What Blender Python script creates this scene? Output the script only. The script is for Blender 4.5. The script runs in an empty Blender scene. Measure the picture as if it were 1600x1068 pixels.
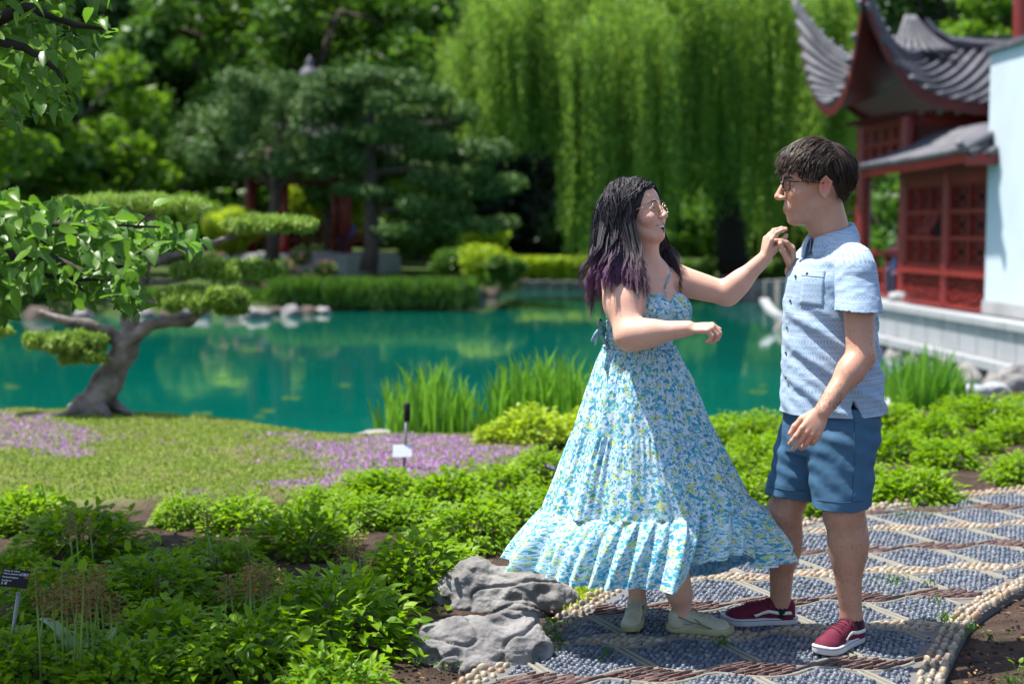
import bpy, bmesh, math, random
import numpy as np
from mathutils import Vector, Matrix, Euler, noise as mnoise
R = math.radians
PI = math.pi
random.seed(7)
rng = np.random.default_rng(7)
SC = bpy.context.scene
COL = SC.collection

# ------------------------------------------------------------------ camera
CAM_H, FPX, PITCH = 1.45, 2222.0, math.atan(176 / 2222.0)
cd = bpy.data.cameras.new('camera')
cd.lens = 50; cd.sensor_width = 36; cd.clip_start = 0.05; cd.clip_end = 600
cd.dof.use_dof = True; cd.dof.focus_distance = 4.97; cd.dof.aperture_fstop = 2.0
cam = bpy.data.objects.new('camera', cd); COL.objects.link(cam)
cam.location = (0, 0, CAM_H); cam.rotation_euler = (R(90) - PITCH, 0, 0)
SC.camera = cam

# ------------------------------------------------------------------ light
SUN_TO = Vector((-0.36, 0.08, 0.93)).normalized()
sun_el = math.asin(SUN_TO.z)
wd = bpy.data.worlds.new('World'); SC.world = wd; wd.use_nodes = True
wn = wd.node_tree.nodes; bg = wn['Background']
sky = wn.new('ShaderNodeTexSky'); sky.sky_type = 'NISHITA'; sky.sun_disc = False
sky.sun_elevation = sun_el
sky.sun_rotation = math.atan2(SUN_TO.x, SUN_TO.y)
sky.air_density = 1.0; sky.dust_density = 1.6
wd.node_tree.links.new(sky.outputs[0], bg.inputs[0]); bg.inputs[1].default_value = 0.115
sl = bpy.data.lights.new('sun', 'SUN'); sl.energy = 5.0; sl.angle = R(0.55); sl.color = (1.0, 0.955, 0.88)
so = bpy.data.objects.new('sun', sl); COL.objects.link(so)
so.rotation_euler = SUN_TO.to_track_quat('Z', 'Y').to_euler(); so.location = (-10, 10, 30)
SC.view_settings.view_transform = 'Standard'; SC.view_settings.look = 'None'
SC.view_settings.gamma = 1; SC.view_settings.exposure = 1.05
try: SC.view_settings.use_curve_mapping = False
except Exception: pass
SC.cycles.max_bounces = 7; SC.cycles.transparent_max_bounces = 6
SC.cycles.transmission_bounces = 4; SC.cycles.diffuse_bounces = 3; SC.cycles.glossy_bounces = 3
SC.cycles.caustics_reflective = False; SC.cycles.caustics_refractive = False
SC.cycles.use_denoising = True
SC.cycles.sample_clamp_indirect = 6

def at(px, py, Y):
    """point of the place seen at a photograph position, at distance Y"""
    dx = (px - 800) / FPX; dy = (534 - py) / FPX
    c, s = math.cos(PITCH), math.sin(PITCH)
    d = Vector((dx, c + dy * s, -s + dy * c))
    return Vector((0, 0, CAM_H)) + d * (Y / d.y)
def at_z(px, py, z):
    dx = (px - 800) / FPX; dy = (534 - py) / FPX
    c, s = math.cos(PITCH), math.sin(PITCH)
    d = Vector((dx, c + dy * s, -s + dy * c))
    return Vector((0, 0, CAM_H)) + d * ((z - CAM_H) / d.z)

# ------------------------------------------------------------------ object helpers
def tag(o, label=None, cat=None, group=None, kind=None):
    if label: o['label'] = label
    if cat: o['category'] = cat
    if group: o['group'] = group
    if kind: o['kind'] = kind
    return o
def empty(name, loc=(0, 0, 0), label=None, cat=None, group=None, rz=0.0):
    o = bpy.data.objects.new(name, None); COL.objects.link(o)
    o.location = loc; o.rotation_euler = (0, 0, rz); o.empty_display_size = .1
    return tag(o, label, cat, group)
def link(name, me, parent=None, mat=None, loc=None, rot=None, scl=None):
    o = bpy.data.objects.new(name, me); COL.objects.link(o)
    if mat is not None and len(me.materials) == 0: me.materials.append(mat)
    if parent is not None: o.parent = parent
    if loc is not None: o.location = loc
    if rot is not None: o.rotation_euler = rot
    if scl is not None: o.scale = scl
    return o
def local(o, root):
    """object built in world space put under a root that stands elsewhere"""
    o.parent = root
    o.matrix_parent_inverse = root_matrix(root).inverted()
    return o
def root_matrix(root):
    return Matrix.LocRotScale(root.location, root.rotation_euler, root.scale)
def copy_tree(o, parent=None):
    c = o.copy(); COL.objects.link(c)
    if parent is not None: c.parent = parent
    for ch in o.children: copy_tree(ch, c)
    return c
def np_mesh(name, V, F, smooth=False, col=None, uv=None):
    """V (n,3); F (m,3|4) array or list of faces; col (n,3) vertex colour"""
    me = bpy.data.meshes.new(name)
    V = np.asarray(V, dtype=np.float32)
    if isinstance(F, np.ndarray):
        k = F.shape[1]
        me.vertices.add(len(V)); me.vertices.foreach_set('co', V.ravel())
        me.loops.add(F.size); me.loops.foreach_set('vertex_index', F.astype(np.int32).ravel())
        me.polygons.add(len(F)); me.polygons.foreach_set('loop_start', np.arange(0, F.size, k, dtype=np.int32))
        me.update(calc_edges=True)
    else:
        me.from_pydata([tuple(v) for v in V.tolist()], [], F)
    if col is not None:
        a = me.attributes.new('tint', 'FLOAT_COLOR', 'POINT')
        c4 = np.ones((len(V), 4), dtype=np.float32); c4[:, :3] = col
        a.data.foreach_set('color', c4.ravel())
    if uv is not None:
        u = me.uv_layers.new(name='UVMap')
        idx = np.empty(len(me.loops), dtype=np.int32); me.loops.foreach_get('vertex_index', idx)
        u.data.foreach_set('uv', np.asarray(uv, dtype=np.float32)[idx].ravel())
    if smooth: me.polygons.foreach_set('use_smooth', np.ones(len(me.polygons), dtype=bool))
    me.validate(verbose=False); me.update()
    return me

class MB:
    """collects plain shapes into one mesh"""
    def __init__(s): s.v = []; s.f = []; s.n = 0
    def add(s, vs, fs):
        b = s.n; s.v += [tuple(v) for v in vs]; s.f += [tuple(i + b for i in f) for f in fs]; s.n += len(vs)
    def box(s, c, d, rot=None, bev=0.0):
        x, y, z = d[0] / 2, d[1] / 2, d[2] / 2
        vs = [Vector((sx * x, sy * y, sz * z)) for sz in (-1, 1) for sy in (-1, 1) for sx in (-1, 1)]
        if rot is not None:
            m = rot if isinstance(rot, Matrix) else Euler(rot).to_matrix()
            vs = [m @ v for v in vs]
        vs = [v + Vector(c) for v in vs]
        s.add(vs, [(0, 2, 3, 1), (4, 5, 7, 6), (0, 1, 5, 4), (2, 6, 7, 3), (0, 4, 6, 2), (1, 3, 7, 5)])
    def bar(s, a, b, w, h=None, up=(0, 0, 1)):
        a = Vector(a); b = Vector(b); h = w if h is None else h
        d = (b - a).normalized(); r = d.cross(Vector(up))
        if r.length < 1e-4: r = d.cross(Vector((1, 0, 0)))
        r.normalize(); u = r.cross(d)
        vs = [p + r * (sx * w / 2) + u * (sz * h / 2) for p in (a, b) for sx, sz in ((-1, -1), (1, -1), (1, 1), (-1, 1))]
        s.add(vs, [(0, 3, 2, 1), (4, 5, 6, 7), (0, 1, 5, 4), (1, 2, 6, 5), (2, 3, 7, 6), (3, 0, 4, 7)])
    def tube(s, pts, rad, seg=8, cap=True):
        pts = [Vector(p) for p in pts]; n = len(pts)
        if not hasattr(rad, '__len__'): rad = [rad] * n
        up = Vector((0.13, 0.21, 1)).normalized(); rings = []
        prev = None
        for i, p in enumerate(pts):
            d = (pts[min(i + 1, n - 1)] - pts[max(i - 1, 0)])
            if d.length < 1e-9: d = Vector((0, 0, 1))
            d.normalize()
            if prev is None:
                r = d.cross(up)
                if r.length < .1: r = d.cross(Vector((1, 0, 0)))
            else: r = prev - d * prev.dot(d)
            r.normalize(); prev = r; q = d.cross(r)
            rings.append([p + (r * math.cos(t) + q * math.sin(t)) * rad[i] for t in [2 * PI * k / seg for k in range(seg)]])
        vs = [v for rg in rings for v in rg]; fs = []
        for i in range(n - 1):
            for k in range(seg):
                k2 = (k + 1) % seg
                fs.append((i * seg + k, i * seg + k2, (i + 1) * seg + k2, (i + 1) * seg + k))
        if cap:
            fs.append(tuple(range(seg - 1, -1, -1))); fs.append(tuple((n - 1) * seg + k for k in range(seg)))
        s.add(vs, fs)
    def lathe(s, prof, c=(0, 0, 0), seg=16):
        vs = []; fs = []
        for r, z in prof:
            for k in range(seg):
                t = 2 * PI * k / seg; vs.append((c[0] + r * math.cos(t), c[1] + r * math.sin(t), c[2] + z))
        for i in range(len(prof) - 1):
            for k in range(seg):
                k2 = (k + 1) % seg; fs.append((i * seg + k, i * seg + k2, (i + 1) * seg + k2, (i + 1) * seg + k))
        fs.append(tuple(range(seg - 1, -1, -1))); fs.append(tuple((len(prof) - 1) * seg + k for k in range(seg)))
        s.add(vs, fs)
    def mesh(s, name, smooth=False):
        me = bpy.data.meshes.new(name); me.from_pydata(s.v, [], s.f); me.update()
        if smooth: me.polygons.foreach_set('use_smooth', [True] * len(me.polygons))
        return me
    def build(s, name, mat, parent=None, smooth=False, world_root=None):
        me = s.mesh(name, smooth)
        o = link(name, me, parent, mat)
        if world_root is not None: local(o, world_root)
        return o

ORD = ['leftmost', 'second from the left', 'third from the left', 'fourth from the left', 'fifth from the left', 'sixth from the left', 'seventh from the left', 'eighth from the left', 'ninth from the left', 'tenth from the left', 'eleventh from the left', 'twelfth from the left', 'thirteenth from the left', 'fourteenth from the left', 'fifteenth from the left', 'sixteenth from the left', 'seventeenth from the left', 'eighteenth from the left', 'nineteenth from the left', 'twentieth from the left']
def by_order(objs, text, px=None):
    """labels things of one row by their place in it"""
    key = px or (lambda o: o.location.x / max(o.location.y, .1))
    s = sorted(objs, key=key)
    for i, o in enumerate(s): o['label'] = (ORD[i] if i < len(s) - 1 else 'rightmost') + ' ' + text
def bevel(o, w=0.01, seg=2):
    m = o.modifiers.new('bevel', 'BEVEL'); m.width = w; m.segments = seg; m.limit_method = 'ANGLE'; m.angle_limit = R(35)
    return o

# ------------------------------------------------------------------ material helper
class NT:
    def __init__(s, name):
        s.m = bpy.data.materials.new(name); s.m.use_nodes = True
        s.t = s.m.node_tree; s.b = s.t.nodes['Principled BSDF']; s.out = s.t.nodes['Material Output']
    def n(s, typ, ins=None, **kw):
        nd = s.t.nodes.new('ShaderNode' + typ)
        for k, v in kw.items(): setattr(nd, k, v)
        if ins:
            for k, v in ins.items():
                i = nd.inputs[k]
                if hasattr(v, 'is_output') or isinstance(v, bpy.types.NodeSocket): s.t.links.new(v, i)
                else: i.default_value = v
        return nd
    def l(s, a, b): s.t.links.new(a, b)
    def math(s, op, a, b=0.0, c=None, clamp=False):
        ins = {0: a, 1: b}
        if c is not None: ins[2] = c
        nd = s.n('Math', ins, operation=op); nd.use_clamp = clamp
        return nd.outputs[0]
    def mix(s, f, a, b, blend='MIX'):
        nd = s.t.nodes.new('ShaderNodeMix'); nd.data_type = 'RGBA'; nd.blend_type = blend
        for i, v in ((0, f), (6, a), (7, b)):
            if isinstance(v, bpy.types.NodeSocket): s.t.links.new(v, nd.inputs[i])
            else: nd.inputs[i].default_value = v if i == 0 else (tuple(v) + (1,))[:4]
        return nd.outputs[2]
    def ramp(s, f, stops, interp='LINEAR'):
        nd = s.t.nodes.new('ShaderNodeValToRGB'); s.t.links.new(f, nd.inputs[0])
        cr = nd.color_ramp; cr.interpolation = interp
        while len(cr.elements) < len(stops): cr.elements.new(.5)
        for e, (p, c) in zip(cr.elements, stops):
            e.position = p; e.color = (tuple(c) + (1,))[:4] if hasattr(c, '__len__') else (c, c, c, 1)
        return nd.outputs[0]
    def noise(s, scale, detail=4, rough=.55, vec=None, out=0, dist=0.0, typ='Noise'):
        nd = s.n('TexNoise', {'Scale': scale, 'Detail': detail, 'Roughness': rough, 'Distortion': dist})
        if vec is not None: s.l(vec, nd.inputs['Vector'])
        return nd.outputs[out]
    def obj(s): return s.n('TexCoord').outputs['Object']
    def geo(s): return s.n('NewGeometry').outputs['Position']
    def attr(s, name='tint'): return s.n('Attribute', attribute_name=name).outputs['Color']
    def bump(s, h, strength=.3, dist=.01, prev=None):
        nd = s.n('Bump', {'Strength': strength, 'Distance': dist, 'Height': h})
        if prev is not None: s.l(prev, nd.inputs['Normal'])
        return nd.outputs[0]
    def set(s, **kw):
        for k, v in kw.items():
            k = {'color': 'Base Color', 'rough': 'Roughness', 'metal': 'Metallic', 'normal': 'Normal', 'spec': 'Specular IOR Level',
                 'sss': 'Subsurface Weight', 'alpha': 'Alpha', 'trans': 'Transmission Weight', 'ior': 'IOR', 'sheen': 'Sheen Weight', 'coat': 'Coat Weight'}.get(k, k)
            i = s.b.inputs[k]
            if isinstance(v, bpy.types.NodeSocket): s.l(v, i)
            elif k == 'Base Color': i.default_value = (tuple(v) + (1,))[:4]
            else: i.default_value = v
        return s
    def translucent(s, color, w):
        tr = s.n('BsdfTranslucent')
        if isinstance(color, bpy.types.NodeSocket): s.l(color, tr.inputs[0])
        else: tr.inputs[0].default_value = (tuple(color) + (1,))[:4]
        mx = s.n('MixShader', {0: w}); s.l(s.b.outputs[0], mx.inputs[1]); s.l(tr.outputs[0], mx.inputs[2])
        s.l(mx.outputs[0], s.out.inputs[0])
        return s
M = {}
def simple(name, color, rough=.6, var=.25, scale=8, bump=.15, bscale=40, bdist=.005, metal=0, spec=.4, two=None):
    m = NT(name); p = m.geo()
    n1 = m.noise(scale, 5, .6, p)
    c2 = two or tuple(c * (1 - var) for c in color)
    c = m.mix(m.ramp(n1, [(.35, 0.0), (.65, 1.0)]), color, c2)
    b = m.bump(m.noise(bscale, 4, .6, p), bump, bdist)
    m.set(color=c, rough=rough, normal=b, metal=metal, spec=spec)
    M[name] = m.m
    return m.m
def leaf_mat(name, c1, c2, trans=.35, rough=.45, tcol=None, spec=.4):
    """leaf colour = tint attribute value mixes two leaf colours"""
    m = NT(name); a = m.attr()
    sp = m.n('SeparateColor', {0: a})
    oi = m.n('ObjectInfo')
    f = m.math('ADD', sp.outputs[0], m.math('MULTIPLY', oi.outputs['Random'], .18), clamp=True)
    c = m.mix(f, c1, c2)
    m.set(color=c, rough=rough, spec=spec)
    t = m.mix(.5, c, tcol or tuple(min(1, x * 2.2) for x in c2), 'MIX')
    m.translucent(t, trans)
    M[name] = m.m
    return m.m
# ------------------------------------------------------------------ ground, path, water
WATER_Z = -0.85
def sstep(a, b, x):
    t = np.clip((x - a) / (b - a), 0, 1); return t * t * (3 - 2 * t)
SHX = [-30, -8, -4.2, -2.6, -1.6, -1.1, -0.6, 0.3, 1.6, 2.6, 3.6, 5, 6.5, 9, 30]
SHY = [11.2, 10.9, 10.7, 10.4, 9.75, 9.55, 9.6, 10.0, 10.5, 11.6, 12.6, 13.2, 13.2, 13.5, 14]
FSX = [-60, -30, -14.3, -7.4, -3.6, -2.2, -1.0, .3, 3.5, 6, 8, 40]
FSY = [38, 38, 38.2, 38.8, 41.5, 43.5, 47.5, 54.5, 56, 55, 53, 53]
def path_uv(x, y):
    c, s = math.cos(R(10)), math.sin(R(10)); return c * x + s * y, -s * x + c * y
def path_xy(u, v):
    c, s = math.cos(R(10)), math.sin(R(10)); return c * u - s * v, s * u + c * v
LEFT = [(-.75, 3.0), (-.5, 3.7), (-.3, 4.2), (-.084, 4.66), (.165, 5.22), (.413, 5.73), (.86, 6.35), (1.437, 6.99), (1.86, 7.35), (2.54, 7.75), (3.5, 8.1), (5.0, 8.4), (7, 8.6)]
RIGHT = [(.95, 3.0), (1.15, 3.7), (1.30, 4.2), (1.421, 4.557), (1.629, 5.019), (1.716, 5.188), (1.941, 5.508), (2.10, 5.68), (2.6, 6.15), (3.5, 6.6), (5.0, 6.95), (7, 7.2)]
def resample(P, step):
    P = [Vector((a, b, 0)) for a, b in P]
    # catmull-rom then even spacing
    out = []
    for i in range(len(P) - 1):
        p0 = P[max(i - 1, 0)]; p1 = P[i]; p2 = P[i + 1]; p3 = P[min(i + 2, len(P) - 1)]
        for k in range(20):
            t = k / 20
            out.append(.5 * ((2 * p1) + (p2 - p0) * t + (2 * p0 - 5 * p1 + 4 * p2 - p3) * t * t + (3 * p1 - p0 - 3 * p2 + p3) * t ** 3))
    out.append(P[-1])
    res = [out[0]]; acc = 0
    for a, b in zip(out[:-1], out[1:]):
        acc += (b - a).length
        if acc >= step: res.append(b); acc = 0
    return res
LS = resample(LEFT, .06); RS = resample(RIGHT, .06)
POLY = np.array([(p.x, p.y) for p in resample(LEFT, .16)] + [(p.x, p.y) for p in reversed(resample(RIGHT, .16))])
def in_poly(x, y, P=POLY):
    x = np.asarray(x, float); y = np.asarray(y, float); r = np.zeros(x.shape, bool)
    j = len(P) - 1
    for i in range(len(P)):
        xi, yi = P[i]; xj, yj = P[j]
        c = ((yi > y) != (yj > y)) & (x < (xj - xi) * (y - yi) / (yj - yi + 1e-12) + xi)
        r ^= c; j = i
    return r
def dist_path(x, y):
    x = np.asarray(x, float); y = np.asarray(y, float); d = np.full(x.shape, 1e9)
    n = len(POLY)
    for i in range(n):
        a = POLY[i]; b = POLY[(i + 1) % n]; ab = b - a; L = (ab ** 2).sum() + 1e-12
        t = np.clip(((x - a[0]) * ab[0] + (y - a[1]) * ab[1]) / L, 0, 1)
        d = np.minimum(d, np.hypot(x - a[0] - t * ab[0], y - a[1] - t * ab[1]))
    return d
GX = np.arange(-2.0, 7.6, .015); GY = np.arange(2.8, 9.2, .015)
_gx, _gy = np.meshgrid(GX, GY)
SDP = dist_path(_gx, _gy) * np.where(in_poly(_gx, _gy), 1, -1)      # looked up below: distance inside the path's edge
def look(x, y):
    x = np.asarray(x, float); y = np.asarray(y, float)
    i = np.clip(np.round((x - GX[0]) / .015).astype(int), 0, len(GX) - 1); j = np.clip(np.round((y - GY[0]) / .015).astype(int), 0, len(GY) - 1)
    return np.where((x < GX[0]) | (x > GX[-1]) | (y < GY[0]) | (y > GY[-1]), -1.0, SDP[j, i])
in_poly = lambda x, y: look(x, y) > 0
dist_path = lambda x, y: np.abs(look(x, y))
def vnoise(x, y, s, seed=0):
    """cheap smooth 2-D noise"""
    r = np.random.default_rng(seed); o = 0; 
    for k in range(6):
        a = r.uniform(0, 2 * PI); f = s * r.uniform(.6, 1.9); p = r.uniform(0, 6.28)
        o = o + np.sin((x * math.cos(a) + y * math.sin(a)) * f + p)
    return o / 6
def lawn_mask(x, y):
    # the thyme lawn: far side of the bed on the left, ends near X=0.1
    near = np.interp(x, [-12, -3.4, -2.2, -1.2, -.75, -.4, 0.05, .4], [6.9, 7.1, 7.15, 7.5, 7.8, 8.1, 8.6, 9.9])
    return sstep(-.12, .12, y - near + .06 * vnoise(x, y, 6, 3)) * sstep(.25, .0, x - .15)
def ground_h(x, y):
    x = np.asarray(x, float); y = np.asarray(y, float)
    sh = np.interp(x, SHX, SHY); fs = np.interp(x, FSX, FSY)
    inside = in_poly(x, y); dp = dist_path(x, y)
    bed = .02 * vnoise(x, y, 3.1, 1) + .012 * vnoise(x, y, 11, 2)
    lm = lawn_mask(x, y)
    z = bed + lm * (.05 + .05 * np.exp(-((x + 3.0) ** 2 + (y - 10.3) ** 2) / 2.2) + .01 * vnoise(x, y, 9, 5)) - (1 - lm) * .0
    z = np.where(inside, -.035, z * sstep(.0, .35, dp) - .03 * sstep(.25, 0.02, dp))
    z = z - 1.7 * sstep(0, 1.9, y - sh)
    zf = WATER_Z - .6 + .95 * sstep(-1.2, 1.0, y - fs) + .5 * sstep(1, 7, y - fs) + .12 * vnoise(x, y, .5, 8) * sstep(1, 6, y - fs) + 1.6 * sstep(12, 60, y - fs)
    z = np.where(y > 25, zf, z)
    return z
def axis(segs):
    out = []
    for a, b, s in segs: out += list(np.arange(a, b, s))
    return np.array(out + [segs[-1][1]])
xs = axis([(-300, -60, 30), (-60, -12, 4), (-12, -5, .5), (-5, 5, .10), (5, 12, .4), (12, 60, 4), (60, 300, 30)])
ys = axis([(-40, 2, 3), (2, 3.4, .3), (3.4, 12.6, .09), (12.6, 16, .3), (16, 34, 3), (34, 60, .8), (60, 100, 4), (100, 500, 40)])
XX, YY = np.meshgrid(xs, ys)
ZZ = ground_h(XX.ravel(), YY.ravel()).reshape(XX.shape)
nx, ny = len(xs), len(ys)
V = np.stack([XX.ravel(), YY.ravel(), ZZ.ravel()], 1)
ii = (np.arange(ny - 1)[:, None] * nx + np.arange(nx - 1)[None, :]).ravel()
F = np.stack([ii, ii + 1, ii + nx + 1, ii + nx], 1)
lm = lawn_mask(V[:, 0], V[:, 1]); lm = np.where(V[:, 1] > np.interp(V[:, 0], SHX, SHY) + .35, 0, lm)
fb = sstep(24, 26, V[:, 1])
m = NT('soil'); p = m.geo(); at_ = m.n('SeparateColor', {0: m.attr()})
n1 = m.noise(9, 6, .65, p); n2 = m.noise(60, 4, .7, p); n3 = m.noise(2.2, 3, .5, p)
soil = m.mix(m.ramp(n1, [(.3, 0.), (.7, 1.)]), (.028, .018, .013), (.085, .058, .045))
soil = m.mix(m.ramp(n2, [(.60, 0.), (.75, 1.)]), soil, (.15, .115, .09))
g = m.mix(m.ramp(n1, [(.35, 0.), (.65, 1.)]), (.060, .095, .018), (.15, .20, .045))
g = m.mix(m.ramp(n3, [(.45, 0.), (.7, 1.)]), g, (.16, .13, .08))
th = m.mix(m.ramp(n2, [(.42, 0.), (.55, 1.)]), g, (.30, .16, .36))
lawn = m.mix(m.math('MULTIPLY', at_.outputs[1], m.ramp(n1, [(.3, .2), (.6, .9)])), g, th)
far = m.mix(n3, (.030, .055, .012), (.06, .09, .02))
c = m.mix(at_.outputs[0], soil, lawn); c = m.mix(at_.outputs[2], c, far)
b = m.bump(n2, .8, .02); b = m.bump(n1, .8, .05, b)
m.set(color=c, rough=.95, normal=b, spec=.15); M['soil'] = m.m
def purple(x, y):
    v = sstep(.16, .50, vnoise(x, y, 2.6, 21) + .45 * vnoise(x, y, 9, 22) + .15 * np.clip(-x - 2.2, 0, 1.5))
    pa = np.exp(-(((x + .55) / .62) ** 2 + ((y - 9.0) / .62) ** 2) ** 2) * 1.6      # the dense drift behind the stake
    return np.clip(v * .8 + pa, 0, 1)
pm = purple(V[:, 0], V[:, 1])
g_o = link('ground', np_mesh('ground', V, F, True, np.stack([lm, pm, fb], 1)), None, M['soil']); tag(g_o, kind='structure')

# water ---------------------------------------------------------------
m = NT('pond_water'); p = m.geo()
mp = m.n('Mapping', {'Vector': p, 'Scale': (1.0, .38, 1)})
n1 = m.noise(1.1, 3, .5, mp.outputs[0]); n2 = m.noise(6, 3, .5, mp.outputs[0])
b = m.bump(n1, .16, .04); b = m.bump(n2, .10, .008, b)
c = m.mix(m.noise(.25, 2, .5, p), (.0, .066, .052), (.0, .112, .082))
m.set(color=c, rough=.35, spec=0.0, normal=b)
gl = m.n('BsdfGlossy', {'Color': (1, 1, 1, 1), 'Roughness': .05, 'Normal': b})
lw = m.n('Fresnel', {'IOR': 1.33, 'Normal': b})
fac = m.math('MULTIPLY', lw.outputs[0], 1.12, clamp=True)
mx = m.n('MixShader', {0: fac}); m.l(m.b.outputs[0], mx.inputs[1]); m.l(gl.outputs[0], mx.inputs[2]); m.l(mx.outputs[0], m.out.inputs[0])
M['water'] = m.m
W = MB(); W.add([(-120, 9, WATER_Z), (120, 9, WATER_Z), (120, 62, WATER_Z), (-120, 62, WATER_Z)], [(0, 1, 2, 3)])
tag(W.build('water', M['water']), kind='structure')

# path ------------------------------------------------------------------
m = NT('path_mortar'); p = m.geo()
c = m.mix(m.noise(20, 5, .6, p), (.15, .145, .12), (.27, .255, .215)); m.set(color=c, rough=.9, normal=m.bump(m.noise(180, 3, .6, p), .4, .004), spec=.2); M['mortar'] = m.m
m = NT('path_bed'); m.set(color=m.mix(m.noise(30, 4, .6, m.geo()), (.10, .10, .10), (.16, .155, .15)), rough=.95, spec=.15); M['bedm'] = m.m
base = MB()
n = min(len(LS), 400)
A = resample(LEFT, .06); B = resample(RIGHT, .06)
def lerp_poly(P, t):
    k = t * (len(P) - 1); i = min(int(k), len(P) - 2); return P[i].lerp(P[i + 1], k - i)
K = 90
for k in range(K + 1):
    a = lerp_poly(A, k / K); b_ = lerp_poly(B, k / K)
    base.v += [(a.x, a.y, -.06), (a.x, a.y, 0.0), (b_.x, b_.y, 0.0), (b_.x, b_.y, -.06)]
for k in range(K):
    i = 4 * k
    base.f += [(i, i + 1, i + 5, i + 4), (i + 1, i + 2, i + 6, i + 5), (i + 2, i + 3, i + 7, i + 6)]
base.n = len(base.v)
path = base.build('path', M['bedm']); tag(path, kind='structure')
U0, DU, VR, DV = 3.035, .36, 5.983, .40       # strip line, cell width, a red band, row pitch
LENS = .078
def lens_half(u, side):   # half height of the lens band: zero at cell middles, largest at the strips
    t = ((u - U0 + side * .03) / DU) % 1.0     # 0 at a strip
    return LENS * (abs(np.cos(PI * t)) ** 1.3) * 1.0
def row_pos(v):           # index of nearest band and signed distance
    k = np.round((v - VR) / DV); return k, v - VR - k * DV
# every cell and lens gets its own raised mortar frame: thin ribs along the curves and strips
ribs = MB()
def rib_pts(pts, w=.009, z=.0065):
    L = []
    for i, (x, y) in enumerate(pts):
        a = pts[max(i - 1, 0)]; b = pts[min(i + 1, len(pts) - 1)]
        d = Vector((b[0] - a[0], b[1] - a[1], 0)).normalized(); nrm = Vector((-d.y, d.x, 0)) * w / 2
        L += [(x + nrm.x, y + nrm.y, 0.0), (x + nrm.x * .7, y + nrm.y * .7, z), (x - nrm.x * .7, y - nrm.y * .7, z), (x - nrm.x, y - nrm.y, 0.0)]
    fs = []
    for i in range(len(pts) - 1):
        for k in range(3): fs.append((4 * i + k, 4 * i + k + 1, 4 * i + 5 + k, 4 * i + 4 + k))
    fs = [tuple(reversed(f)) for f in fs]
    ribs.add(L, fs)
SDL = SDP.tolist()
def inside1(x, y):
    i = int(round((x - GX[0]) / .015)); j = int(round((y - GY[0]) / .015))
    return 0 <= i < len(GX) and 0 <= j < len(GY) and SDL[j][i] > .10
for k in range(-9, 9):
    v0 = VR + k * DV
    for side in (1, -1):
        run = []
        for u in np.arange(-.8, 8.5, .03):
            x, y = path_xy(u, v0 + side * (lens_half(u, side) + .006)); x, y = float(x), float(y)
            if y < 9 and y > 3.3 and inside1(x, y): run.append((x, y))
            else:
                if len(run) > 2: rib_pts(run)
                run = []
        if len(run) > 2: rib_pts(run)
    for j in range(-12, 20):
        for off in (-.012, .014):
            run = []
            for t in np.linspace(0, 1, 7):
                va = v0 + LENS + (DV - 2 * LENS) * t
                x, y = path_xy(U0 + j * DU + off + .03 * (1 - 2 * t), va)
                if 3.3 < y < 9 and inside1(x, y): run.append((x, y))
            if len(run) > 2: rib_pts(run, .010)
tag(ribs.build('mortar_ribs', M['mortar'], path, True), kind='stuff')

def pebble_mesh(name, seg=7, rings=3):
    """upper part of a rounded pebble, radius 1"""
    vs = [(0, 0, 1)]; fs = []
    for r in range(1, rings + 1):
        a = PI * .62 * r / rings
        for k in range(seg):
            t = 2 * PI * (k + .5 * (r % 2)) / seg; vs.append((math.sin(a) * math.cos(t), math.sin(a) * math.sin(t), math.cos(a)))
    for k in range(seg): fs.append((0, 1 + k, 1 + (k + 1) % seg))
    for r in range(1, rings):
        b0 = 1 + (r - 1) * seg; b1 = 1 + r * seg
        for k in range(seg):
            k2 = (k + 1) % seg
            if r % 2 == 1: fs += [(b0 + k, b1 + k, b0 + k2), (b0 + k2, b1 + k, b1 + k2)]
            else: fs += [(b0 + k, b1 + k, b1 + k2), (b0 + k, b1 + k2, b0 + k2)]
    return np.array(vs, np.float32), np.array(fs, np.int32)
def scatter_mesh(name, bv, bf, pos, rot, scl, mat, parent, col, smooth=True, tilt=None):
    """joins many transformed copies of a small mesh into one"""
    n = len(pos); c, s = np.cos(rot), np.sin(rot)
    P = bv[None] * scl[:, None, :]
    if tilt is not None:
        ct, st = np.cos(tilt)[:, None], np.sin(tilt)[:, None]
        y = P[..., 1] * ct - P[..., 2] * st; z = P[..., 1] * st + P[..., 2] * ct
        P = np.stack([P[..., 0], y, z], -1)
    x = P[..., 0] * c[:, None] - P[..., 1] * s[:, None]; y = P[..., 0] * s[:, None] + P[..., 1] * c[:, None]
    P = np.stack([x, y, P[..., 2]], -1) + pos[:, None, :]
    Fq = bf[None] + (np.arange(n) * len(bv))[:, None, None]
    C = np.repeat(col, len(bv), 0)
    me = np_mesh(name, P.reshape(-1, 3), Fq.reshape(-1, bf.shape[1]), smooth, C)
    o = link(name, me, parent, mat); return o
def pebble_mat(name, stops, rough=.45, spots=.0):
    m = NT(name); a = m.n('SeparateColor', {0: m.attr()}); oi = m.n('ObjectInfo'); p = m.geo()
    f = m.math('FRACT', m.math('ADD', a.outputs[0], oi.outputs['Random']))
    c = m.ramp(f, stops); c = m.mix(m.math('MULTIPLY', m.noise(90, 4, .6, p), .5), c, tuple(np.array(stops[0][1]) * .6))
    m.set(color=c, rough=rough, spec=.5, normal=m.bump(m.noise(260, 3, .6, p), .15, .002)); M[name] = m.m
    return m.m
pebble_mat('dark_pebble', [(0, (.040, .055, .085)), (.35, (.075, .095, .135)), (.7, (.13, .155, .20)), (.93, (.19, .21, .25)), (1, (.26, .24, .23))], .38)
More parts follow.
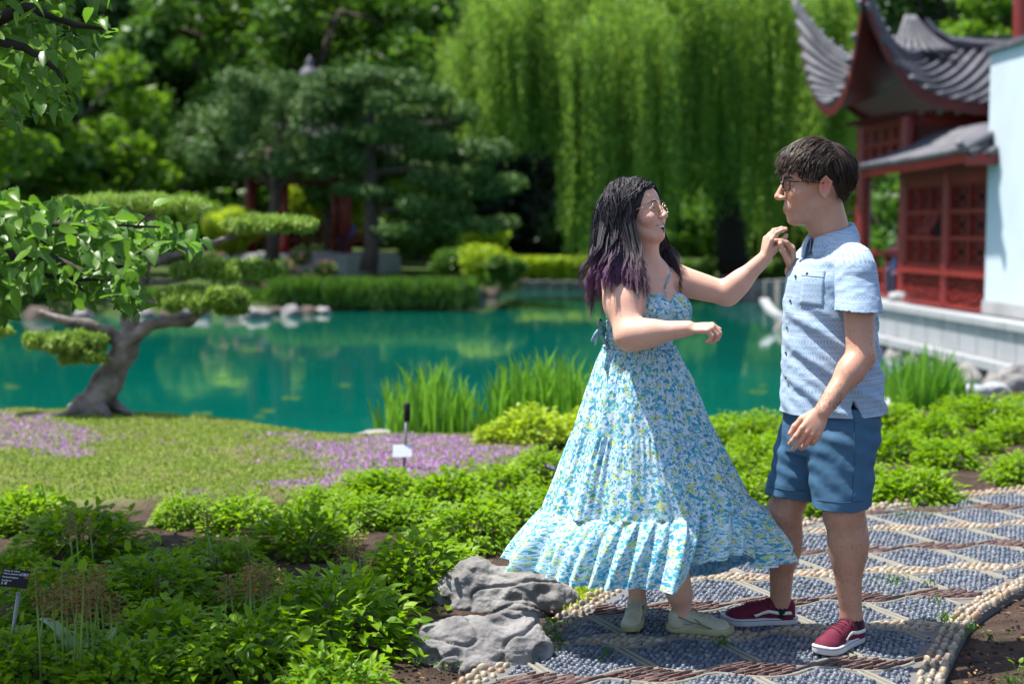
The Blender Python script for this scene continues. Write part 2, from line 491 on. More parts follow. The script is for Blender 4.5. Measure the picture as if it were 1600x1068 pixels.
pebble_mat('cream_pebble', [(0, (.29, .225, .15)), (.3, (.36, .295, .21)), (.55, (.40, .35, .27)), (.75, (.31, .18, .095)), (.9, (.20, .18, .16)), (1, (.46, .42, .36))], .5)
pebble_mat('slate', [(0, (.095, .052, .046)), (.4, (.15, .080, .070)), (.75, (.20, .13, .11)), (1, (.10, .085, .085))], .7)
PV, PF = pebble_mesh('p')
# dark pebbles on a jittered hexagonal raster
st = .0235
U, Vv = np.meshgrid(np.arange(-1, 8.2, st), np.arange(2.4, 9, st * .87))
U = U + (np.arange(U.shape[0])[:, None] % 2) * st / 2
U = (U + rng.uniform(-.0035, .0035, U.shape)).ravel(); Vv = (Vv + rng.uniform(-.0035, .0035, Vv.shape)).ravel()
X, Y = path_xy(U, Vv)
ok = in_poly(X, Y) & (Y > 4.2) & (Y < 8.4) & (X < 800 / FPX * Y + 1.1); U, Vv, X, Y = U[ok], Vv[ok], X[ok], Y[ok]
dp = dist_path(X, Y); kk, dv = row_pos(Vv)
side = np.sign(dv); hl = LENS * (np.abs(np.cos(PI * (((U - U0 + side * .03) / DU) % 1.0))) ** 1.3)
tt = np.clip((((Vv - VR) / DV) % 1.0 * DV - LENS) / (DV - 2 * LENS), 0, 1)
su = (U - (U0 + .03 * (1 - 2 * tt))) / DU; ds = np.abs(su - np.round(su)) * DU
dark = (np.abs(dv) > hl + .021) & (ds > .029) & (dp > .115)
n = dark.sum()
pos = np.stack([X[dark], Y[dark], np.full(n, -.001) + rng.uniform(-.003, .002, n)], 1)
scl = np.stack([rng.uniform(.0115, .0155, n), rng.uniform(.0078, .0108, n), rng.uniform(.008, .013, n)], 1)
tag(scatter_mesh('dark_pebbles', PV, PF, pos, rng.uniform(0, PI, n), scl, M['dark_pebble'], path, rng.uniform(0, 1, (n, 3))), kind='stuff')
# cream pebbles: wavy bands with odd index, larger raster; borders
def pieces(name, name_stuff, pos, rot, scl, bv, bf, mat, tilt=None, lim=300, smooth=True):
    """the largest in view one by one, the rest as one part"""
    d = np.hypot(pos[:, 0], pos[:, 1]); vis = (pos[:, 0] < 800 / FPX * pos[:, 1] + .03) & (pos[:, 1] > 4.5)
    order = np.argsort(np.where(vis, d, d + 100)); near = order[:lim]; rest = order[lim:]
    me = np_mesh(name, bv, bf, smooth, np.zeros((len(bv), 3)))
    for i in near:
        link(name, me, path, mat, tuple(pos[i]), (float(tilt[i]) if tilt is not None else 0, 0, float(rot[i])), tuple(scl[i]))
    if len(rest):
        tag(scatter_mesh(name_stuff, bv, bf, pos[rest], rot[rest], scl[rest], mat, path, rng.uniform(0, 1, (len(rest), 3)), smooth, tilt[rest] if tilt is not None else None), kind='stuff')
st = .030
U, Vv = np.meshgrid(np.arange(-1, 8.2, st * 1.15), np.arange(2.4, 9, st * .72))
U = U + (np.arange(U.shape[0])[:, None] % 2) * st * .57
U = (U + rng.uniform(-.004, .004, U.shape)).ravel(); Vv = (Vv + rng.uniform(-.003, .003, Vv.shape)).ravel()
X, Y = path_xy(U, Vv); ok = in_poly(X, Y) & (Y > 4.2) & (Y < 8.4) & (X < 800 / FPX * Y + 1.1)
U, Vv, X, Y = U[ok], Vv[ok], X[ok], Y[ok]; kk, dv = row_pos(Vv); dp = dist_path(X, Y)
side = np.sign(dv); hl = LENS * (np.abs(np.cos(PI * (((U - U0 + side * .03) / DU) % 1.0))) ** 1.3)
cr = (np.mod(kk, 2) == 1) & (np.abs(dv) < hl - .004) & (dp > .10); n = cr.sum()
pos = np.stack([X[cr], Y[cr], np.full(n, -.001)], 1)
scl = np.stack([rng.uniform(.015, .023, n), rng.uniform(.0105, .014, n), rng.uniform(.011, .016, n)], 1)
pieces('band_pebble', 'band_pebbles', pos, R(10) + rng.normal(0, .35, n), scl, PV, PF, M['cream_pebble'])
# borders: three courses of larger pebbles, the outer one upright
PB, PR_, PS = [], [], []
for P, sgn in ((LS, -1), (RS, 1)):
    fine = resample(LEFT if sgn < 0 else RIGHT, .01)
    for crs, (off, sz, hz) in enumerate(((.012, .021, .022), (.045, .019, .016), (.074, .018, .015))):
        acc = 0; step = sz * 1.75
        for a, b in zip(fine[:-1], fine[1:]):
            acc += (b - a).length
            if acc >= step:
                acc = random.uniform(-.006, .004)
                d = (b - a).normalized(); nn = Vector((-d.y, d.x, 0)) * sgn
                q = a + nn * (off + random.uniform(-.005, .005))
                if q.y < 4.2 or q.y > 8.4: continue
                PB.append((q.x, q.y, random.uniform(-.002, .004))); PR_.append(math.atan2(d.y, d.x) + random.gauss(0, .4))
                PS.append((sz * random.uniform(.85, 1.25), sz * random.uniform(.6, .8), hz * random.uniform(.8, 1.1)))
pieces('border_pebble', 'border_pebbles', np.array(PB), np.array(PR_), np.array(PS), PV, PF, M['cream_pebble'])
# red slate slivers set on edge in the bands with even index
sv = np.array([(sx * (1 if sz < 0 else .9), sy * (1 if sz < 0 else .6), sz) for sz in (-1, 1) for sy in (-1, 1) for sx in (-1, 1)], np.float32)
sf = np.array([(4, 5, 7, 6), (0, 1, 5, 4), (2, 6, 7, 3), (0, 4, 6, 2), (1, 3, 7, 5)], np.int32)
P_, R_, S_ = [], [], []
for k in range(-10, 9, 2):
    v0 = VR + k * DV
    for j in range(-12, 20):
        for q in range(-16, 17):
            u = U0 + (j + q / 33) * DU
            for r in range(-9, 10):
                v = v0 + r * .0115 + random.uniform(-.002, .002)
                if q % 5 != (r * 2) % 5: continue
                uu = u + random.uniform(-.006, .006)
                h_ = LENS * abs(math.cos(PI * (((uu - U0 + (.03 if r > 0 else -.03)) / DU) % 1.0))) ** 1.3
                if abs(v - v0) > h_ - .004: continue
                x, y = path_xy(uu, v)
                if not (4.2 < y < 8.4 and x < .36 * y + 1.1): continue
                if not inside1(x, y): continue
                P_.append((x, y, random.uniform(-.003, .003))); R_.append(R(10 + 22) + random.gauss(0, .08)); S_.append((random.uniform(.019, .034), random.uniform(.0035, .005), random.uniform(.009, .013)))
pieces('slate_sliver', 'slate_slivers', np.array(P_), np.array(R_), np.array(S_), sv, sf, M['slate'], tilt=np.random.default_rng(3).normal(.25, .2, len(P_)), smooth=False)
print('path pieces', len(P_), len(PB), n)
# ------------------------------------------------------------------ buildings
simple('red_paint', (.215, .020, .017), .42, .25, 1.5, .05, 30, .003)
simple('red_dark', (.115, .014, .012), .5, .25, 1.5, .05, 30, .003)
simple('grey_tile', (.055, .057, .068), .62, .35, 2.5, .2, 25, .01, two=(.115, .115, .135))
simple('render_white', (.50, .58, .64), .85, .05, .8, .3, 45, .006, two=(.44, .51, .565))
simple('grey_stone', (.36, .365, .37), .8, .25, 1.3, .2, 20, .008)
simple('pale_stone', (.32, .335, .35), .65, .14, 2.0, .15, 18, .006)
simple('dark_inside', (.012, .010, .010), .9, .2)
simple('rock', (.24, .23, .22), .85, .45, 2.2, .8, 14, .03)
FX0, FS = 9.65, -.073                       # the pond-side face of the tea house: X = FX0 + FS * Y
def fx(Y, off=0.0): return FX0 + FS * Y + off
FDIR = Vector((FS, 1, 0)).normalized(); FN = Vector((-1, FS, 0)).normalized()   # along the face, out of the face
FROT = math.atan2(FDIR.y, FDIR.x)           # local x runs along the face

# stone terrace over the water
ter = empty('stone_terrace', (fx(28, -.8), 28, -.85), 'pale stone terrace wall rising from the pond below the red tea house', 'terrace')
def fpt(Y, off, z): return Vector((fx(Y), Y, z)) + FN * off
T0, T1, TO = 15.0, 32.4, .78
b = MB()
prof = [(T0, TO - .06, -.84), (T1, TO - .06, -.84), (T1, TO - .06, -.03), (T0, TO - .06, -.03)]
vs = [fpt(T0, TO - .06, -1.6), fpt(T1, TO - .06, -1.6), fpt(T1, -9, -1.6), fpt(T0, -9, -1.6)]
vs += [v + Vector((0, 0, 1.57)) for v in vs]
b.add(vs, [(0, 3, 2, 1), (4, 5, 6, 7), (0, 1, 5, 4), (1, 2, 6, 5), (2, 3, 7, 6), (3, 0, 4, 7)])
b.build('core', M['grey_stone'], None, world_root=ter)
slab = MB(); slab.box((0, 0, 0), (.70, .05, .50)); slab_me = slab.mesh('wall_slab')
cop = MB(); cop.box((0, 0, 0), (1.18, .42, .10)); cop_me = cop.mesh('coping_slab')
low = MB(); low.box((0, 0, 0), (1.18, .30, .13)); low_me = low.mesh('foot_slab')
y = T0
while y < T1:
    o = link('wall_slab', slab_me, None, M['pale_stone'], fpt(y + .36, TO - .03, -.26), (0, 0, FROT)); local(o, ter); y += .72
y = T0
while y < T1 - .5:
    o = link('coping_slab', cop_me, None, M['pale_stone'], fpt(y + .6, TO - .14, .026), (0, 0, FROT)); local(o, ter)
    o = link('foot_slab', low_me, None, M['pale_stone'], fpt(y + .6, TO + .06, -.585), (0, 0, FROT)); local(o, ter); y += 1.2
b = MB(); pts = [fpt(32.0, TO + .06, -.585), fpt(33.2, TO + .06, -.585)] + [fpt(33.9 + t, TO + .06, -.585 + .16 * t * t) for t in (0, .4, .8, 1.1, 1.35)]
for a_, c_ in zip(pts[:-1], pts[1:]): b.bar(a_, c_, .22, .10)
b.build('prow', M['pale_stone'], None, world_root=ter)
b = MB()
vs = [fpt(T1 + .02, TO - .09, z) for z in (-1.6, .0)] + [fpt(T1 + .02, -9, z) for z in (-1.6, .0)]
b.add(vs, [(0, 1, 3, 2)]); 

# helper: rock
def rock_mesh(name, seed, rx, ry, rz, rough=.35, sub=4, holes=()):
    bm = bmesh.new(); bmesh.ops.create_icosphere(bm, subdivisions=sub, radius=1)
    r0 = random.Random(seed); off = Vector((r0.uniform(-50, 50), r0.uniform(-50, 50), 0))
    for v in bm.verts:
        d = v.co.normalized()
        n = mnoise.noise(d * 1.2 + off) * 1.0 + abs(mnoise.noise(d * 2.6 + off)) * .7 + mnoise.noise(d * 6 + off) * .22 + mnoise.noise(d * 13 + off) * .10
        # facets
        q = Vector((d.x, d.y, d.z)); q = Vector([math.copysign(abs(c) ** .75, c) for c in q])
        v.co = Vector((q.x * rx, q.y * ry, q.z * rz)) * (1 + rough * (n - .25))
        v.co.z = max(v.co.z, -rz * .45)
    me = bpy.data.meshes.new(name); bm.to_mesh(me); bm.free()
    me.polygons.foreach_set('use_smooth', [True] * len(me.polygons)); return me
bk = [rock_mesh('bank_rock', s, .55, .4, .30, .4, 3) for s in range(4)]
for k in range(13):
    Yr = 18.5 + k * 1.15
    o = link('bank_rock', bk[k % 4], None, M['rock'], fpt(Yr, TO - .02 + random.uniform(-.05, .12), WATER_Z + .0), (0, 0, random.uniform(0, 6)), (random.uniform(.8, 1.2),) * 3)
    tag(o, ['grey boulder in the water under the terrace edge', 'dark grey boulder half in the pond under the stone terrace'][k % 2], 'rock', 'rocks in the water under the terrace')
by_order([o for o in COL.objects if o.name.startswith('bank_rock')], 'boulder in the pond under the terrace')

# the tea house ----------------------------------------------------------
tea = empty('tea_house', (fx(27.8, .8), 27.8, .07), 'red Chinese tea house with upturned grey tile roofs beside the pond', 'pavilion')
def tb(name, mb, mat, par=None, smooth=False):
    o = mb.build(name, mat, None, smooth); local(o, tea); return o
def child_of(o, p):   # both built in world space
    mw = o.matrix_parent_inverse.copy() if o.parent else Matrix()
    o.parent = p; o.matrix_parent_inverse = (p.matrix_parent_inverse @ Matrix()).inverted() @ Matrix() if False else Matrix()
    return o
def column(x, y, z0, z1, r=.15, name='column'):
    b = MB(); b.lathe([(r, z0), (r, z1)], (x, y, 0), 14); o = tb(name, b, M['red_paint'], smooth=False)
    b = MB(); b.lathe([(r * 1.5, z0 - .01), (r * 1.55, z0 + .06), (r * 1.25, z0 + .16), (r * 1.05, z0 + .17)], (x, y, 0), 14)
    tb('column_base', b, M['pale_stone'])
    return o
C1 = (fx(27.75) + .05, 27.75); C2 = (fx(30.4) + .05, 30.4)
column(*C2, .07, 3.62, .165); column(*C1, .07, 3.62, .16)
column(11.9, 27.75, .07, 3.62, .16); column(11.6, 30.6, .07, 3.6, .16)
# end wall above the veranda and tie beams (between C1 and C2)
def panel_between(a, b_, z0, z1, th, mat, name, off=0.0):
    a = Vector((a[0], a[1], 0)); b_ = Vector((b_[0], b_[1], 0)); d = (b_ - a).normalized(); n = Vector((d.y, -d.x, 0))
    m_ = MB(); c_ = (a + b_) / 2 + n * off; L = (b_ - a).length
    m_.box((c_.x, c_.y, (z0 + z1) / 2), (L, th, z1 - z0), Euler((0, 0, math.atan2(d.y, d.x))).to_matrix())
    return tb(name, m_, M[mat])
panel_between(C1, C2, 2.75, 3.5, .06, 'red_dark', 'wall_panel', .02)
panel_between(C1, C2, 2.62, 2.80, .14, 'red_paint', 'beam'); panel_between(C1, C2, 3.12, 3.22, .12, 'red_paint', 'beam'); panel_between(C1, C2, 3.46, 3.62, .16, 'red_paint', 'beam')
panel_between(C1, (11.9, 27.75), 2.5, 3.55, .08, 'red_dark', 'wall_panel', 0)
panel_between(C1, (11.9, 27.75), 3.46, 3.64, .16, 'red_paint', 'beam', .03)
for t in (.27, .5, .73):
    x = C1[0] + (C2[0] - C1[0]) * t; yy = C1[1] + (C2[1] - C1[1]) * t
    b = MB(); b.box((x, yy, 3.34), (.1, .12, .24), (0, 0, FROT)); tb('post', b, M['red_paint'])
    b = MB(); b.box((x - .02, yy, 2.96), (.08, .12, .32), (0, 0, FROT)); tb('post', b, M['red_paint'])
# hanging fretwork under the beam of the veranda
b = MB()
for i in range(5):
    s_ = .10 + i * .07
    b.bar(fpt(30.4 - .17 - i * .12, -.03, 2.62), fpt(30.4 - .17 - i * .12, -.03, 2.62 - .62 + s_ * 1.4), .035)
    b.bar(fpt(30.23, -.03, 2.55 - i * .11), fpt(30.23 - .62 + i * .1, -.03, 2.55 - i * .11), .03)
tb('bracket_fretwork', b, M['red_dark'])
# swept roof: grid between an eave curve with rising tips and the ridge
def roof_face(e0, e1, r0, r1, tip0, tip1, sag=.0, name='roof_slope', ncol=18, tip_pow=3.2, thick=.10, tip_pow1=None):
    """eave e0->e1 (Vector), ridge r0->r1; tips rise at both ends of the eave. builds deck + round tile rows + end discs"""
    def P(u, v):
        e = e0.lerp(e1, u); r = r0.lerp(r1, u)
        rise = tip0 * (1 - u) ** tip_pow * 1.0 + tip1 * u ** (tip_pow1 or tip_pow)
        lift = Vector((0, 0, rise))
        p = e.lerp(r, v); cv = -sag * 4 * v * (1 - v) * .5
        return p + lift * (1 - v) ** 2.2 + Vector((0, 0, cv))
    nu, nv = 64, 12; vs = []; fs = []
    for i in range(nu + 1):
        for j in range(nv + 1): vs.append(P(i / nu, j / nv))
    for i in range(nu):
        for j in range(nv):
            a = i * (nv + 1) + j; fs.append((a, a + nv + 1, a + nv + 2, a + 1))
    nn = (e1 - e0).cross(r0 - e0).z
    b = MB(); b.add(vs, fs if nn > 0 else [tuple(reversed(f)) for f in fs]); deck = b
    under = MB(); under.add([v - Vector((0, 0, thick)) for v in vs], fs if nn < 0 else [tuple(reversed(f)) for f in fs])
    fr = []
    for i in range(nu + 1): fr += [P(i / nu, 0) + Vector((0, 0, -.01)), P(i / nu, 0) - Vector((0, 0, thick + .13))]
    ffs = [(2 * i, 2 * i + 1, 2 * i + 3, 2 * i + 2) for i in range(nu)]
    fascia = MB(); fascia.add(fr, ffs)
    tiles = []
    for k in range(ncol):
        u = (k + .5) / ncol
        t = MB(); pts = [P(u, v) + Vector((0, 0, .03)) for v in np.linspace(0, .985, 9)]
        pts[0] = pts[0] + (pts[0] - pts[1]).normalized() * .10
        t.tube(pts, .062, 6); tiles.append(t)
    return deck, under, fascia, tiles, P
def V3(*a): return Vector(a)
def ridge_curve(P, u, rad, z=.08):
    return [P(u, v) + Vector((0, 0, z)) for v in np.linspace(0, 1, 12)]
zE, zR = 3.75, 5.05
n_tip, f_tip = V3(6.45, 26.55, zE), V3(6.25, 31.55, zE)
br_tip, bf_tip = V3(13.6, 26.55, zE), V3(13.6, 31.55, zE)
rid0, rid1 = V3(8.5, 29.1, zR), V3(15.0, 29.1, zR)
sl_ = {}
specs = [('pond', f_tip, n_tip, rid0, rid0, 2.35, 2.15, 17), ('near', n_tip, br_tip, rid0, rid1, 2.15, .8, 26), ('far', bf_tip, f_tip, rid1, rid0, .9, 2.35, 20)]
PW_ = {'pond': (3.6, 6.0), 'near': (11.0, 8.0), 'far': (8.0, 9.0)}
for nm, a_, c_, r0_, r1_, t0_, t1_, nc in specs:
    dk, un, fa, tl, P = roof_face(a_, c_, r0_, r1_, t0_, t1_, .35, ncol=nc, tip_pow=PW_[nm][0], tip_pow1=PW_[nm][1])
    sl_[nm] = P
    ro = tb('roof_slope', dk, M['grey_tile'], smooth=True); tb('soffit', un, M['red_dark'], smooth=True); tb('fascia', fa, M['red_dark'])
    for t in tl:
        o = tb('tile_row', t, M['grey_tile'], smooth=True)
# hip ridges, sweeping out past the tips
for (P, u) in ((sl_['near'], 0.0), (sl_['pond'], 0.0), (sl_['near'], 1.0)):
    pts = [P(u, v) + V3(0, 0, .10) for v in np.linspace(0, 1, 14)]
    ext = (pts[0] - pts[1]).normalized(); pts = [pts[0] + ext * .22 + V3(0, 0, .10)] + pts
    b = MB(); b.tube(pts, [.045] + [.085] * (len(pts) - 1), 8); b.tube([p + V3(0, 0, .12) for p in pts], [.03] + [.06] * (len(pts) - 1), 8)
    tb('hip_ridge', b, M['grey_tile'], smooth=True)
    for i in range(0, 11, 1):
        q = pts[i].lerp(pts[i + 1], .5) + V3(0, 0, .22)
        k = MB(); k.lathe([(.015, -.05), (.03, 0), (.035, .03), (.0, .06)], tuple(q), 8); tb('ridge_knob', k, M['pale_stone'], smooth=True)
b = MB(); pts = [V3(8.35, 29.1, zR + .62), V3(8.5, 29.1, zR + .36), V3(8.8, 29.1, zR + .17), V3(9.4, 29.1, zR + .10), V3(15, 29.1, zR + .10)]
b.tube(pts, [.05, .11, .13, .12, .12], 8); b.box((11.9, 29.1, zR + .22), (5.6, .10, .12)); tb('ridge', b, M['grey_tile'], smooth=False)
# gable-like crest seen behind the near tip
dk, un, fa, tl, P = roof_face(V3(7.45, 28.6, 4.95), V3(8.85, 28.6, 4.95), V3(7.98, 29.2, 5.72), V3(8.12, 29.2, 5.72), .0, .0, .2, ncol=8)
tb('crest', dk, M['grey_tile'], smooth=True)
for t in tl: tb('tile_row', t, M['grey_tile'], smooth=True)
# eave brackets
b = MB()
for k in range(9):
    q = Vector((C1[0] + .0, C1[1], 3.66)).lerp(Vector((C2[0], C2[1], 3.66)), k / 8); b.box(tuple(q + FN * .15), (.5, .10, .08), (0, 0, FROT - 1.571))
for k in range(12):
    q = Vector((C1[0] + .35 * k, C1[1] - .2, 3.66)); b.box(tuple(q), (.10, .5, .10))
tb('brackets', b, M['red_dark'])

# lower wing with lattice windows
Y1, Y2 = 27.62, 23.5
zs, zt = .70, 2.33
def along(Y, off, z): return fpt(Y, off, z)
def fbox(name, Ya, Yb, z0, z1, th, off, mat='red_paint'):
    b = MB(); c_ = fpt((Ya + Yb) / 2, off, (z0 + z1) / 2)
    b.box(tuple(c_), (abs(Yb - Ya) / FDIR.y, th, z1 - z0), (0, 0, FROT)); return tb(name, b, M[mat])
fbox('dark_backing', Y2, Y1, .05, 2.6, .05, -.16, 'dark_inside')  # near-black sheet, its colour stands for the unlit room behind the lattice
fbox('window_sill', Y2, Y1 + .05, zs - .07, zs + .02, .22, .03); fbox('plinth_rail', Y2, Y1, .055, .14, .16, .0)
fbox('lintel', Y2, Y1, zt, zt + .27, .16, .0)
fbox('frieze', Y2, Y1, zt + .27, 2.75, .10, -.04, 'red_dark')
b = MB(); b.lathe([(.13, .07), (.13, 2.7)], tuple(fpt(25.45, 0, 0)), 12); tb('column', b, M['red_paint'])
b = MB(); b.lathe([(.17, .06), (.19, .12), (.15, .22)], tuple(fpt(27.75, .10, 0)), 12); tb('column_base', b, M['pale_stone'], smooth=True)
# balustrade panel of short staggered bars under the sill
fbox('balustrade_back', Y2, Y1, .14, zs - .07, .03, -.08, 'red_dark')
b = MB(); rr = random.Random(4)
yy = Y2; row = 0
zz = .19
while zz < zs - .1:
    yy = Y2 + (row % 2) * .14
    while yy < Y1 - .1:
        dz = rr.uniform(-.03, .03); b.bar(fpt(yy, .03, zz + dz), fpt(yy + .2, .03, zz + rr.uniform(-.04, .04)), .035)
        b.bar(fpt(yy + .2, .03, zz), fpt(yy + .2 + rr.uniform(-.06, .06), .03, zz + .12), .035); yy += .28
    zz += .085; row += 1
tb('balustrade_fretwork', b, M['red_paint'])
def casement(Ya, Yb, ncols, tilt_at=None):
    fr = MB()
    def fb(y0, y1, z0, z1, th=.07, off=.02):
        c_ = fpt((y0 + y1) / 2, off, (z0 + z1) / 2); fr.box(tuple(c_), (abs(y1 - y0), th, z1 - z0), (0, 0, FROT))
    fb(Ya, Ya + .08, zs, zt); fb(Yb - .08, Yb, zs, zt); fb(Ya, Yb, zt - .10, zt - .002); fb(Ya, Yb, zs + .022, zs + .12)
    W_ = (Yb - Ya - .16) / ncols; H_ = (zt - zs - .22) / 3
    for c_ in range(1, ncols): fb(Ya + .08 + c_ * W_ - .025, Ya + .08 + c_ * W_ + .025, zs + .121, zt - .101)
    for r in (1, 2): fb(Ya + .081, Yb - .081, zs + .12 + r * H_ - .03, zs + .12 + r * H_ + .03, .066)
    tb('window_frame', fr, M['red_paint'])
    for c_ in range(ncols):
        for r in range(3):
            yc = Ya + .08 + (c_ + .5) * W_; zc = zs + .12 + (r + .5) * H_
            l = MB(); w, h = W_ / 2 - .03, H_ / 2 - .035
            tl = (tilt_at == (c_, r))
            def pt(dy, dz):
                if tl: return fpt(yc + dy, .05 + (h - dz) * .55, zc + dz * .85 + .05)
                return fpt(yc + dy, .0, zc + dz)
            for k in (1.0, .68, .38):
                cs = [(-w * k, -h * k), (w * k, -h * k), (w * k, h * k), (-w * k, h * k)]
                for i in range(4): l.bar(pt(*cs[i]), pt(*cs[(i + 1) % 4]), .022 if k < 1 else .03)
            for i in range(4):
                a_ = [(0, -1), (1, 0), (0, 1), (-1, 0)][i]
                l.bar(pt(a_[0] * w, a_[1] * h), pt(a_[0] * w * .4, a_[1] * h * .4), .02)
            if tl:
                for dy in np.linspace(-w, w, 7): l.bar(pt(dy, -h), pt(dy, -h * .4), .02); l.bar(pt(dy, h), pt(dy, h * .4), .02)
            tb('window_lattice', l, M['red_paint'])
casement(Y2 + .0, 25.33, 2); casement(25.57, 27.5, 3, (0, 1))
# lower roof over the wing
le0, le1 = fpt(28.15, .72, 2.66), fpt(23.0, .72, 2.66); lr0, lr1 = fpt(27.7, -.55, 3.25), fpt(23.6, -.55, 3.25)
dk, un, fa, tl, P = roof_face(le0, le1, lr0, lr1, .0, .05, .1, ncol=34, thick=.06)
tb('lower_roof', dk, M['grey_tile'], smooth=True); tb('soffit', un, M['red_dark']); tb('fascia', fa, M['red_paint'])
for t in tl: tb('tile_row', t, M['grey_tile'], smooth=True)
ne0, ne1 = fpt(23.0, .72, 2.66), fpt(23.0, -3, 2.75); nr0, nr1 = fpt(23.9, -.55, 3.25), fpt(23.9, -3, 3.3)
dk, un, fa, tl, P = roof_face(ne0, ne1, nr0, nr1, .0, .0, .1, ncol=12, thick=.06)
tb('lower_roof', dk, M['grey_tile'], smooth=True); tb('fascia', fa, M['red_paint']); tb('soffit', un, M['red_dark'])
for t in tl: tb('tile_row', t, M['grey_tile'], smooth=True)
b = MB(); b.tube([le1 + V3(-.15, -.15, .16), le1 + V3(0, 0, .06), lr1 + V3(0, 0, .05)], .07, 6); tb('hip_ridge', b, M['grey_tile'], smooth=True)
# veranda railing between the two columns
rl = MB(); ya, yb = 27.95, 30.25
rl.bar(fpt(ya, 0, .98), fpt(yb, 0, .98), .10, .09); rl.bar(fpt(ya, 0, .62), fpt(yb, 0, .62), .06); rl.bar(fpt(ya, 0, .14), fpt(yb, 0, .14), .08)
for y in np.linspace(ya, yb, 4): rl.bar(fpt(y, 0, .08), fpt(y, 0, 1.02), .09)
for y in np.arange(ya, yb, .17):
    rl.bar(fpt(y, 0, .16), fpt(y + .12, 0, .36), .03); rl.bar(fpt(y + .12, 0, .36), fpt(y, 0, .58), .03); rl.bar(fpt(y + .16, 0, .16), fpt(y + .04, 0, .58), .03)
tb('railing', rl, M['red_paint'])
b = MB(); b.box((10.2, 29.0, -.01), (6.0, 3.6, .12)); tb('floor', b, M['grey_stone'])

# white wall in front on the right -----------------------------------------
ww = empty('garden_wall', (fx(22, .2), 22, .07), 'plain pale blue-white rendered wall with a grey coping, nearest to the tea house', 'wall')
def wbox(name, Ya, Yb, z0, z1, x0, x1, mat, topslope=0.0):
    b = MB(); vs = []
    for z_, sl0 in ((z0, 0), (z1, 1)):
        for Y_ in (Ya, Yb):
            for o_ in (x0, x1):
                vs.append(fpt(Y_, o_, z_))
    b.add(vs, [(0, 1, 3, 2), (4, 6, 7, 5), (0, 4, 5, 1), (2, 3, 7, 6), (0, 2, 6, 4), (1, 5, 7, 3)])
    o = b.build(name, M[mat], None); local(o, ww); return o
wbox('render', 15, 23.42, .28, 4.30, -.22, .16, 'render_white')
wbox('base_course', 15, 23.46, .07, .277, -.25, .19, 'grey_stone')
wbox('coping', 15, 23.5, 4.303, 4.40, -.30, .24, 'grey_tile')
# the red post of another building above the wall
pc = empty('hall', (9.6, 25.5, 0), 'red wooden corner post of a hall standing behind the pale wall', 'building')
b = MB(); q = at(1592, 60, 26.0); b.lathe([(.17, .1), (.17, 7.5)], (q.x + .06, 26.0, 0), 14); o = b.build('column', M['red_paint'], None, False); local(o, pc)
b = MB(); b.box((q.x + 1.7, 26.2, 3.7), (3.0, .1, 7.2)); o = b.build('wall', M['red_dark'], None); local(o, pc)

# far pavilion behind the pines ---------------------------------------------
PYv = 49.0
pv_c = at(487, 360, PYv); gz = .15
pav = empty('far_pavilion', (pv_c.x, PYv, gz), 'small red pavilion with grey tiled roof across the pond behind the pines', 'pavilion')
def pb(name, mb, mat, smooth=False): o = mb.build(name, mat, None, smooth); local(o, pav); return o
b = MB(); b.lathe([(3.05, gz - .5), (3.05, gz + .42)], (pv_c.x, PYv, 0), 6); pb('plinth', b, M['pale_stone'])
b = MB(); b.lathe([(2.9, gz + .42), (2.9, gz + .5)], (pv_c.x, PYv, 0), 6); pb('floor', b, M['grey_stone'])
RP = 2.05
cols = []
for k in range(6):
    t = R(60 * k + 12); x, y = pv_c.x + RP * math.cos(t), PYv + RP * math.sin(t); cols.append((x, y))
    b = MB(); b.lathe([(.19, gz + .5), (.17, 3.55)], (x, y, 0), 12); pb('column', b, M['red_paint'], True)
for k in range(6):
    a_, c_ = cols[k], cols[(k + 1) % 6]
    b = MB(); b.bar((*a_, 3.42), (*c_, 3.42), .12, .32); b.bar((*a_, 3.05), (*c_, 3.05), .07, .10); pb('beam', b, M['red_dark'])
    if k in (0, 1, 2, 5):
        b = MB(); b.bar((*a_, 1.05), (*c_, 1.05), .3, .08); b.bar((*a_, 1.5), (*c_, 1.5), .06, .06)
        for q in np.linspace(.05, .95, 9):
            p_ = Vector((*a_, 0)).lerp(Vector((*c_, 0)), q); b.bar(p_ + V3(0, 0, 1.05), p_ + V3(0, 0, 1.5), .04)
        pb('bench', b, M['red_paint'])
for k in range(6):
    t0, t1 = R(60 * k + 12), R(60 * k + 72)
    e = 3.15
    p0 = V3(pv_c.x + e * math.cos(t0), PYv + e * math.sin(t0), 3.62); p1 = V3(pv_c.x + e * math.cos(t1), PYv + e * math.sin(t1), 3.62)
    rc0 = V3(pv_c.x + .08 * math.cos(t0), PYv + .08 * math.sin(t0), 6.0); rc1 = V3(pv_c.x + .08 * math.cos(t1), PYv + .08 * math.sin(t1), 6.0)
    dk, un, fa, tl, P = roof_face(p0, p1, rc0, rc1, .75, .75, .9, ncol=9, tip_pow=4)
    pb('roof_slope', dk, M['grey_tile'], True); pb('soffit', un, M['red_dark'], True); pb('fascia', fa, M['red_paint'])
    for t in tl: pb('tile_row', t, M['grey_tile'], True)
    b = MB(); b.tube([P(0, v) + V3(0, 0, .1) for v in np.linspace(0, 1, 10)], .10, 6); pb('hip_ridge', b, M['grey_tile'], True)
b = MB(); b.lathe([(.30, 5.95), (.22, 6.2), (.36, 6.35), (.42, 6.6), (.30, 6.85), (.12, 7.0), (.16, 7.1), (.0, 7.35)], (pv_c.x, PYv, 0), 14); pb('finial', b, M['grey_tile'], True)
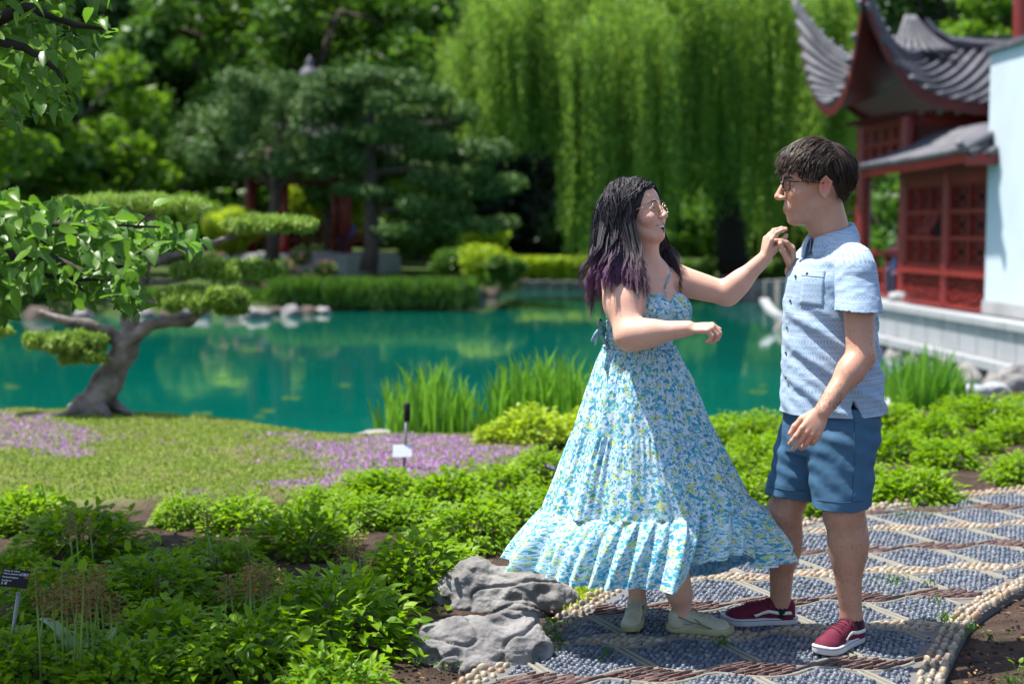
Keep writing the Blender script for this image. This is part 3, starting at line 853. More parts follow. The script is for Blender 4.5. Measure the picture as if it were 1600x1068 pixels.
# ------------------------------------------------------------------ vegetation
simple('bark', (.10, .075, .06), .9, .5, 6, .8, 30, .02, two=(.045, .035, .03))
simple('bark_grey', (.28, .235, .205), .85, .5, 7, .9, 22, .02, two=(.075, .06, .052))
simple('bark_dark', (.035, .028, .024), .9, .4, 8, .6, 40, .01)
simple('stem_green', (.17, .29, .05), .6, .3, 6, .05)
simple('withered', (.27, .13, .03), .7, .4, 30, .05, two=(.15, .085, .03))
simple('sign_black', (.008, .010, .014), .65, .1, spec=.2)
simple('sign_white', (.62, .66, .70), .5, .05)
simple('metal_grey', (.22, .23, .24), .4, .1, metal=.6)
leaf_mat('hosta_leaf', (.045, .140, .002), (.20, .34, .004), .42, .42, spec=.22)
leaf_mat('tree_leaf', (.035, .115, .010), (.11, .24, .016), .42, .40, spec=.4)
leaf_mat('pine_needle', (.030, .085, .018), (.085, .165, .030), .15, .6)
leaf_mat('bonsai_needle', (.10, .19, .022), (.24, .36, .05), .28, .55)
leaf_mat('maple_leaf', (.026, .080, .006), (.12, .235, .010), .45, .5)
leaf_mat('conifer_leaf', (.018, .060, .012), (.055, .13, .020), .20, .6)
leaf_mat('willow_leaf', (.045, .135, .012), (.23, .37, .045), .45, .45)
leaf_mat('bush_leaf', (.026, .088, .010), (.088, .195, .016), .35, .5)
leaf_mat('lime_leaf', (.16, .30, .012), (.36, .46, .02), .4, .5)
leaf_mat('reed_blade', (.060, .19, .014), (.17, .36, .03), .4, .4)
leaf_mat('pink_petal', (.45, .06, .12), (.62, .22, .30), .3, .6)
leaf_mat('violet_petal', (.34, .13, .42), (.52, .28, .58), .25, .7)
leaf_mat('dark_leaf', (.006, .016, .006), (.014, .035, .010), .15, .6)

m = NT('limestone'); p = m.geo(); n1 = m.noise(5, 7, .62, p, dist=.4); n2 = m.noise(28, 6, .65, p); n3 = m.noise(1.8, 3, .5, p)
c = m.mix(m.ramp(n1, [(.32, 0.), (.62, 1.)]), (.10, .098, .10), (.25, .24, .235)); c = m.mix(m.ramp(n2, [(.25, .85), (.42, 0.)]), c, (.055, .05, .05)); c = m.mix(m.ramp(n3, [(.55, 0.), (.75, .5)]), c, (.30, .28, .25))
b = m.bump(n2, .9, .012); b = m.bump(m.noise(90, 5, .7, p), .5, .003, b); m.set(color=c, rough=.85, normal=b, spec=.25); M['limestone'] = m.m

class Sdf:
    """a soft-blended solid; the same solid can be meshed fine where detail is needed"""
    def __init__(s): s.p = []
    def add(s, fn, lo, hi, k=.01, op='add'): s.p.append((fn, np.array(lo), np.array(hi), k, op))
    def cone(s, a, b, ra, rb, k=.012, op='add', sq=None):
        a = np.array(a, float); b = np.array(b, float); ab = b - a; L = (ab ** 2).sum() + 1e-12; r = max(ra, rb)
        def fn(X, Y, Z):
            t = ((X - a[0]) * ab[0] + (Y - a[1]) * ab[1] + (Z - a[2]) * ab[2]) / L; t = np.clip(t, 0, 1)
            return np.sqrt((X - a[0] - t * ab[0]) ** 2 + (Y - a[1] - t * ab[1]) ** 2 + (Z - a[2] - t * ab[2]) ** 2) - (ra + (rb - ra) * t)
        s.add(fn, np.minimum(a, b) - r, np.maximum(a, b) + r, k, op)
    def ell(s, c, r, rot=None, k=.012, op='add'):
        c = np.array(c, float); r = np.array(r, float); m = np.eye(3) if rot is None else np.array(rot).reshape(3, 3)   # columns = local axes
        def fn(X, Y, Z):
            x, y, z = X - c[0], Y - c[1], Z - c[2]
            q = [x * m[0, i] + y * m[1, i] + z * m[2, i] for i in range(3)]
            k0 = np.sqrt(sum((q[i] / r[i]) ** 2 for i in range(3))); k1 = np.sqrt(sum((q[i] / r[i] ** 2) ** 2 for i in range(3))) + 1e-9
            return k0 * (k0 - 1) / k1
        e = np.sqrt(((m * r[None, :]) ** 2).sum(1)); s.add(fn, c - e, c + e, k, op)
    def loft(s, rows, F, k=.02, op='add'):
        """rows: z, cx, cy, rF, rL ascending in z; F = unit xy forward"""
        R_ = np.array(rows, float); z = R_[:, 0]; L = (-F[1], F[0]); rm = R_[:, 3:5].max()
        def fn(X, Y, Z):
            zz = Z + 0 * X
            cx, cy, rf, rl = [np.interp(zz, z, R_[:, i]) for i in (1, 2, 3, 4)]
            x, y = X - cx, Y - cy; f = (x * F[0] + y * F[1]) / rf; l = (x * L[0] + y * L[1]) / rl
            q = np.sqrt(f * f + l * l); d = (q - 1) * np.minimum(rf, rl) * .95
            dz = np.maximum(z[0] - zz, zz - z[-1])
            return np.where(dz > 0, np.sqrt(np.maximum(d, 0) ** 2 + dz ** 2), np.maximum(d, dz * 0 - 1))
        s.add(fn, (R_[:, 1].min() - rm, R_[:, 2].min() - rm, z[0]), (R_[:, 1].max() + rm, R_[:, 2].max() + rm, z[-1]), k, op)
    def plane(s, p, n, lo, hi):
        """cuts away what lies on the side n points to (inside the box lo..hi)"""
        p = np.array(p, float); n = np.array(n, float); n = n / np.linalg.norm(n)
        s.add(lambda X, Y, Z: -((X - p[0]) * n[0] + (Y - p[1]) * n[1] + (Z - p[2]) * n[2]), lo, hi, 0.0, 'cut')
    def mesh(s, lo, hi, h, exclude=(), drop=None):
        lo = np.array(lo, float); hi = np.array(hi, float); n = np.ceil((hi - lo) / h).astype(int) + 1
        ax = [lo[i] + h * np.arange(n[i]) for i in range(3)]; D = np.full(n, .5, np.float32)
        for fn, a, b, k, op in s.p:
            pad = max(.05 if op == 'add' else 0, k * 2 + 3 * h)
            if op == 'cut': pad = 0
            i0 = np.clip(np.floor((a - pad - lo) / h).astype(int), 0, n); i1 = np.clip(np.ceil((b + pad - lo) / h).astype(int) + 1, 0, n)
            if (i1 <= i0).any(): continue
            sl = tuple(slice(i0[i], i1[i]) for i in range(3))
            X, Y, Z = ax[0][sl[0]][:, None, None], ax[1][sl[1]][None, :, None], ax[2][sl[2]][None, None, :]
            d = fn(X, Y, Z); o = D[sl]
            if op == 'add':
                hh = np.clip(.5 + .5 * (o - d) / max(k, 1e-6), 0, 1); D[sl] = o * (1 - hh) + d * hh - k * hh * (1 - hh)
            elif op == 'sub':
                d = -d; hh = np.clip(.5 - .5 * (o - d) / max(k, 1e-6), 0, 1); D[sl] = o * (1 - hh) + d * hh + k * hh * (1 - hh)
            else: D[sl] = np.maximum(o, -d)
        S = D < 0; c = np.zeros(np.array(S.shape) - 1, np.int8)
        for i in (0, 1):
            for j in (0, 1):
                for l in (0, 1): c += S[i:i + c.shape[0], j:j + c.shape[1], l:l + c.shape[2]]
        act = np.argwhere((c > 0) & (c < 8)); idx = np.full(c.shape, -1, np.int32); idx[act[:, 0], act[:, 1], act[:, 2]] = np.arange(len(act))
        cor = [(i, j, l) for i in (0, 1) for j in (0, 1) for l in (0, 1)]; val = np.stack([D[act[:, 0] + i, act[:, 1] + j, act[:, 2] + l] for i, j, l in cor], 1)
        acc = np.zeros((len(act), 3)); cnt = np.zeros(len(act))
        for p in range(8):
            for q in range(p + 1, 8):
                dif = np.abs(np.array(cor[p]) - np.array(cor[q]))
                if dif.sum() != 1: continue
                va, vb = val[:, p], val[:, q]; m_ = (va < 0) != (vb < 0); t = np.where(m_, va / (va - vb + 1e-12), 0)
                acc += np.where(m_[:, None], np.array(cor[p]) + t[:, None] * (np.array(cor[q]) - np.array(cor[p])), 0); cnt += m_
        V = lo + (act + acc / cnt[:, None]) * h; faces = []
        for a_ in range(3):
            b_, c_ = (a_ + 1) % 3, (a_ + 2) % 3
            s0 = [slice(1, -1)] * 3; s0[a_] = slice(0, -1); s1 = list(s0); s1[a_] = slice(1, None)
            A0, A1 = S[tuple(s0)], S[tuple(s1)]; e = np.argwhere(A0 != A1); 
            if len(e) == 0: continue
            base = e.copy(); base[:, b_] += 1; base[:, c_] += 1; inside = A0[e[:, 0], e[:, 1], e[:, 2]]
            def g(db, dc):
                q = base.copy(); q[:, b_] -= db; q[:, c_] -= dc; return idx[q[:, 0], q[:, 1], q[:, 2]]
            f = np.stack([g(0, 0), g(1, 0), g(1, 1), g(0, 1)], 1); f[~inside] = f[~inside][:, ::-1]; faces.append(f)
        Fc = np.concatenate(faces); Fc = Fc[(Fc >= 0).all(1)]; cen = V[Fc].mean(1)
        keep = np.ones(len(Fc), bool)
        for a, b in exclude: keep &= ~((cen > np.array(a)).all(1) & (cen < np.array(b)).all(1))
        if drop is not None: keep &= ~drop(cen)
        Fc = Fc[keep]; u = np.unique(Fc); rm = np.full(len(V), -1); rm[u] = np.arange(len(u)); return V[u], rm[Fc][:, ::-1]
def flip_ok(V, F):
    n = np.cross(V[F[:, 1]] - V[F[:, 0]], V[F[:, 2]] - V[F[:, 0]]); c = V[F].mean(1); vol = (n * (c - V.mean(0))).sum()
    return F if vol > 0 else F[:, ::-1]
def join_meshes(parts):
    V = []; F = []; b = 0
    for v, f in parts: V.append(v); F.append(f + b); b += len(v)
    return np.concatenate(V), np.concatenate(F)
def smooth_mesh(V, F, it=2, lam=.5):
    E = np.concatenate([F[:, [0, 1]], F[:, [1, 2]], F[:, [2, 3]], F[:, [3, 0]]]); n = len(V)
    deg = np.bincount(E[:, 0], minlength=n) + np.bincount(E[:, 1], minlength=n) + 1e-9
    for _ in range(it):
        S_ = np.stack([np.bincount(E[:, 0], V[E[:, 1], i], n) + np.bincount(E[:, 1], V[E[:, 0], i], n) for i in range(3)], 1) / deg[:, None]; V = V + lam * (S_ - V)
    return V
def vert_normals(V, F):
    n = np.cross(V[F[:, 2]] - V[F[:, 0]], V[F[:, 3]] - V[F[:, 1]]); N = np.zeros_like(V)
    for i in range(4):
        for a in range(3): N[:, a] += np.bincount(F[:, i], n[:, a], len(V))
    return N / (np.linalg.norm(N, axis=1)[:, None] + 1e-12)
def nz(V, f, seed=0):
    o = Vector((seed * 7.3, seed * 3.1, seed)); return np.array([mnoise.noise(Vector(v) * f + o) for v in V.tolist()])

def rvec(n):
    v = rng.normal(size=(n, 3)); return v / np.linalg.norm(v, axis=1)[:, None]
def quads(name, C, A, B, mat, parent=None, tint=None, kind=None, world_root=None, tip=.0):
    """leaf quads: centre C, half length A, half width B (n,3 each), pointed rhombus"""
    n = len(C)
    V = np.stack([C - A, C + B - A * tip, C + A, C - B - A * tip], 1).reshape(-1, 3)
    Fq = np.arange(4 * n).reshape(n, 4)
    t = rng.uniform(0, 1, (n, 1)) if tint is None else np.asarray(tint).reshape(n, -1)[:, :1]
    me = np_mesh(name, V, Fq, False, np.repeat(np.repeat(t, 3, 1), 4, 0))
    o = link(name, me, parent, mat)
    if world_root is not None: local(o, world_root)
    if kind: o['kind'] = kind
    return o
def blob_leaves(blobs, n, size, flat=.3, shell=(.62, 1.05), droop=0.0, lw=.5):
    """leaves spread over the outside of several ellipsoids; returns C, A, B, tint"""
    bl = np.array([b[:6] for b in blobs], float)
    w = (bl[:, 3] * bl[:, 4] + bl[:, 4] * bl[:, 5] + bl[:, 3] * bl[:, 5]); w = w / w.sum()
    k = rng.choice(len(bl), n, p=w)
    d = rvec(n); r = rng.uniform(shell[0], shell[1], n) ** 1.0
    C = bl[k, :3] + d * bl[k, 3:6] * r[:, None]
    # uneven outline: push by noise of direction
    a = rvec(n); a[:, 2] -= droop; a /= np.linalg.norm(a, axis=1)[:, None]
    nrm = rvec(n) * (1 - flat) + d * flat + np.array([0, 0, flat]); b = np.cross(a, nrm); b /= (np.linalg.norm(b, axis=1)[:, None] + 1e-9)
    s = size * rng.uniform(.6, 1.4, n)[:, None]
    bt = rng.uniform(-.25, .25, len(bl))[k]
    return C, a * s, b * s * lw, np.clip(rng.uniform(.1, .9, n) + bt, 0, 1)
def sub_blobs(c, r, n, rs, squash=.8, seed=None):
    """a crown made of n clumps scattered in ellipsoid (c, r)"""
    d = rvec(n); q = rng.uniform(.35, 1.0, n) ** .6
    C = np.array(c) + d * np.array(r) * q[:, None]
    s = rs * rng.uniform(.6, 1.3, n)
    return [(C[i, 0], C[i, 1], C[i, 2], s[i], s[i], s[i] * squash) for i in range(n)]
def tree(name, label, cat, base, trunk_pts, trunk_r, blobs, n, size, mat, barkm='bark', group=None, limbs=(), **kw):
    root = empty(name, base, label, cat, group)
    t = MB(); t.tube(trunk_pts, trunk_r, 9); o = t.build('trunk', M[barkm], None, True); local(o, root)
    if limbs:
        for l in limbs:
            b = MB(); b.tube(l, [.10 * (1 - .7 * i / (len(l) - 1)) * kw.get('limb_r', 1) for i in range(len(l))], 6); o = b.build('branch', M[barkm], None, True); local(o, root)
    kw = {k: v for k, v in kw.items() if k != 'limb_r'}
    C, A, B, T = blob_leaves(blobs, int(n * .75), size * 1.12, **kw)
    quads('crown', C, A, B, M[mat], tint=T, world_root=root)
    return root
def gz_(x, y): return float(ground_h(np.array([x]), np.array([y]))[0])
def auto_limbs(top, blobs, n=6):
    L = []
    for b in random.sample(list(blobs), min(n, len(blobs))):
        e = Vector(b[:3]); s = Vector(top[random.randrange(len(top))]); mid = s.lerp(e, .5) + Vector((random.uniform(-.2, .2), random.uniform(-.2, .2), random.uniform(-.3, .3)))
        L.append([s, mid, e])
    return L

# forest behind the pond ------------------------------------------------
def bgtree(px, Y, w, ztop, zbot, mat, nm, label, cat, n=9000, size=.22, squash=.75, nb=34, rs=.9, group='trees behind the pond', barkm='bark', trunk_r=.28, **kw):
    x = at(px, 358, Y).x; gz0 = gz_(x, Y); zc = (ztop + zbot) / 2; rz = (ztop - zbot) / 2
    bl = sub_blobs((x, Y, zc), (w, w * .8, rz), nb, rs, squash)
    tp = [(x + random.uniform(-.3, .3) * i, Y, gz0 - .2 + (zc + rz * .5 - gz0) * i / 4) for i in range(5)]
    return tree(nm, label, cat, (x, Y, gz0), tp, [trunk_r * (1 - .18 * i) for i in range(5)], bl, n, size, mat, barkm, group, auto_limbs(tp[2:], bl, 7), **kw)
# a closed wood far behind everything, reads as one mass
bl = []
for k in range(150):
    t = k / 150; x = -44 + 92 * t
    for z_, r_ in ((2.0, 2.6), (6.0, 3.2), (11, 3.6), (16, 3.6)):
        bl.append((x + random.uniform(-1, 1), 78 + random.uniform(-2.5, 3), z_ + random.uniform(-1.5, 1.5), r_ * random.uniform(.7, 1.2), r_ * .8, r_ * random.uniform(.7, 1.1)))
C, A, B, T = blob_leaves(bl, 62000, .60, shell=(.5, 1.0), lw=.6)
quads('distant_wood', C, A, B, M['conifer_leaf'], tint=T, kind='stuff')
# trunks and dark undergrowth in front of it
bl = [(-42 + i * 1.1, 70 + random.uniform(-1, 2), 1.0 + random.uniform(0, 1.6), 1.5, 1.2, 1.6) for i in range(80)]
C, A, B, T = blob_leaves(bl, 20000, .36, shell=(.5, 1.05)); quads('undergrowth', C, A, B, M['bush_leaf'], tint=T, kind='stuff')
F_ = 'trees behind the pond'
bgtree(70, 46, 4.2, 7.4, .9, 'maple_leaf', 'maple_tree', 'bright green maple spreading low over the water at the far left', 'tree', 15000, .17, .55, 50, .95)
bgtree(-90, 42, 4.0, 8.5, 1.0, 'maple_leaf', 'maple_tree', 'maple cut off by the left edge of the photo across the pond', 'tree', 7000, .18, .6, 34, 1.0)
bgtree(30, 60, 5.0, 15, 3, 'conifer_leaf', 'fir_tree', 'dark tall tree behind the bright maple at the far left', 'tree', 9000, .28, .9, 40, 1.5)
bgtree(190, 62, 3.6, 15, 1, 'conifer_leaf', 'fir_tree', 'dark tree filling the gap right of the far-left maple', 'tree', 9000, .26, .9, 40, 1.3)
bgtree(290, 57, 2.9, 12.2, 2.0, 'bush_leaf', 'larch_tree', 'soft mid-green larch rising left of the pavilion', 'tree', 14000, .17, .8, 60, .8, droop=.5)
bgtree(240, 66, 4.5, 16, 5, 'maple_leaf', 'lime_tree', 'sunlit yellow-green tree top above the larch at upper left', 'tree', 9000, .24, .9, 40, 1.4)
bgtree(420, 64, 4.2, 16, 4, 'maple_leaf', 'lime_tree', 'yellow-green broadleaf crown behind the first pine', 'tree', 9000, .24, .9, 40, 1.4)
bgtree(520, 58, 4.6, 13, 2.5, 'bush_leaf', 'larch_tree', 'feathery mid-green larch above the pavilion roof', 'tree', 18000, .17, .8, 70, .95, droop=.5)
bgtree(650, 62, 3.6, 16, 2.0, 'bush_leaf', 'larch_tree', 'tall green tree between the second pine and the willow', 'tree', 14000, .2, .8, 60, 1.0, droop=.4)
bgtree(735, 66, 2.2, 16, 1.0, 'maple_leaf', 'birch_tree', 'light green tree showing through left of the willow', 'tree', 8000, .2, .8, 34, .9)
bgtree(840, 64, 2.6, 5.0, -.2, 'dark_leaf', 'yew_tree', 'almost black yew in the gap under the willow', 'tree', 9000, .2, 1.0, 30, 1.0)
bgtree(1345, 58, 3.6, 15, 1.0, 'conifer_leaf', 'spruce_tree', 'dark conifer between the willow and the tea house roofs', 'tree', 12000, .22, .9, 50, 1.2)
bgtree(1480, 50, 3.6, 13, 5.0, 'conifer_leaf', 'spruce_tree', 'dark conifer top behind the tea house ridge', 'tree', 10000, .2, .9, 44, 1.1)
bgtree(1560, 43, 1.9, 8.6, 5.4, 'maple_leaf', 'lime_tree', 'sunlit yellow-green crown above the tea house roof at the right', 'tree', 9000, .13, .8, 40, .55)
bgtree(1500, 45, 1.1, 7.4, 5.6, 'maple_leaf', 'lime_tree', 'small sunlit crown rising just over the tea house ridge', 'tree', 5000, .12, .8, 24, .45)
bgtree(1390, 44, 2.6, 3.4, -.2, 'bush_leaf', 'garden_shrub', 'green shrub seen through the open veranda of the tea house', 'shrub', 8000, .14, .9, 34, .7, group=None)

# two sculpted pines by the pavilion ------------------------------------
def pad_blobs(pads, Y, depth=1.2):
    out = []
    for (x0, x1, yc, hpx) in pads:
        n = max(2, int((x1 - x0) / 28))
        for i in range(n):
            px = x0 + (x1 - x0) * (i + .5) / n; Yk = Y + random.uniform(-depth, depth)
            c_ = at(px, yc + random.uniform(-.3, .3) * hpx, Yk); r = (x1 - x0) / n * Yk / FPX * .95
            out.append((c_.x, Yk, c_.z, r, r * 1.2, hpx * .5 * Yk / FPX))
    return out
Yp = 44.0; gx = at(430, 400, Yp).x; g0 = gz_(gx, Yp)
bl = pad_blobs([(300, 560, 225, 60), (330, 540, 160, 70), (290, 420, 190, 60), (420, 620, 235, 55), (350, 500, 128, 45), (270, 360, 235, 45), (540, 640, 200, 45), (330, 580, 262, 30), (430, 560, 175, 60), (440, 560, 145, 40), (450, 600, 240, 40)], Yp, 1.6)
tree('pine_tree', 'round-headed dark pine with a bare grey trunk in front of the pavilion', 'tree', (gx, Yp, g0), [at(425, 412, Yp), at(428, 350, Yp), at(430, 290, Yp), at(420, 230, Yp)], [.24, .20, .17, .12], bl, 40000, .085, 'pine_needle', 'bark', 'pines beside the far pavilion',
     [[at(430, 300, Yp), at(400, 270, Yp), at(340, 240, Yp)], [at(430, 300, Yp), at(465, 265, Yp), at(560, 235, Yp)], [at(430, 280, Yp), at(440, 200, Yp), at(470, 160, Yp)]], flat=.1, shell=(.3, 1.05), lw=.35)
Yp = 43.0; gx = at(580, 420, Yp).x; g0 = gz_(gx, Yp)
bl = pad_blobs([(500, 650, 120, 36), (520, 700, 150, 34), (600, 740, 185, 34), (540, 690, 205, 30), (640, 790, 235, 36), (600, 760, 265, 30), (650, 810, 290, 34), (600, 730, 320, 34), (680, 800, 345, 26), (600, 680, 355, 26), (530, 600, 300, 24)], Yp, 1.4)
tree('pine_tree', 'layered pine with horizontal boughs reaching right over the bank', 'tree', (gx, Yp, g0), [at(575, 425, Yp), at(582, 380, Yp), at(580, 300, Yp), at(575, 200, Yp), at(590, 140, Yp)], [.30, .24, .21, .16, .08], bl, 38000, .085, 'pine_needle', 'bark', 'pines beside the far pavilion',
     [[at(580, 330, Yp), at(640, 325, Yp), at(720, 330, Yp)], [at(580, 270, Yp), at(660, 262, Yp), at(760, 285, Yp)], [at(576, 210, Yp), at(640, 195, Yp), at(720, 190, Yp)], [at(580, 300, Yp), at(540, 296, Yp)]], flat=.1, shell=(.3, 1.05), lw=.35)

# weeping willow -----------------------------------------------------------
Yw = 50.0; wx = at(1145, 400, Yw).x; wg = gz_(wx, Yw + 6)
wil = empty('willow_tree', (wx, Yw, wg), 'huge weeping willow trailing curtains of light green strands to the water', 'tree')
t = MB(); t.tube([at(1150, 430, Yw), at(1140, 340, Yw), at(1120, 240, Yw), at(1090, 120, Yw), at(1080, -60, Yw)], [.62, .5, .42, .36, .25], 10); o = t.build('trunk', M['bark_dark'], None, True); local(o, wil)
boughs = []
def bough(pts, r0=.16):
    b = MB(); P = [at(*p) for p in pts]; b.tube(P, [r0 * (1 - .75 * i / (len(P) - 1)) for i in range(len(P))], 6); o = b.build('bough', M['bark_dark'], None, True); local(o, wil)
for pts in ([(1110, 200, 50), (1000, 60, 49), (850, 20, 48), (700, 60, 47.5)], [(1100, 150, 50), (1000, -20, 48.5), (900, -60, 48), (760, 10, 47)], [(1120, 220, 50), (1200, 80, 49), (1300, 40, 49)], [(1110, 160, 50), (1180, -20, 48), (1240, -20, 47.5)], [(1110, 240, 50), (1020, 170, 48), (950, 120, 47)]): bough(pts)
SV, SA, SB, ST = [], [], [], []
def strands(px0, px1, ytop, ybot, Y0, Y1, nb, per=20, lean=0.0):
    for i in range(nb):
        px = random.uniform(px0, px1); Yk = random.uniform(Y0, Y1)
        f = (px - px0) / (px1 - px0 + 1e-6)
        yt = np.interp(f, np.linspace(0, 1, len(ytop)), ytop) + random.uniform(-25, 25); yb = np.interp(f, np.linspace(0, 1, len(ybot)), ybot) + random.uniform(-70, 15)
        tone = random.uniform(0, 1)
        for s_ in range(per):
            top = at(px + random.gauss(0, 7), yt + random.uniform(-14, 14), Yk + random.gauss(0, .25)); bot = at(px + random.gauss(0, 7.5), yb + random.uniform(-110, 10), Yk + random.gauss(0, .3))
            L = top.z - bot.z
            if L < .4: continue
            n_ = int(L / .125); tt = np.linspace(0, 1, n_)
            sway = .10 * np.sin(tt * random.uniform(3, 8) + random.uniform(0, 6))
            arch = (1 - (1 - tt) ** 3) 
            x = top.x + (bot.x - top.x) * tt + sway; y = np.full(n_, top.y) + (bot.y - top.y) * tt; z = top.z + (bot.z - top.z) * tt + .0 * arch
            SV.append(np.stack([x, y, z], 1)); ST.append(np.full(n_, np.clip(tone + random.uniform(-.2, .2), 0, 1)))
strands(690, 900, [95, 30, 10, 20, 30], [190, 260, 240, 250, 260], 46.5, 49, 62, 20)
strands(740, 900, [-10, -20], [150, 200, 260], 47, 50, 36, 18)
strands(880, 1060, [60, 20, 40], [400, 430, 380], 45.5, 49.5, 72, 20)
strands(860, 1100, [-40, -40], [250, 330], 47, 51, 60, 18)
strands(1060, 1330, [20, 0, -20], [300, 400, 330], 46, 49, 56, 18)
strands(1010, 1340, [-50, -50], [190, 260], 47, 51, 46, 18)
strands(1150, 1345, [120, 90], [430, 400, 340], 48.5, 52, 20, 18)
strands(700, 1330, [-60, -60], [40, 70], 46, 51, 70, 18)
P = np.concatenate(SV); T = np.concatenate(ST); n = len(P)
print('willow leaves', n)
P = P + rng.normal(0, .045, P.shape); A = rvec(n) * .6; A[:, 2] = -1; A = A / np.linalg.norm(A, axis=1)[:, None]; Bv = np.cross(A, rvec(n)); Bv /= np.linalg.norm(Bv, axis=1)[:, None]
s = rng.uniform(.065, .115, n)[:, None]
quads('hanging_foliage', P, A * s, Bv * s * .30, M['willow_leaf'], tint=np.clip(T + rng.uniform(-.2, .2, n), 0, 1), world_root=wil)

# far bank planting ---------------------------------------------------------
def bush(px, py, Y, w, h, mat, label, n=3500, size=.07, nm='shrub', cat='shrub', group='shrubs along the far bank'):
    c_ = at(px, py, Y); z0 = c_.z; r = w / 2 * Y / FPX; hh = h * Y / FPX
    root = empty(nm, (c_.x, Y, z0 - .05), label, cat, group)
    bl = sub_blobs((c_.x, Y, z0 + hh * .45), (r * .75, r * .6, hh * .4), 14, min(r, hh) * .42, .85)
    C, A, B, T = blob_leaves(bl, n, size, shell=(.5, 1.05)); quads('foliage', C, A, B, M[mat], tint=T, world_root=root)
    b = MB()
    for k in range(5): b.tube([(c_.x + random.uniform(-.1, .1), Y, z0 - .15), (c_.x + random.uniform(-.6, .6) * r, Y + random.uniform(-.3, .3), z0 + hh * .6)], [.03, .012], 5)
    o = b.build('stems', M['bark'], None); local(o, root)
    return root
bush(760, 440, 46, 90, 62, 'lime_leaf', 'yellow-green rounded shrub beside the second pine', 3500)
bush(720, 432, 47.5, 90, 50, 'bush_leaf', 'mid-green low shrub at the foot of the second pine', 3500)
bush(790, 446, 45, 60, 50, 'bush_leaf', 'darker rounded bush at the tip of the planted bank', 3000)
bush(885, 392, 60, 100, 62, 'conifer_leaf', 'grey-green mounded shrub under the left side of the willow', 4500, .1)
bush(830, 385, 63, 70, 50, 'bush_leaf', 'green shrub in the gap left of the willow', 3500, .1)
bush(660, 400, 50, 110, 90, 'bush_leaf', 'bushy green shrub under the boughs of the second pine', 5000, .09)
bush(640, 360, 56, 120, 100, 'maple_leaf', 'sunlit yellow-green shrub glimpsed between pine boughs', 5000, .1)
bush(500, 360, 60, 180, 100, 'lime_leaf', 'bright yellow-green shrub seen through the far pavilion', 6000, .1)
bush(300, 385, 50, 130, 75, 'maple_leaf', 'bright green shrub above the clipped pine pads', 5000, .1)
bush(360, 395, 48, 100, 75, 'lime_leaf', 'lime-coloured shrub left of the pavilion columns', 4500, .09)
bush(740, 395, 56, 110, 55, 'lime_leaf', 'yellow leaved shrub between the pine and the willow', 4500, .1)
bush(1120, 440, 51, 260, 36, 'bush_leaf', 'low green planting around the willow foot', 6000, .08)
bush(990, 425, 57, 160, 50, 'bush_leaf', 'green shrub behind the woman under the willow', 4500, .09)
bush(120, 470, 42, 220, 60, 'bush_leaf', 'low dark shrub at the water under the maple', 5000, .09)
bush(20, 480, 40, 180, 70, 'bush_leaf', 'shrub on the far bank at the left edge', 5000, .09)
bush(1280, 450, 48, 160, 50, 'bush_leaf', 'green shrubs behind the man beside the terrace end', 5000, .09)
# iris bed, light ground cover and its stone edging
def strip_leaves(nm, x0, x1, Y, yb, yt, n, mat, h, w, up=1.0, kind='stuff', dY=.8):
    px = rng.uniform(x0, x1, n); Yk = Y + rng.uniform(-dY, dY, n)
    c, s_ = math.cos(PITCH), math.sin(PITCH)
    pos = np.array([tuple(at(a, b, y)) for a, b, y in zip(px, rng.uniform(yt, yb, n), Yk)])
    A = rvec(n) * .45 + np.array([0, 0, up]); A /= np.linalg.norm(A, axis=1)[:, None]; B = np.cross(A, rvec(n)); B /= np.linalg.norm(B, axis=1)[:, None]
    s = rng.uniform(.6, 1.3, n)[:, None]
    return quads(nm, pos, A * h * s, B * w * s, M[mat], kind=kind)
strip_leaves('iris_bed', 420, 745, 40.6, 474, 442, 14000, 'bush_leaf', .24, .026)
strip_leaves('low_groundcover', 796, 935, 57, 440, 402, 15000, 'lime_leaf', .12, .06, .4, dY=1.5)
strip_leaves('bank_grass', 0, 440, 40.5, 492, 455, 9000, 'bush_leaf', .18, .03)
strip_leaves('bank_grass', 1040, 1210, 51, 452, 440, 4000, 'bush_leaf', .15, .03)
# pink azalea blossoms
for k, (a_, b_) in enumerate([(345, 430), (385, 420), (415, 440), (445, 412), (480, 430), (510, 415), (330, 400), (470, 395)]):
    Yk = 41.2 + k * .12; c_ = at(a_, b_, Yk); r = empty('azalea', tuple(c_ - V3(0, 0, .5)), 'green azalea dotted with pink blossoms at the foot of the first pine', 'shrub', 'pink azaleas in front of the far pavilion')
    bl = [(c_.x, Yk, c_.z - .1, .36, .3, .26)]
    C, A, B, T = blob_leaves(bl, 500, .06); quads('foliage', C, A, B, M['bush_leaf'], tint=T, world_root=r)
    C, A, B, T = blob_leaves(bl, 45, .055, shell=(.95, 1.1), lw=.9); quads('blossoms', C, A, B, M['pink_petal'], tint=T, world_root=r)
by_order([o for o in COL.objects if o.name.startswith('azalea')], 'pink-blossomed azalea at the foot of the first pine')
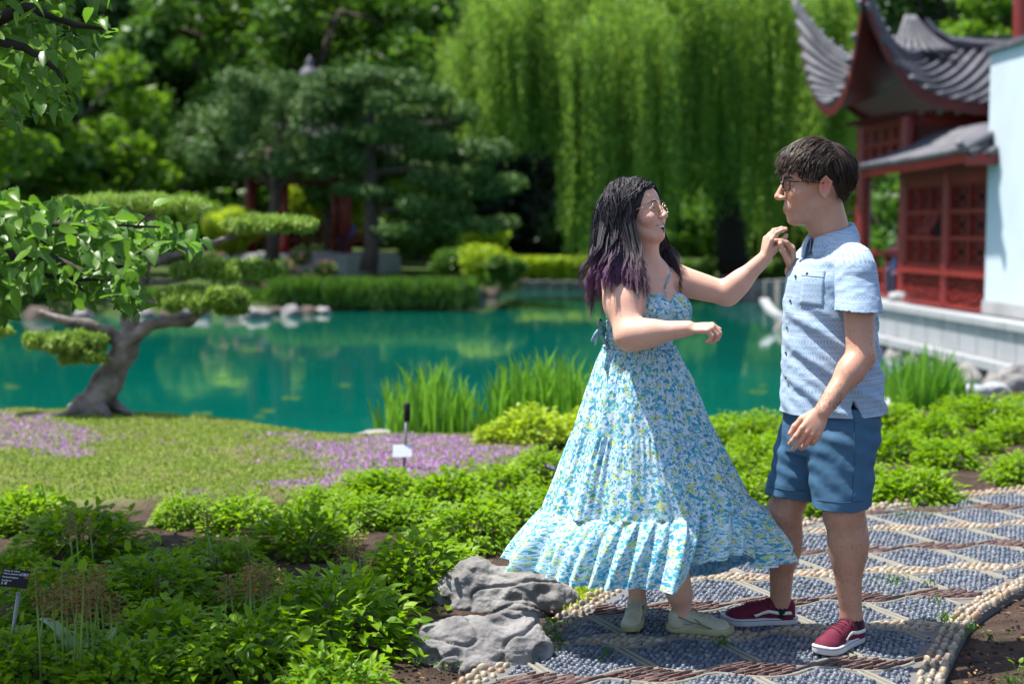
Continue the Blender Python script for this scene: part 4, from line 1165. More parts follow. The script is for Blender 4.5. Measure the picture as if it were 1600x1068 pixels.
# stones along the far shore
far_rocks = [rock_mesh('shore_rock', 10 + s, .5, .4, .30, .4, 3) for s in range(4)]
FR = [(370, 487, 39), (400, 490, 38.6), (430, 484, 39), (455, 487, 39), (482, 484, 39.4), (505, 484, 40), (540, 478, 40.6), (580, 474, 41), (620, 472, 42), (660, 468, 43), (700, 466, 44), (740, 463, 45.5), (765, 458, 47.5), (225, 488, 38.8), (270, 490, 38.8), (310, 487, 38.9), (60, 492, 38.5), (130, 490, 38.7)]
for k, (a_, b_, y_) in enumerate(FR):
    q = at_z(a_, b_, WATER_Z + .1); o = link('shore_rock', far_rocks[k % 4], None, M['limestone'] if k in (1, 3, 4, 5) else M['bark'], (q.x, q.y, WATER_Z + .02), (0, 0, random.uniform(0, 6)), (random.uniform(.5, .95),) * 3)
    tag(o, 'pale stone at the far waterline in front of the iris bed' if 3 <= k <= 6 else ('grey stone at the far waterline below the layered pine' if 6 < k < 13 else 'grey stone at the far waterline behind the clipped pine'), 'rock', 'stones along the far shore')
by_order([o for o in COL.objects if o.name.startswith('shore_rock')], 'stone along the far waterline')
def stone_row(nm, label, cat, spots, size, kid):
    r = empty(nm, spots[0], label, cat); bm_ = MB(); bm_.box((0, 0, 0), size); me_ = bm_.mesh(kid)
    for i, s_ in enumerate(spots):
        o = link(kid, me_, None, M['rock'], s_, (0, 0, random.uniform(-.1, .1)), (1, 1, 1 + .12 * (i % 3))); local(o, r)
stone_row('edging_wall', 'low dark stone edging under the lime ground cover across the pond', 'edging', [(lambda q_: (q_.x, q_.y, WATER_Z + .10))(at_z(800 + k * 11, 447 + .2 * k, WATER_Z + .1)) for k in range(14)], (.29, .4, .42), 'edging_stone')
stone_row('stone_quay', 'grey stone quay behind the raised arms at the far waterline', 'wall', [(lambda q_: (q_.x, q_.y, WATER_Z + .25))(at_z(1130 + k * 19, 462 + 3 * k, WATER_Z)) for k in range(6)], (.46, .6, .85), 'quay_stone')

# clipped bonsai-like pine on the lawn ------------------------------------
Yb = 10.45; bx = at(150, 636, Yb); bon = empty('clipped_pine', (bx.x, Yb, gz_(bx.x, Yb)), 'old leaning cloud-pruned pine with flat green pads on the lawn by the water', 'tree')
def btube(name, pts, rad, seg=12, mat='bark_grey'):
    P = [at(a, b_, Yb + c_) for a, b_, c_ in pts]; Q = []; RR_ = []
    for i in range(len(P) - 1):
        p0, p1, p2, p3 = P[max(i - 1, 0)], P[i], P[i + 1], P[min(i + 2, len(P) - 1)]
        for k in range(6):
            t = k / 6; q = .5 * ((2 * p1) + (p2 - p0) * t + (2 * p0 - 5 * p1 + 4 * p2 - p3) * t * t + (3 * p1 - p0 - 3 * p2 + p3) * t ** 3)
            Q.append(q); RR_.append(rad[i] + (rad[i + 1] - rad[i]) * t)
    Q.append(P[-1]); RR_.append(rad[-1])
    b = MB(); b.tube(Q, RR_, seg)
    V_ = []
    for i, v in enumerate(b.v):
        v = Vector(v); c_ = Q[min(i // seg, len(Q) - 1)]; d = v - c_
        k = 1 + .30 * mnoise.noise(v * 9) + .16 * mnoise.noise(v * 26)
        V_.append(tuple(c_ + d * k))
    b.v = V_; o = b.build(name, M[mat], None, True); local(o, bon); return o
u = Yb / FPX
btube('trunk', [(128, 652, 0), (150, 625, 0), (172, 590, .02), (196, 545, .04), (206, 515, .05), (203, 480, .05), (222, 430, .06), (236, 380, .06), (238, 330, .05)], [31 * u, 25 * u, 22 * u, 19 * u, 15 * u, 12 * u, 9 * u, 7 * u, 4 * u], 16)
btube('root', [(135, 640, -.05), (112, 645, -.12), (88, 650, -.18)], [13 * u, 8 * u, 3 * u]); btube('root', [(160, 640, -.1), (168, 650, -.2), (172, 656, -.28)], [11 * u, 7 * u, 3 * u]); btube('root', [(178, 632, .0), (196, 642, -.06), (210, 648, -.1)], [11 * u, 6 * u, 3 * u])
btube('branch', [(196, 540, .04), (165, 518, 0), (130, 506, -.05), (95, 500, -.08), (62, 488, -.1)], [13 * u, 10 * u, 9 * u, 7 * u, 4 * u])
btube('branch', [(205, 530, .04), (232, 510, 0), (262, 502, -.04), (292, 503, -.06), (310, 490, -.05), (330, 478, -.02), (345, 470, 0)], [14 * u, 11 * u, 9 * u, 8 * u, 7 * u, 5 * u, 3 * u])
btube('branch', [(238, 412, .06), (275, 398, .1), (320, 386, .12), (352, 374, .14), (385, 360, .15), (430, 355, .15)], [8 * u, 7 * u, 6 * u, 5 * u, 5 * u, 2 * u])
btube('branch', [(232, 440, .06), (270, 440, .2), (330, 425, .25)], [6 * u, 4 * u, 2 * u]); btube('branch', [(225, 470, .05), (270, 475, -.1), (320, 470, -.1)], [6 * u, 4 * u, 2 * u])
btube('branch', [(190, 560, .04), (160, 560, -.1), (110, 550, -.14)], [6 * u, 4 * u, 2 * u]); btube('branch', [(238, 345, .05), (210, 330, .0), (150, 322, .0)], [5 * u, 4 * u, 2 * u])
def needle_pad(x0, x1, y0, y1, dY, n, thick=.36):
    cx = (x0 + x1) / 2; w = (x1 - x0) / 2 * u; h = (y1 - y0) / 2 * u; c_ = at(cx, (y0 + y1) / 2, Yb + dY)
    k = max(5, int(w / .05)); bl = []
    for i in range(k * 3):
        a_ = i * 2.4; r = math.sqrt((i + .5) / (k * 3)) * .9
        bl.append((c_.x + math.cos(a_) * r * w, c_.y + math.sin(a_) * r * w * .55, c_.z + h * .35 * (1 - r * r) + random.uniform(-.3, .2) * h, max(w * .22, .05), max(w * .20, .05), h * random.uniform(.5, .75)))
    C, A, B, T = blob_leaves(bl, int(n * .95), .027, flat=.1, shell=(.45, 1.06), lw=.24)
    A[:, 2] = np.abs(A[:, 2]) + .008
    quads('foliage_pad', C, A * 1.1, B, M['bonsai_needle'], tint=T, world_root=bon)
needle_pad(82, 330, 303, 340, .15, 11000); needle_pad(348, 505, 336, 368, .15, 8000); needle_pad(262, 440, 404, 444, .28, 8500); needle_pad(245, 398, 446, 492, -.1, 8500)
needle_pad(340, 384, 474, 494, 0, 1500); needle_pad(42, 170, 518, 556, -.12, 6500); needle_pad(92, 165, 545, 570, -.16, 3000); needle_pad(-20, 14, 505, 530, 0, 1200)

# leafy plants ----------------------------------------------------------------
def leaf_shape(L=1.0, W=.42, fold=.10, curl=.25, heart=False, seg=4):
    """one leaf along +x from its stalk, two rows of faces beside the midrib"""
    vs = []; fs = []
    for i in range(seg + 1):
        t = i / seg; w = W * (math.sin(PI * min(1, t ** (.55 if heart else .75))) ** (.7 if heart else .85)) * (1 if t < 1 else 0) / 1
        if heart and i == 0: w = W * .35
        z = -curl * t * t; x = t * L
        vs += [(x - (.12 * w if heart and i < 2 else 0), w / 2, z + fold * w), (x, 0, z - .02), (x - (.12 * w if heart and i < 2 else 0), -w / 2, z + fold * w)]
    for i in range(seg):
        a = 3 * i; fs += [(a, a + 1, a + 4, a + 3), (a + 1, a + 2, a + 5, a + 4)]
    return np.array(vs, np.float32), fs
def orient(dirs, ups, scale, pos, base):
    """base (k,3) placed n times: x along dirs, z near ups"""
    x = dirs / np.linalg.norm(dirs, axis=1)[:, None]; y = np.cross(ups, x); y /= np.linalg.norm(y, axis=1)[:, None] + 1e-9; z = np.cross(x, y)
    P = base[None, :, 0:1] * x[:, None] + base[None, :, 1:2] * y[:, None] + base[None, :, 2:3] * z[:, None]
    return P * scale[:, None, None] + pos[:, None]
def leaves_mesh(name, pos, dirs, ups, scale, shape, tint):
    V0, F0 = shape; n = len(pos); P = orient(dirs, ups, scale, pos, V0).reshape(-1, 3)
    Fq = (np.array(F0)[None] + (np.arange(n) * len(V0))[:, None, None]).reshape(-1, 4)
    return np_mesh(name, P, Fq, True, np.repeat(np.repeat(np.asarray(tint)[:, None], 3, 1), len(V0), 0))
def mound_leaves(n, rx, rz, shell=(.72, 1.0), L=.06, seed=0):
    d = rvec(n); d[:, 2] = np.abs(d[:, 2]); r = rng.uniform(shell[0], shell[1], n)
    ang = np.arctan2(d[:, 1], d[:, 0]); wob = 1 + .10 * np.sin(3 * ang + seed) + .07 * np.sin(7 * ang + seed * 2.3)
    p = d * np.array([rx, rx, rz]) * (r * wob)[:, None]
    dirs = d * np.array([1, 1, .35]) + rvec(n) * .42; dirs[:, 2] += .10
    ups = d * .6 + np.array([0, 0, .8]) + rvec(n) * .25
    return p - dirs / np.linalg.norm(dirs, axis=1)[:, None] * L * .5, dirs, ups
HS = [leaf_shape(1, .58, .16, .28), leaf_shape(1, .48, .2, .4), leaf_shape(1, .64, .1, .15)]
near_leaf = [np_mesh('leaf', s_[0], np.array(s_[1]), True, np.full((len(s_[0]), 3), v)) for s_, v in zip(HS, (.35, .6, .85))]
protos = []
for k in range(5):
    p, d, up = mound_leaves(950, .29, .235, (.60, 1.0), .046, k)
    me = leaves_mesh('foliage', p, d, up, rng.uniform(.034, .056, len(p)), HS[k % 3], np.clip(rng.normal(.5, .25, len(p)), 0, 1))
    me.materials.append(M['hosta_leaf'])
    st = MB()
    for q in range(14):
        a_ = random.uniform(0, 6.28); st.tube([(0, 0, -.02), (.09 * math.cos(a_), .09 * math.sin(a_), .10), (.2 * math.cos(a_), .2 * math.sin(a_), .17)], [.006, .004, .002], 4)
    sm = st.mesh('stems'); sm.materials.append(M['stem_green']); protos.append((me, sm))
def mound(px, py, wpx, label, k, parts=0, hs=1.0, Yoff=0.0):
    q = at_z(px, py, 0.0); Y = q.y; w = wpx * Y / FPX / 2 / .30
    rt = empty('leafy_mound', (q.x, Y, gz_(q.x, Y)), label, 'plant', 'low leafy plants in the bed', random.uniform(0, 6.28)); rt.scale = (w, w, w * hs)
    me, sm = protos[k % 5]; o = link('foliage', me, rt); link('stems', sm, rt)
    if parts:
        p, d, up = mound_leaves(parts, .292, .220, (.98, 1.04), .046, k)
        sc = rng.uniform(.038, .058, parts)
        for i in range(parts):
            x = Vector(d[i]).normalized(); y = Vector(up[i]).cross(x).normalized(); z = x.cross(y)
            o = link('leaf', near_leaf[i % 3], rt, M['hosta_leaf']); o.matrix_basis = Matrix.Translation(Vector(p[i])) @ Matrix((x, y, z)).transposed().to_4x4() @ Matrix.Scale(float(sc[i]), 4)
    return rt
MD = [(1145, 690, 120, 0, 'leafy mound at the water behind the skirt, left one'), (1205, 684, 120, 0, 'leafy mound at the water just left of the shirt hem'), (1250, 700, 120, 0, 'leafy mound at the water hidden behind the shirt hem'), (1300, 690, 120, 0, 'leafy mound at the water behind the middle of the man'), (1345, 672, 110, 0, 'leafy mound at the water behind the back of the man'), (1070, 705, 120, 0, 'leafy mound at the water behind the waist of the dress'), (1220, 715, 120, 0, 'leafy mound behind the front of the shorts'),
  # px, base row, width, parts
 (45, 822, 160, 0, 'leafy mound at the left edge beside the lawn'), (125, 872, 235, 60, 'broad leafy mound in front of the lawn on the left, a flower stalk before it'),
 (290, 815, 125, 0, 'small round mound bordering the lawn with bare soil at its foot'), (385, 822, 150, 0, 'leafy mound by the lawn, second from the soil patch'),
 (497, 805, 135, 0, 'leafy mound by the lawn behind the flower stalks'), (475, 862, 190, 50, 'bright leafy mound with dark soil below it, left of the stone pair'),
 (605, 780, 140, 0, 'leafy mound just in front of the white plant label'), (560, 825, 150, 0, 'leafy mound in the middle of the bed'),
 (655, 925, 235, 90, 'big bright leafy mound right behind the two rocks'), (735, 850, 190, 50, 'leafy mound behind the rocks touching the dress hem'),
 (700, 790, 150, 0, 'leafy mound beside the violet thyme drift'), (780, 775, 150, 0, 'leafy mound left of the dress near the violet drift'),
 (850, 750, 140, 0, 'leafy mound right beside the small slanted grey label'), (800, 815, 140, 0, 'leafy mound half hidden by the left side of the dress'),
 (340, 905, 170, 50, 'leafy mound behind the tall brown flower stalks'), (30, 905, 120, 30, 'dark leafy mound behind the black plant sign'),
 (240, 955, 210, 70, 'shaded leafy mound left of the brown stalks'), (415, 955, 140, 40, 'shaded leafy mound in the middle of the brown stalks'),
 (525, 1010, 250, 110, 'big shaded leafy mound left of the front rock'), (100, 985, 230, 60, 'dark shaded leafy mound around the black plant sign post'),
 (255, 1030, 190, 60, 'shaded leafy mound under the pale strap leaves'), (60, 1068, 200, 50, 'dark leafy mound in the bottom left corner'),
 (380, 1075, 260, 90, 'leafy mound cut by the bottom edge of the photo, left of centre'), (200, 1100, 220, 40, 'leafy mound cut by the bottom edge near the corner'),
 (520, 1120, 220, 50, 'leafy mound cut by the bottom edge, below the front rock'),
 (940, 760, 150, 0, 'leafy mound hidden behind the dress'), (1030, 750, 150, 0, 'leafy mound behind the middle of the dress'),
 (1120, 745, 140, 0, 'leafy mound between the dress and the shorts'), (1160, 785, 130, 0, 'leafy mound between the skirt and the far knee'),
 (1180, 722, 120, 0, 'leafy mound near the water left of the shorts'), (1270, 800, 130, 30, 'leafy mound seen between the two bare knees'),
 (1250, 745, 140, 0, 'leafy mound behind the blue shorts'), (1110, 700, 120, 0, 'leafy mound by the water right of the dress waist'),
 (1430, 778, 165, 60, 'rounded leafy mound on bare soil right of the shorts'), (1345, 762, 110, 0, 'leafy mound just behind the shorts'), (1400, 715, 125, 0, 'leafy mound behind the round one, near the tall reeds'),
 (1480, 728, 120, 0, 'leafy mound in the middle of the right bed'), (1595, 752, 130, 40, 'leafy mound cut off by the right edge above the path'),
 (1580, 690, 110, 0, 'leafy mound in front of the pale pointed rock'), (1550, 668, 130, 0, 'leafy mound behind the pale pointed rock'), (1460, 690, 120, 0, 'leafy mound left of the pale pointed rock'),
 (1400, 672, 120, 0, 'leafy mound at the foot of the right reeds'), (1500, 660, 110, 0, 'leafy mound beside the small pale stones by the water'), (1600, 655, 110, 0, 'leafy mound beneath the dark boulder at the right edge'),
 (1340, 700, 100, 0, 'leafy mound behind the man near the water'), (1530, 705, 80, 0, 'small leafy mound left of the bare soil gap'),
 (640, 825, 130, 0, 'leafy mound second behind the rocks'), (430, 775, 0, 0, ''), (870, 800, 120, 0, 'leafy mound tucked under the dress folds'), (570, 775, 110, 0, 'leafy mound at the edge of the lawn left of the white label')]
for k, (a_, b_, w_, n_, lb) in enumerate(MD):
    if w_ == 0: continue
    near = b_ > 940
    mound(a_, b_, w_ * (1.0 if b_ < 930 else 1.2), 'low ' + lb if not lb.startswith(('big', 'small', 'broad')) else lb, k, n_, 1.0 if b_ < 900 else 1.05)
# the light clump left of the dress by the water and its neighbour
for (a_, b_, w_, lb) in ((830, 700, 130, 'yellow-green clump before the reeds, left of the dress'), (905, 690, 110, 'yellow-green clump hidden behind the dress back'), (770, 700, 70, 'small yellow-green clump right of the white label')):
    r = mound(a_, b_, w_, lb, 2, 0, 1.15); 
    for o in list(r.children):
        if o.name.startswith('foliage'):
            o.data = o.data.copy(); o.data.materials[0] = M['lime_leaf']; 

# reeds ------------------------------------------------------------------
def reed_clump(x0, x1, ybase, htop, n, label, group='reed clumps by the near shore'):
    q = at_z((x0 + x1) / 2, ybase, -.12); Y = q.y; r = empty('reed_clump', tuple(q), label, 'reeds', group); u_ = Y / FPX
    vs = []; fs = []; ti = []
    for i in range(n):
        f = random.random(); x = (x0 + (x1 - x0) * f - (x0 + x1) / 2) * u_; y = random.uniform(-.35, .35)
        hm = math.sin(PI * (.18 + .64 * f)) ** .5
        H = (ybase - htop) * u_ * hm * random.uniform(.55, 1.05); w = random.uniform(.010, .018); a = random.uniform(0, PI); ln = random.gauss(0, .07); ly = random.gauss(0, .08); bend = random.uniform(0, .12) * random.choice((-1, 1)); t_ = random.random()
        dx, dy = math.cos(a) * w, math.sin(a) * w
        b0 = len(vs)
        for k, s in enumerate((0, .35, .65, .88, 1)):
            c_ = Vector((x + ln * s * H + bend * s ** 3 * H * 1.6, y + ly * s * H, H * (s - .22 * abs(bend) * s ** 4 * 4))); ww = (1, 1.1, .85, .45, .04)[k]
            vs += [(c_.x - dx * ww, c_.y - dy * ww, c_.z), (c_.x + dx * ww, c_.y + dy * ww, c_.z)]; ti += [t_, t_]
            if k: fs.append((b0 + 2 * k - 2, b0 + 2 * k - 1, b0 + 2 * k + 1, b0 + 2 * k))
    me = np_mesh('blades', np.array(vs), np.array(fs), True, np.repeat(np.array(ti)[:, None], 3, 1)); o = link('blades', me, r, M['reed_blade']); o['kind'] = 'stuff'
reed_clump(612, 735, 700, 555, 260, 'upright green reed clump right of the white plant label')
reed_clump(700, 770, 700, 600, 90, 'lower loose reeds between the two tall clumps')
reed_clump(765, 945, 695, 538, 420, 'tallest reed clump just left of the dress')
reed_clump(930, 1030, 690, 560, 160, 'reeds hidden behind the dress')
reed_clump(1385, 1500, 655, 535, 330, 'dense dark green reeds right of the man')
reed_clump(585, 625, 695, 590, 26, 'few sparse reed blades standing at the waterline')

# foreground rocks ----------------------------------------------------------
def big_rock(px0, px1, pyb, label, seed, shapes, pits):
    """shapes: (x, y, z, rx, ry, rz, turn) as fractions of the half width, blended; pits cut holes"""
    q = at_z((px0 + px1) / 2, pyb, 0.0); w = (px1 - px0) * q.y / FPX / 2 * 1.10; Y = q.y + w * .45; c0 = Vector((q.x, Y, 0)); S_ = Sdf()
    for (x, y, z, rx, ry, rz, tn) in shapes: S_.ell(c0 + V3(x, y, z) * w, (rx * w, ry * w, rz * w), np.array(Euler((R(tn * .6), R(tn * .4), R(tn))).to_matrix()), .035 * w / .25)
    for (x, y, z, r) in pits: S_.ell(c0 + V3(x, y, z) * w, (r * w * 1.3, r * w * 1.4, r * w * .8), np.array(Euler((0, 0, R(x * 90))).to_matrix()), .012, 'sub')
    V, F = S_.mesh(c0 - V3(w * 1.3, w * 1.1, .06), c0 + V3(w * 1.3, w * 1.1, w * 1.1), .006); F = flip_ok(V, F); V = smooth_mesh(V, F, 2); N = vert_normals(V, F)
    o3 = np.array([seed * 3.1, seed * 1.7, seed * .9]); L_ = V.tolist()
    dsp = np.array([(abs(mnoise.noise(Vector(v) * 9 + Vector(o3))) - .22) * .030 + mnoise.noise(Vector(v) * 22 + Vector(o3)) * .010 + (abs(mnoise.noise(Vector((v[0] * 40, v[1] * 40, v[2] * 55)) + Vector(o3))) - .2) * .008 - .016 * max(0, 1 - abs(mnoise.noise(Vector((v[0] * 5, v[1] * 5 + v[2] * 4, v[2] * 7)) - Vector(o3))) / .045) for v in L_])
    V = V + N * dsp[:, None]
    o = link('garden_rock', np_mesh('garden_rock', V, F, True), None, M['limestone']); o.location = (0, 0, -.012); tag(o, label, 'rock'); return o
def V3(*a): return Vector(a)
big_rock(675, 892, 955, 'grey pitted rock behind, lying under the left edge of the dress', 5, [(-.62, .1, .10, .38, .36, .34, 10), (-.35, .05, .34, .34, .34, .32, 25), (.15, .0, .22, .52, .40, .30, -15), (.62, .0, .12, .40, .36, .26, 12), (.0, -.1, .0, .8, .42, .28, 0), (.36, .05, .38, .22, .24, .16, 30)], [(.18, -.46, .20, .10), (-.30, -.30, .55, .10), (.02, -.10, .58, .09), (.60, -.36, .30, .12), (-.75, -.30, .10, .10), (.35, -.2, .55, .07)])
big_rock(632, 862, 1038, 'pale flat-topped grey rock with holes, nearest to the camera', 8, [(-.35, .1, .10, .60, .50, .34, 4), (-.05, .15, .22, .62, .46, .26, -8), (.45, .1, .20, .46, .44, .34, 18), (.58, -.08, .14, .36, .34, .30, -20), (-.70, -.05, .02, .30, .34, .24, 0), (.0, -.15, .02, .78, .38, .26, 0), (.50, .25, .40, .26, .22, .13, 25)], [(-.28, -.52, .22, .085), (-.42, -.56, .14, .05), (.28, -.02, .52, .10), (.46, .02, .56, .12), (.10, -.25, .48, .06), (-.62, -.38, .14, .10), (.84, -.3, .18, .12), (.30, -.5, .10, .10)])
for (a_, b_, w_, h_, lb, sd, mt) in ((610, 694, 130, 34, 'pale flat rock at the near waterline behind the white label', 31, 'limestone'), (1585, 662, 90, 40, 'pale pointed rock among the plants at the right', 32, 'pale_stone'), (1590, 618, 70, 52, 'dark grey boulder by the water at the right edge', 33, 'limestone'), (1520, 628, 56, 24, 'small pale stone by the water right of the reeds', 34, 'pale_stone'), (1555, 622, 46, 22, 'second small pale stone left of the dark boulder', 35, 'pale_stone'), (1400, 640, 110, 14, 'flat pale kerb stone in front of the right reeds', 36, 'pale_stone'), (505, 672, 60, 12, 'small flat stone at the lawn edge by the water', 37, 'limestone')):
    q = at_z(a_, b_, -.05); w = w_ * q.y / FPX / 2; h = h_ * q.y / FPX
    o = link('rock', rock_mesh('rock', sd, w, w * .6, h * .7, .22, 4), None, M[mt], (q.x, q.y, gz_(q.x, q.y) + .0), (0, 0, 0)); tag(o, lb, 'rock')

# brown-tipped flower stalks ---------------------------------------------------
stalk_me = []
for k in range(4):
    s_ = MB(); H = 1.0; bend = random.uniform(-.05, .05); s_.tube([(0, 0, 0), (bend * .4, 0, .5), (bend, 0, 1.0)], [.0070, .0055, .0035], 6); a_ = s_.mesh('stem', True); a_.materials.append(M['stem_green'])
    f_ = MB()
    for j in range(26):
        t = .74 + .30 * j / 26; an = j * 2.4; x = bend * t * t; d = Vector((math.cos(an), math.sin(an), random.uniform(-.3, .5))); p0 = Vector((x, 0, t)); p1 = p0 + d * random.uniform(.02, .05)
        f_.tube([p0, p1], [.003, .002], 4)
        for r in range(3):
            e = p1 + Vector((random.uniform(-1, 1), random.uniform(-1, 1), random.uniform(-1.2, .6))) * .016; f_.tube([p1, e], [.0050, .0015], 4)
    b_ = f_.mesh('withered_flowers'); b_.materials.append(M['withered']); stalk_me.append((a_, b_))
def stalk(px, pyt, pyb, label, grp):
    q = at_z(px, pyb, 0.02); H = (pyb - pyt) * q.y / FPX; r = empty('flower_stalk', tuple(q), label, 'flower stalk', grp, random.uniform(-.4, .4)); r.rotation_euler = (random.gauss(0, .04), random.gauss(0, .05), random.uniform(0, 6))
    a_, b_ = random.choice(stalk_me); r.scale = (.62, .62, H); link('stem', a_, r); o = link('withered_flowers', b_, r); return r
for (L, lb) in (([(118, 800, 925), (127, 812, 930), (148, 806, 920)], 'thin stalk standing in front of the broad mound on the left'), ([(330, 790, 915), (337, 800, 920), (396, 825, 905)], 'tall thin stalk behind the shaded mounds, left of centre'),
   ([(x_, 880 + abs(x_ - 400) * .3 + random.uniform(-8, 12), 1035 + random.uniform(-8, 12)) for x_ in (352, 372, 380, 388, 394, 402, 414, 417, 421, 440)], 'stalk in the dense brown-topped bunch left of the big shaded mound'),
   ([(x_, 890 + random.uniform(-14, 50), 1080 + random.uniform(-10, 20)) for x_ in (58, 66, 92, 100, 108, 116, 124, 131, 140, 146, 152, 160, 168, 172, 178)], 'dark rusty stalk in the wide bunch at the bottom left'),
   ([(533, 850, 950), (544, 835, 948), (552, 842, 955), (566, 832, 950), (572, 870, 952)], 'stalk in the small bunch left of the rocks')):
    by_order([stalk(a_, b_, c_, lb, 'withered flower stalks') for (a_, b_, c_) in L], lb)
# pale strap leaves
q = at_z(150, 1075, 0.0); r = empty('strap_leaf_plant', tuple(q), 'plant with broad pale arching strap leaves at the bottom left', 'plant')
for k, (ax, h, w, ln) in enumerate(((2.6, .26, .030, .34), (2.2, .20, .022, .30), (.5, .18, .02, .26), (3.4, .16, .018, .3), (1.2, .22, .018, .2))):
    vs = []; fs = []
    for i in range(9):
        t = i / 8; x = ln * t; z = h * math.sin(PI * .62 * t) / math.sin(PI * .5); ww = w * math.sin(PI * (.12 + .88 * t)) ** .6 if i < 8 else .001
        c_ = Vector((math.cos(ax) * x, math.sin(ax) * x * .6, z)); n_ = Vector((-math.sin(ax), math.cos(ax), 0)); vs += [c_ - n_ * ww, c_ + Vector((0, 0, -.006)), c_ + n_ * ww]
        if i: fs += [(3 * i - 3, 3 * i - 2, 3 * i + 1, 3 * i), (3 * i - 2, 3 * i - 1, 3 * i + 2, 3 * i + 1)]
    link('leaf', np_mesh('leaf', np.array([tuple(v * .8) for v in vs]), np.array(fs), True, np.full((len(vs), 3), .9)), r, M['strap_leaf'] if 'strap_leaf' in M else leaf_mat('strap_leaf', (.09, .17, .06), (.20, .30, .13), .25, .4))
# weeds, moss and dead leaves ---------------------------------------------------
C = []; 
mo = np.array([at_z(a_, b_, .005) for a_, b_ in zip(rng.uniform(880, 960, 900), rng.uniform(915, 950, 900))]); 
keep = (look(mo[:, 0], mo[:, 1]) < .02); mo = mo[keep]
n = len(mo); quads('moss', mo + rng.normal(0, .004, mo.shape), rvec(n) * .009 + np.array([0, 0, .008]), rvec(n) * .006, M['lime_leaf'], kind='stuff')
jm = []
for (a_, b_, w_, n_) in ((770, 1020, 30, 60), (862, 990, 30, 70), (872, 1003, 24, 50), (1395, 905, 30, 60), (1480, 965, 24, 60), (1510, 980, 24, 60), (1440, 800, 40, 70), (1412, 802, 40, 70), (1450, 908, 14, 30), (945, 1018, 12, 40), (1130, 1000, 20, 60), (700, 1035, 40, 40), (1580, 1060, 30, 40), (1555, 990, 30, 30), (1465, 935, 14, 24)):
    for i in range(n_): jm.append(tuple(at_z(a_ + random.gauss(0, w_ * .4), b_ + random.gauss(0, 5), .008)))
jm = np.array(jm); n = len(jm); quads('weeds', jm, rvec(n) * .008 + np.array([0, 0, .008]), rvec(n) * .004, M['bush_leaf'], kind='stuff')
wl = leaf_shape(1, .8, .05, .2, True)
for (a_, b_, n_, lb) in ((748, 942, 12, 'small fresh green weed between the two rocks'), (866, 985, 10, 'small green weed at the right end of the front rock'), (652, 1040, 8, 'thin weed on the soil before the front rock'), (1590, 1052, 7, 'small weed on the soil at the bottom right corner')):
    q = at_z(a_, b_, 0.0); r = empty('weed', tuple(q), lb, 'weed')
    d = rvec(n_); d[:, 2] = np.abs(d[:, 2]) * .5 + .1; pos = d * .03 + np.array([0, 0, .02])
    link('leaves', leaves_mesh('leaves', pos, d, np.tile([0, 0, 1.0], (n_, 1)) + rvec(n_) * .2, rng.uniform(.018, .032, n_), wl, rng.uniform(.3, 1, n_)), r, M['hosta_leaf'])
    s_ = MB()
    for i in range(n_): s_.tube([(0, 0, 0), tuple(pos[i])], [.0012, .0008], 4)
    s_.build('stems', M['stem_green'], r)
# dead leaves and pebbles of soil
n = 900; px = rng.uniform(500, 1600, n); py = rng.uniform(770, 1066, n); pts = np.array([at_z(a_, b_, .004) for a_, b_ in zip(px, py)]); keep = look(pts[:, 0], pts[:, 1]) < -.02; pts = pts[keep]; n = len(pts)
A = rvec(n) * np.array([1, 1, .25]) * .012; quads('leaf_litter', pts, A, np.cross(A, [0, 0, 1.0]) * .5 + rvec(n) * .002, M['withered'], kind='stuff')
n = 2600; px = rng.uniform(-20, 1640, n); py = rng.uniform(760, 1080, n); pts = np.array([at_z(a_, b_, .0) for a_, b_ in zip(px, py)]); keep = look(pts[:, 0], pts[:, 1]) < -.02; pts = pts[keep]; n = len(pts)
clod_s = rng.uniform(.003, .011, n); tag(scatter_mesh('soil_crumbs', PV, PF, pts, rng.uniform(0, 6, n), np.stack([clod_s, clod_s * .8, clod_s * .7], 1), M['soil'], None, np.zeros((n, 3))), kind='stuff')
# grass tufts and thyme flowers of the lawn
n = 44000; x = rng.uniform(-4.4, .15, n); y = rng.uniform(7.3, 10.9, n); k_ = (rng.uniform(0, 1, n) < lawn_mask(x, y)) & (y < np.interp(x, SHX, SHY) + .3); x, y = x[k_], y[k_]; z = ground_h(x, y); n = len(x)
pos = np.stack([x, y, z + .006], 1); pu = purple(x, y); isf = rng.uniform(0, 1, n) < pu * .65
def tuft(nm, sel, mat, h, w):
    p = pos[sel]; q = len(p); A = rvec(q) * .5 + np.array([0, 0, .8]); A /= np.linalg.norm(A, axis=1)[:, None]; B = np.cross(A, rvec(q)); B /= np.linalg.norm(B, axis=1)[:, None] + 1e-9; s = rng.uniform(.6, 1.4, q)[:, None]
    quads(nm, p, A * h * s, B * w * s, M[mat], kind='stuff')
leaf_mat('lawn_blade', (.12, .20, .020), (.29, .36, .06), .3, .6)
tuft('lawn_tufts', ~isf, 'lawn_blade', .013, .006); tuft('thyme_flowers', isf, 'violet_petal', .010, .008)
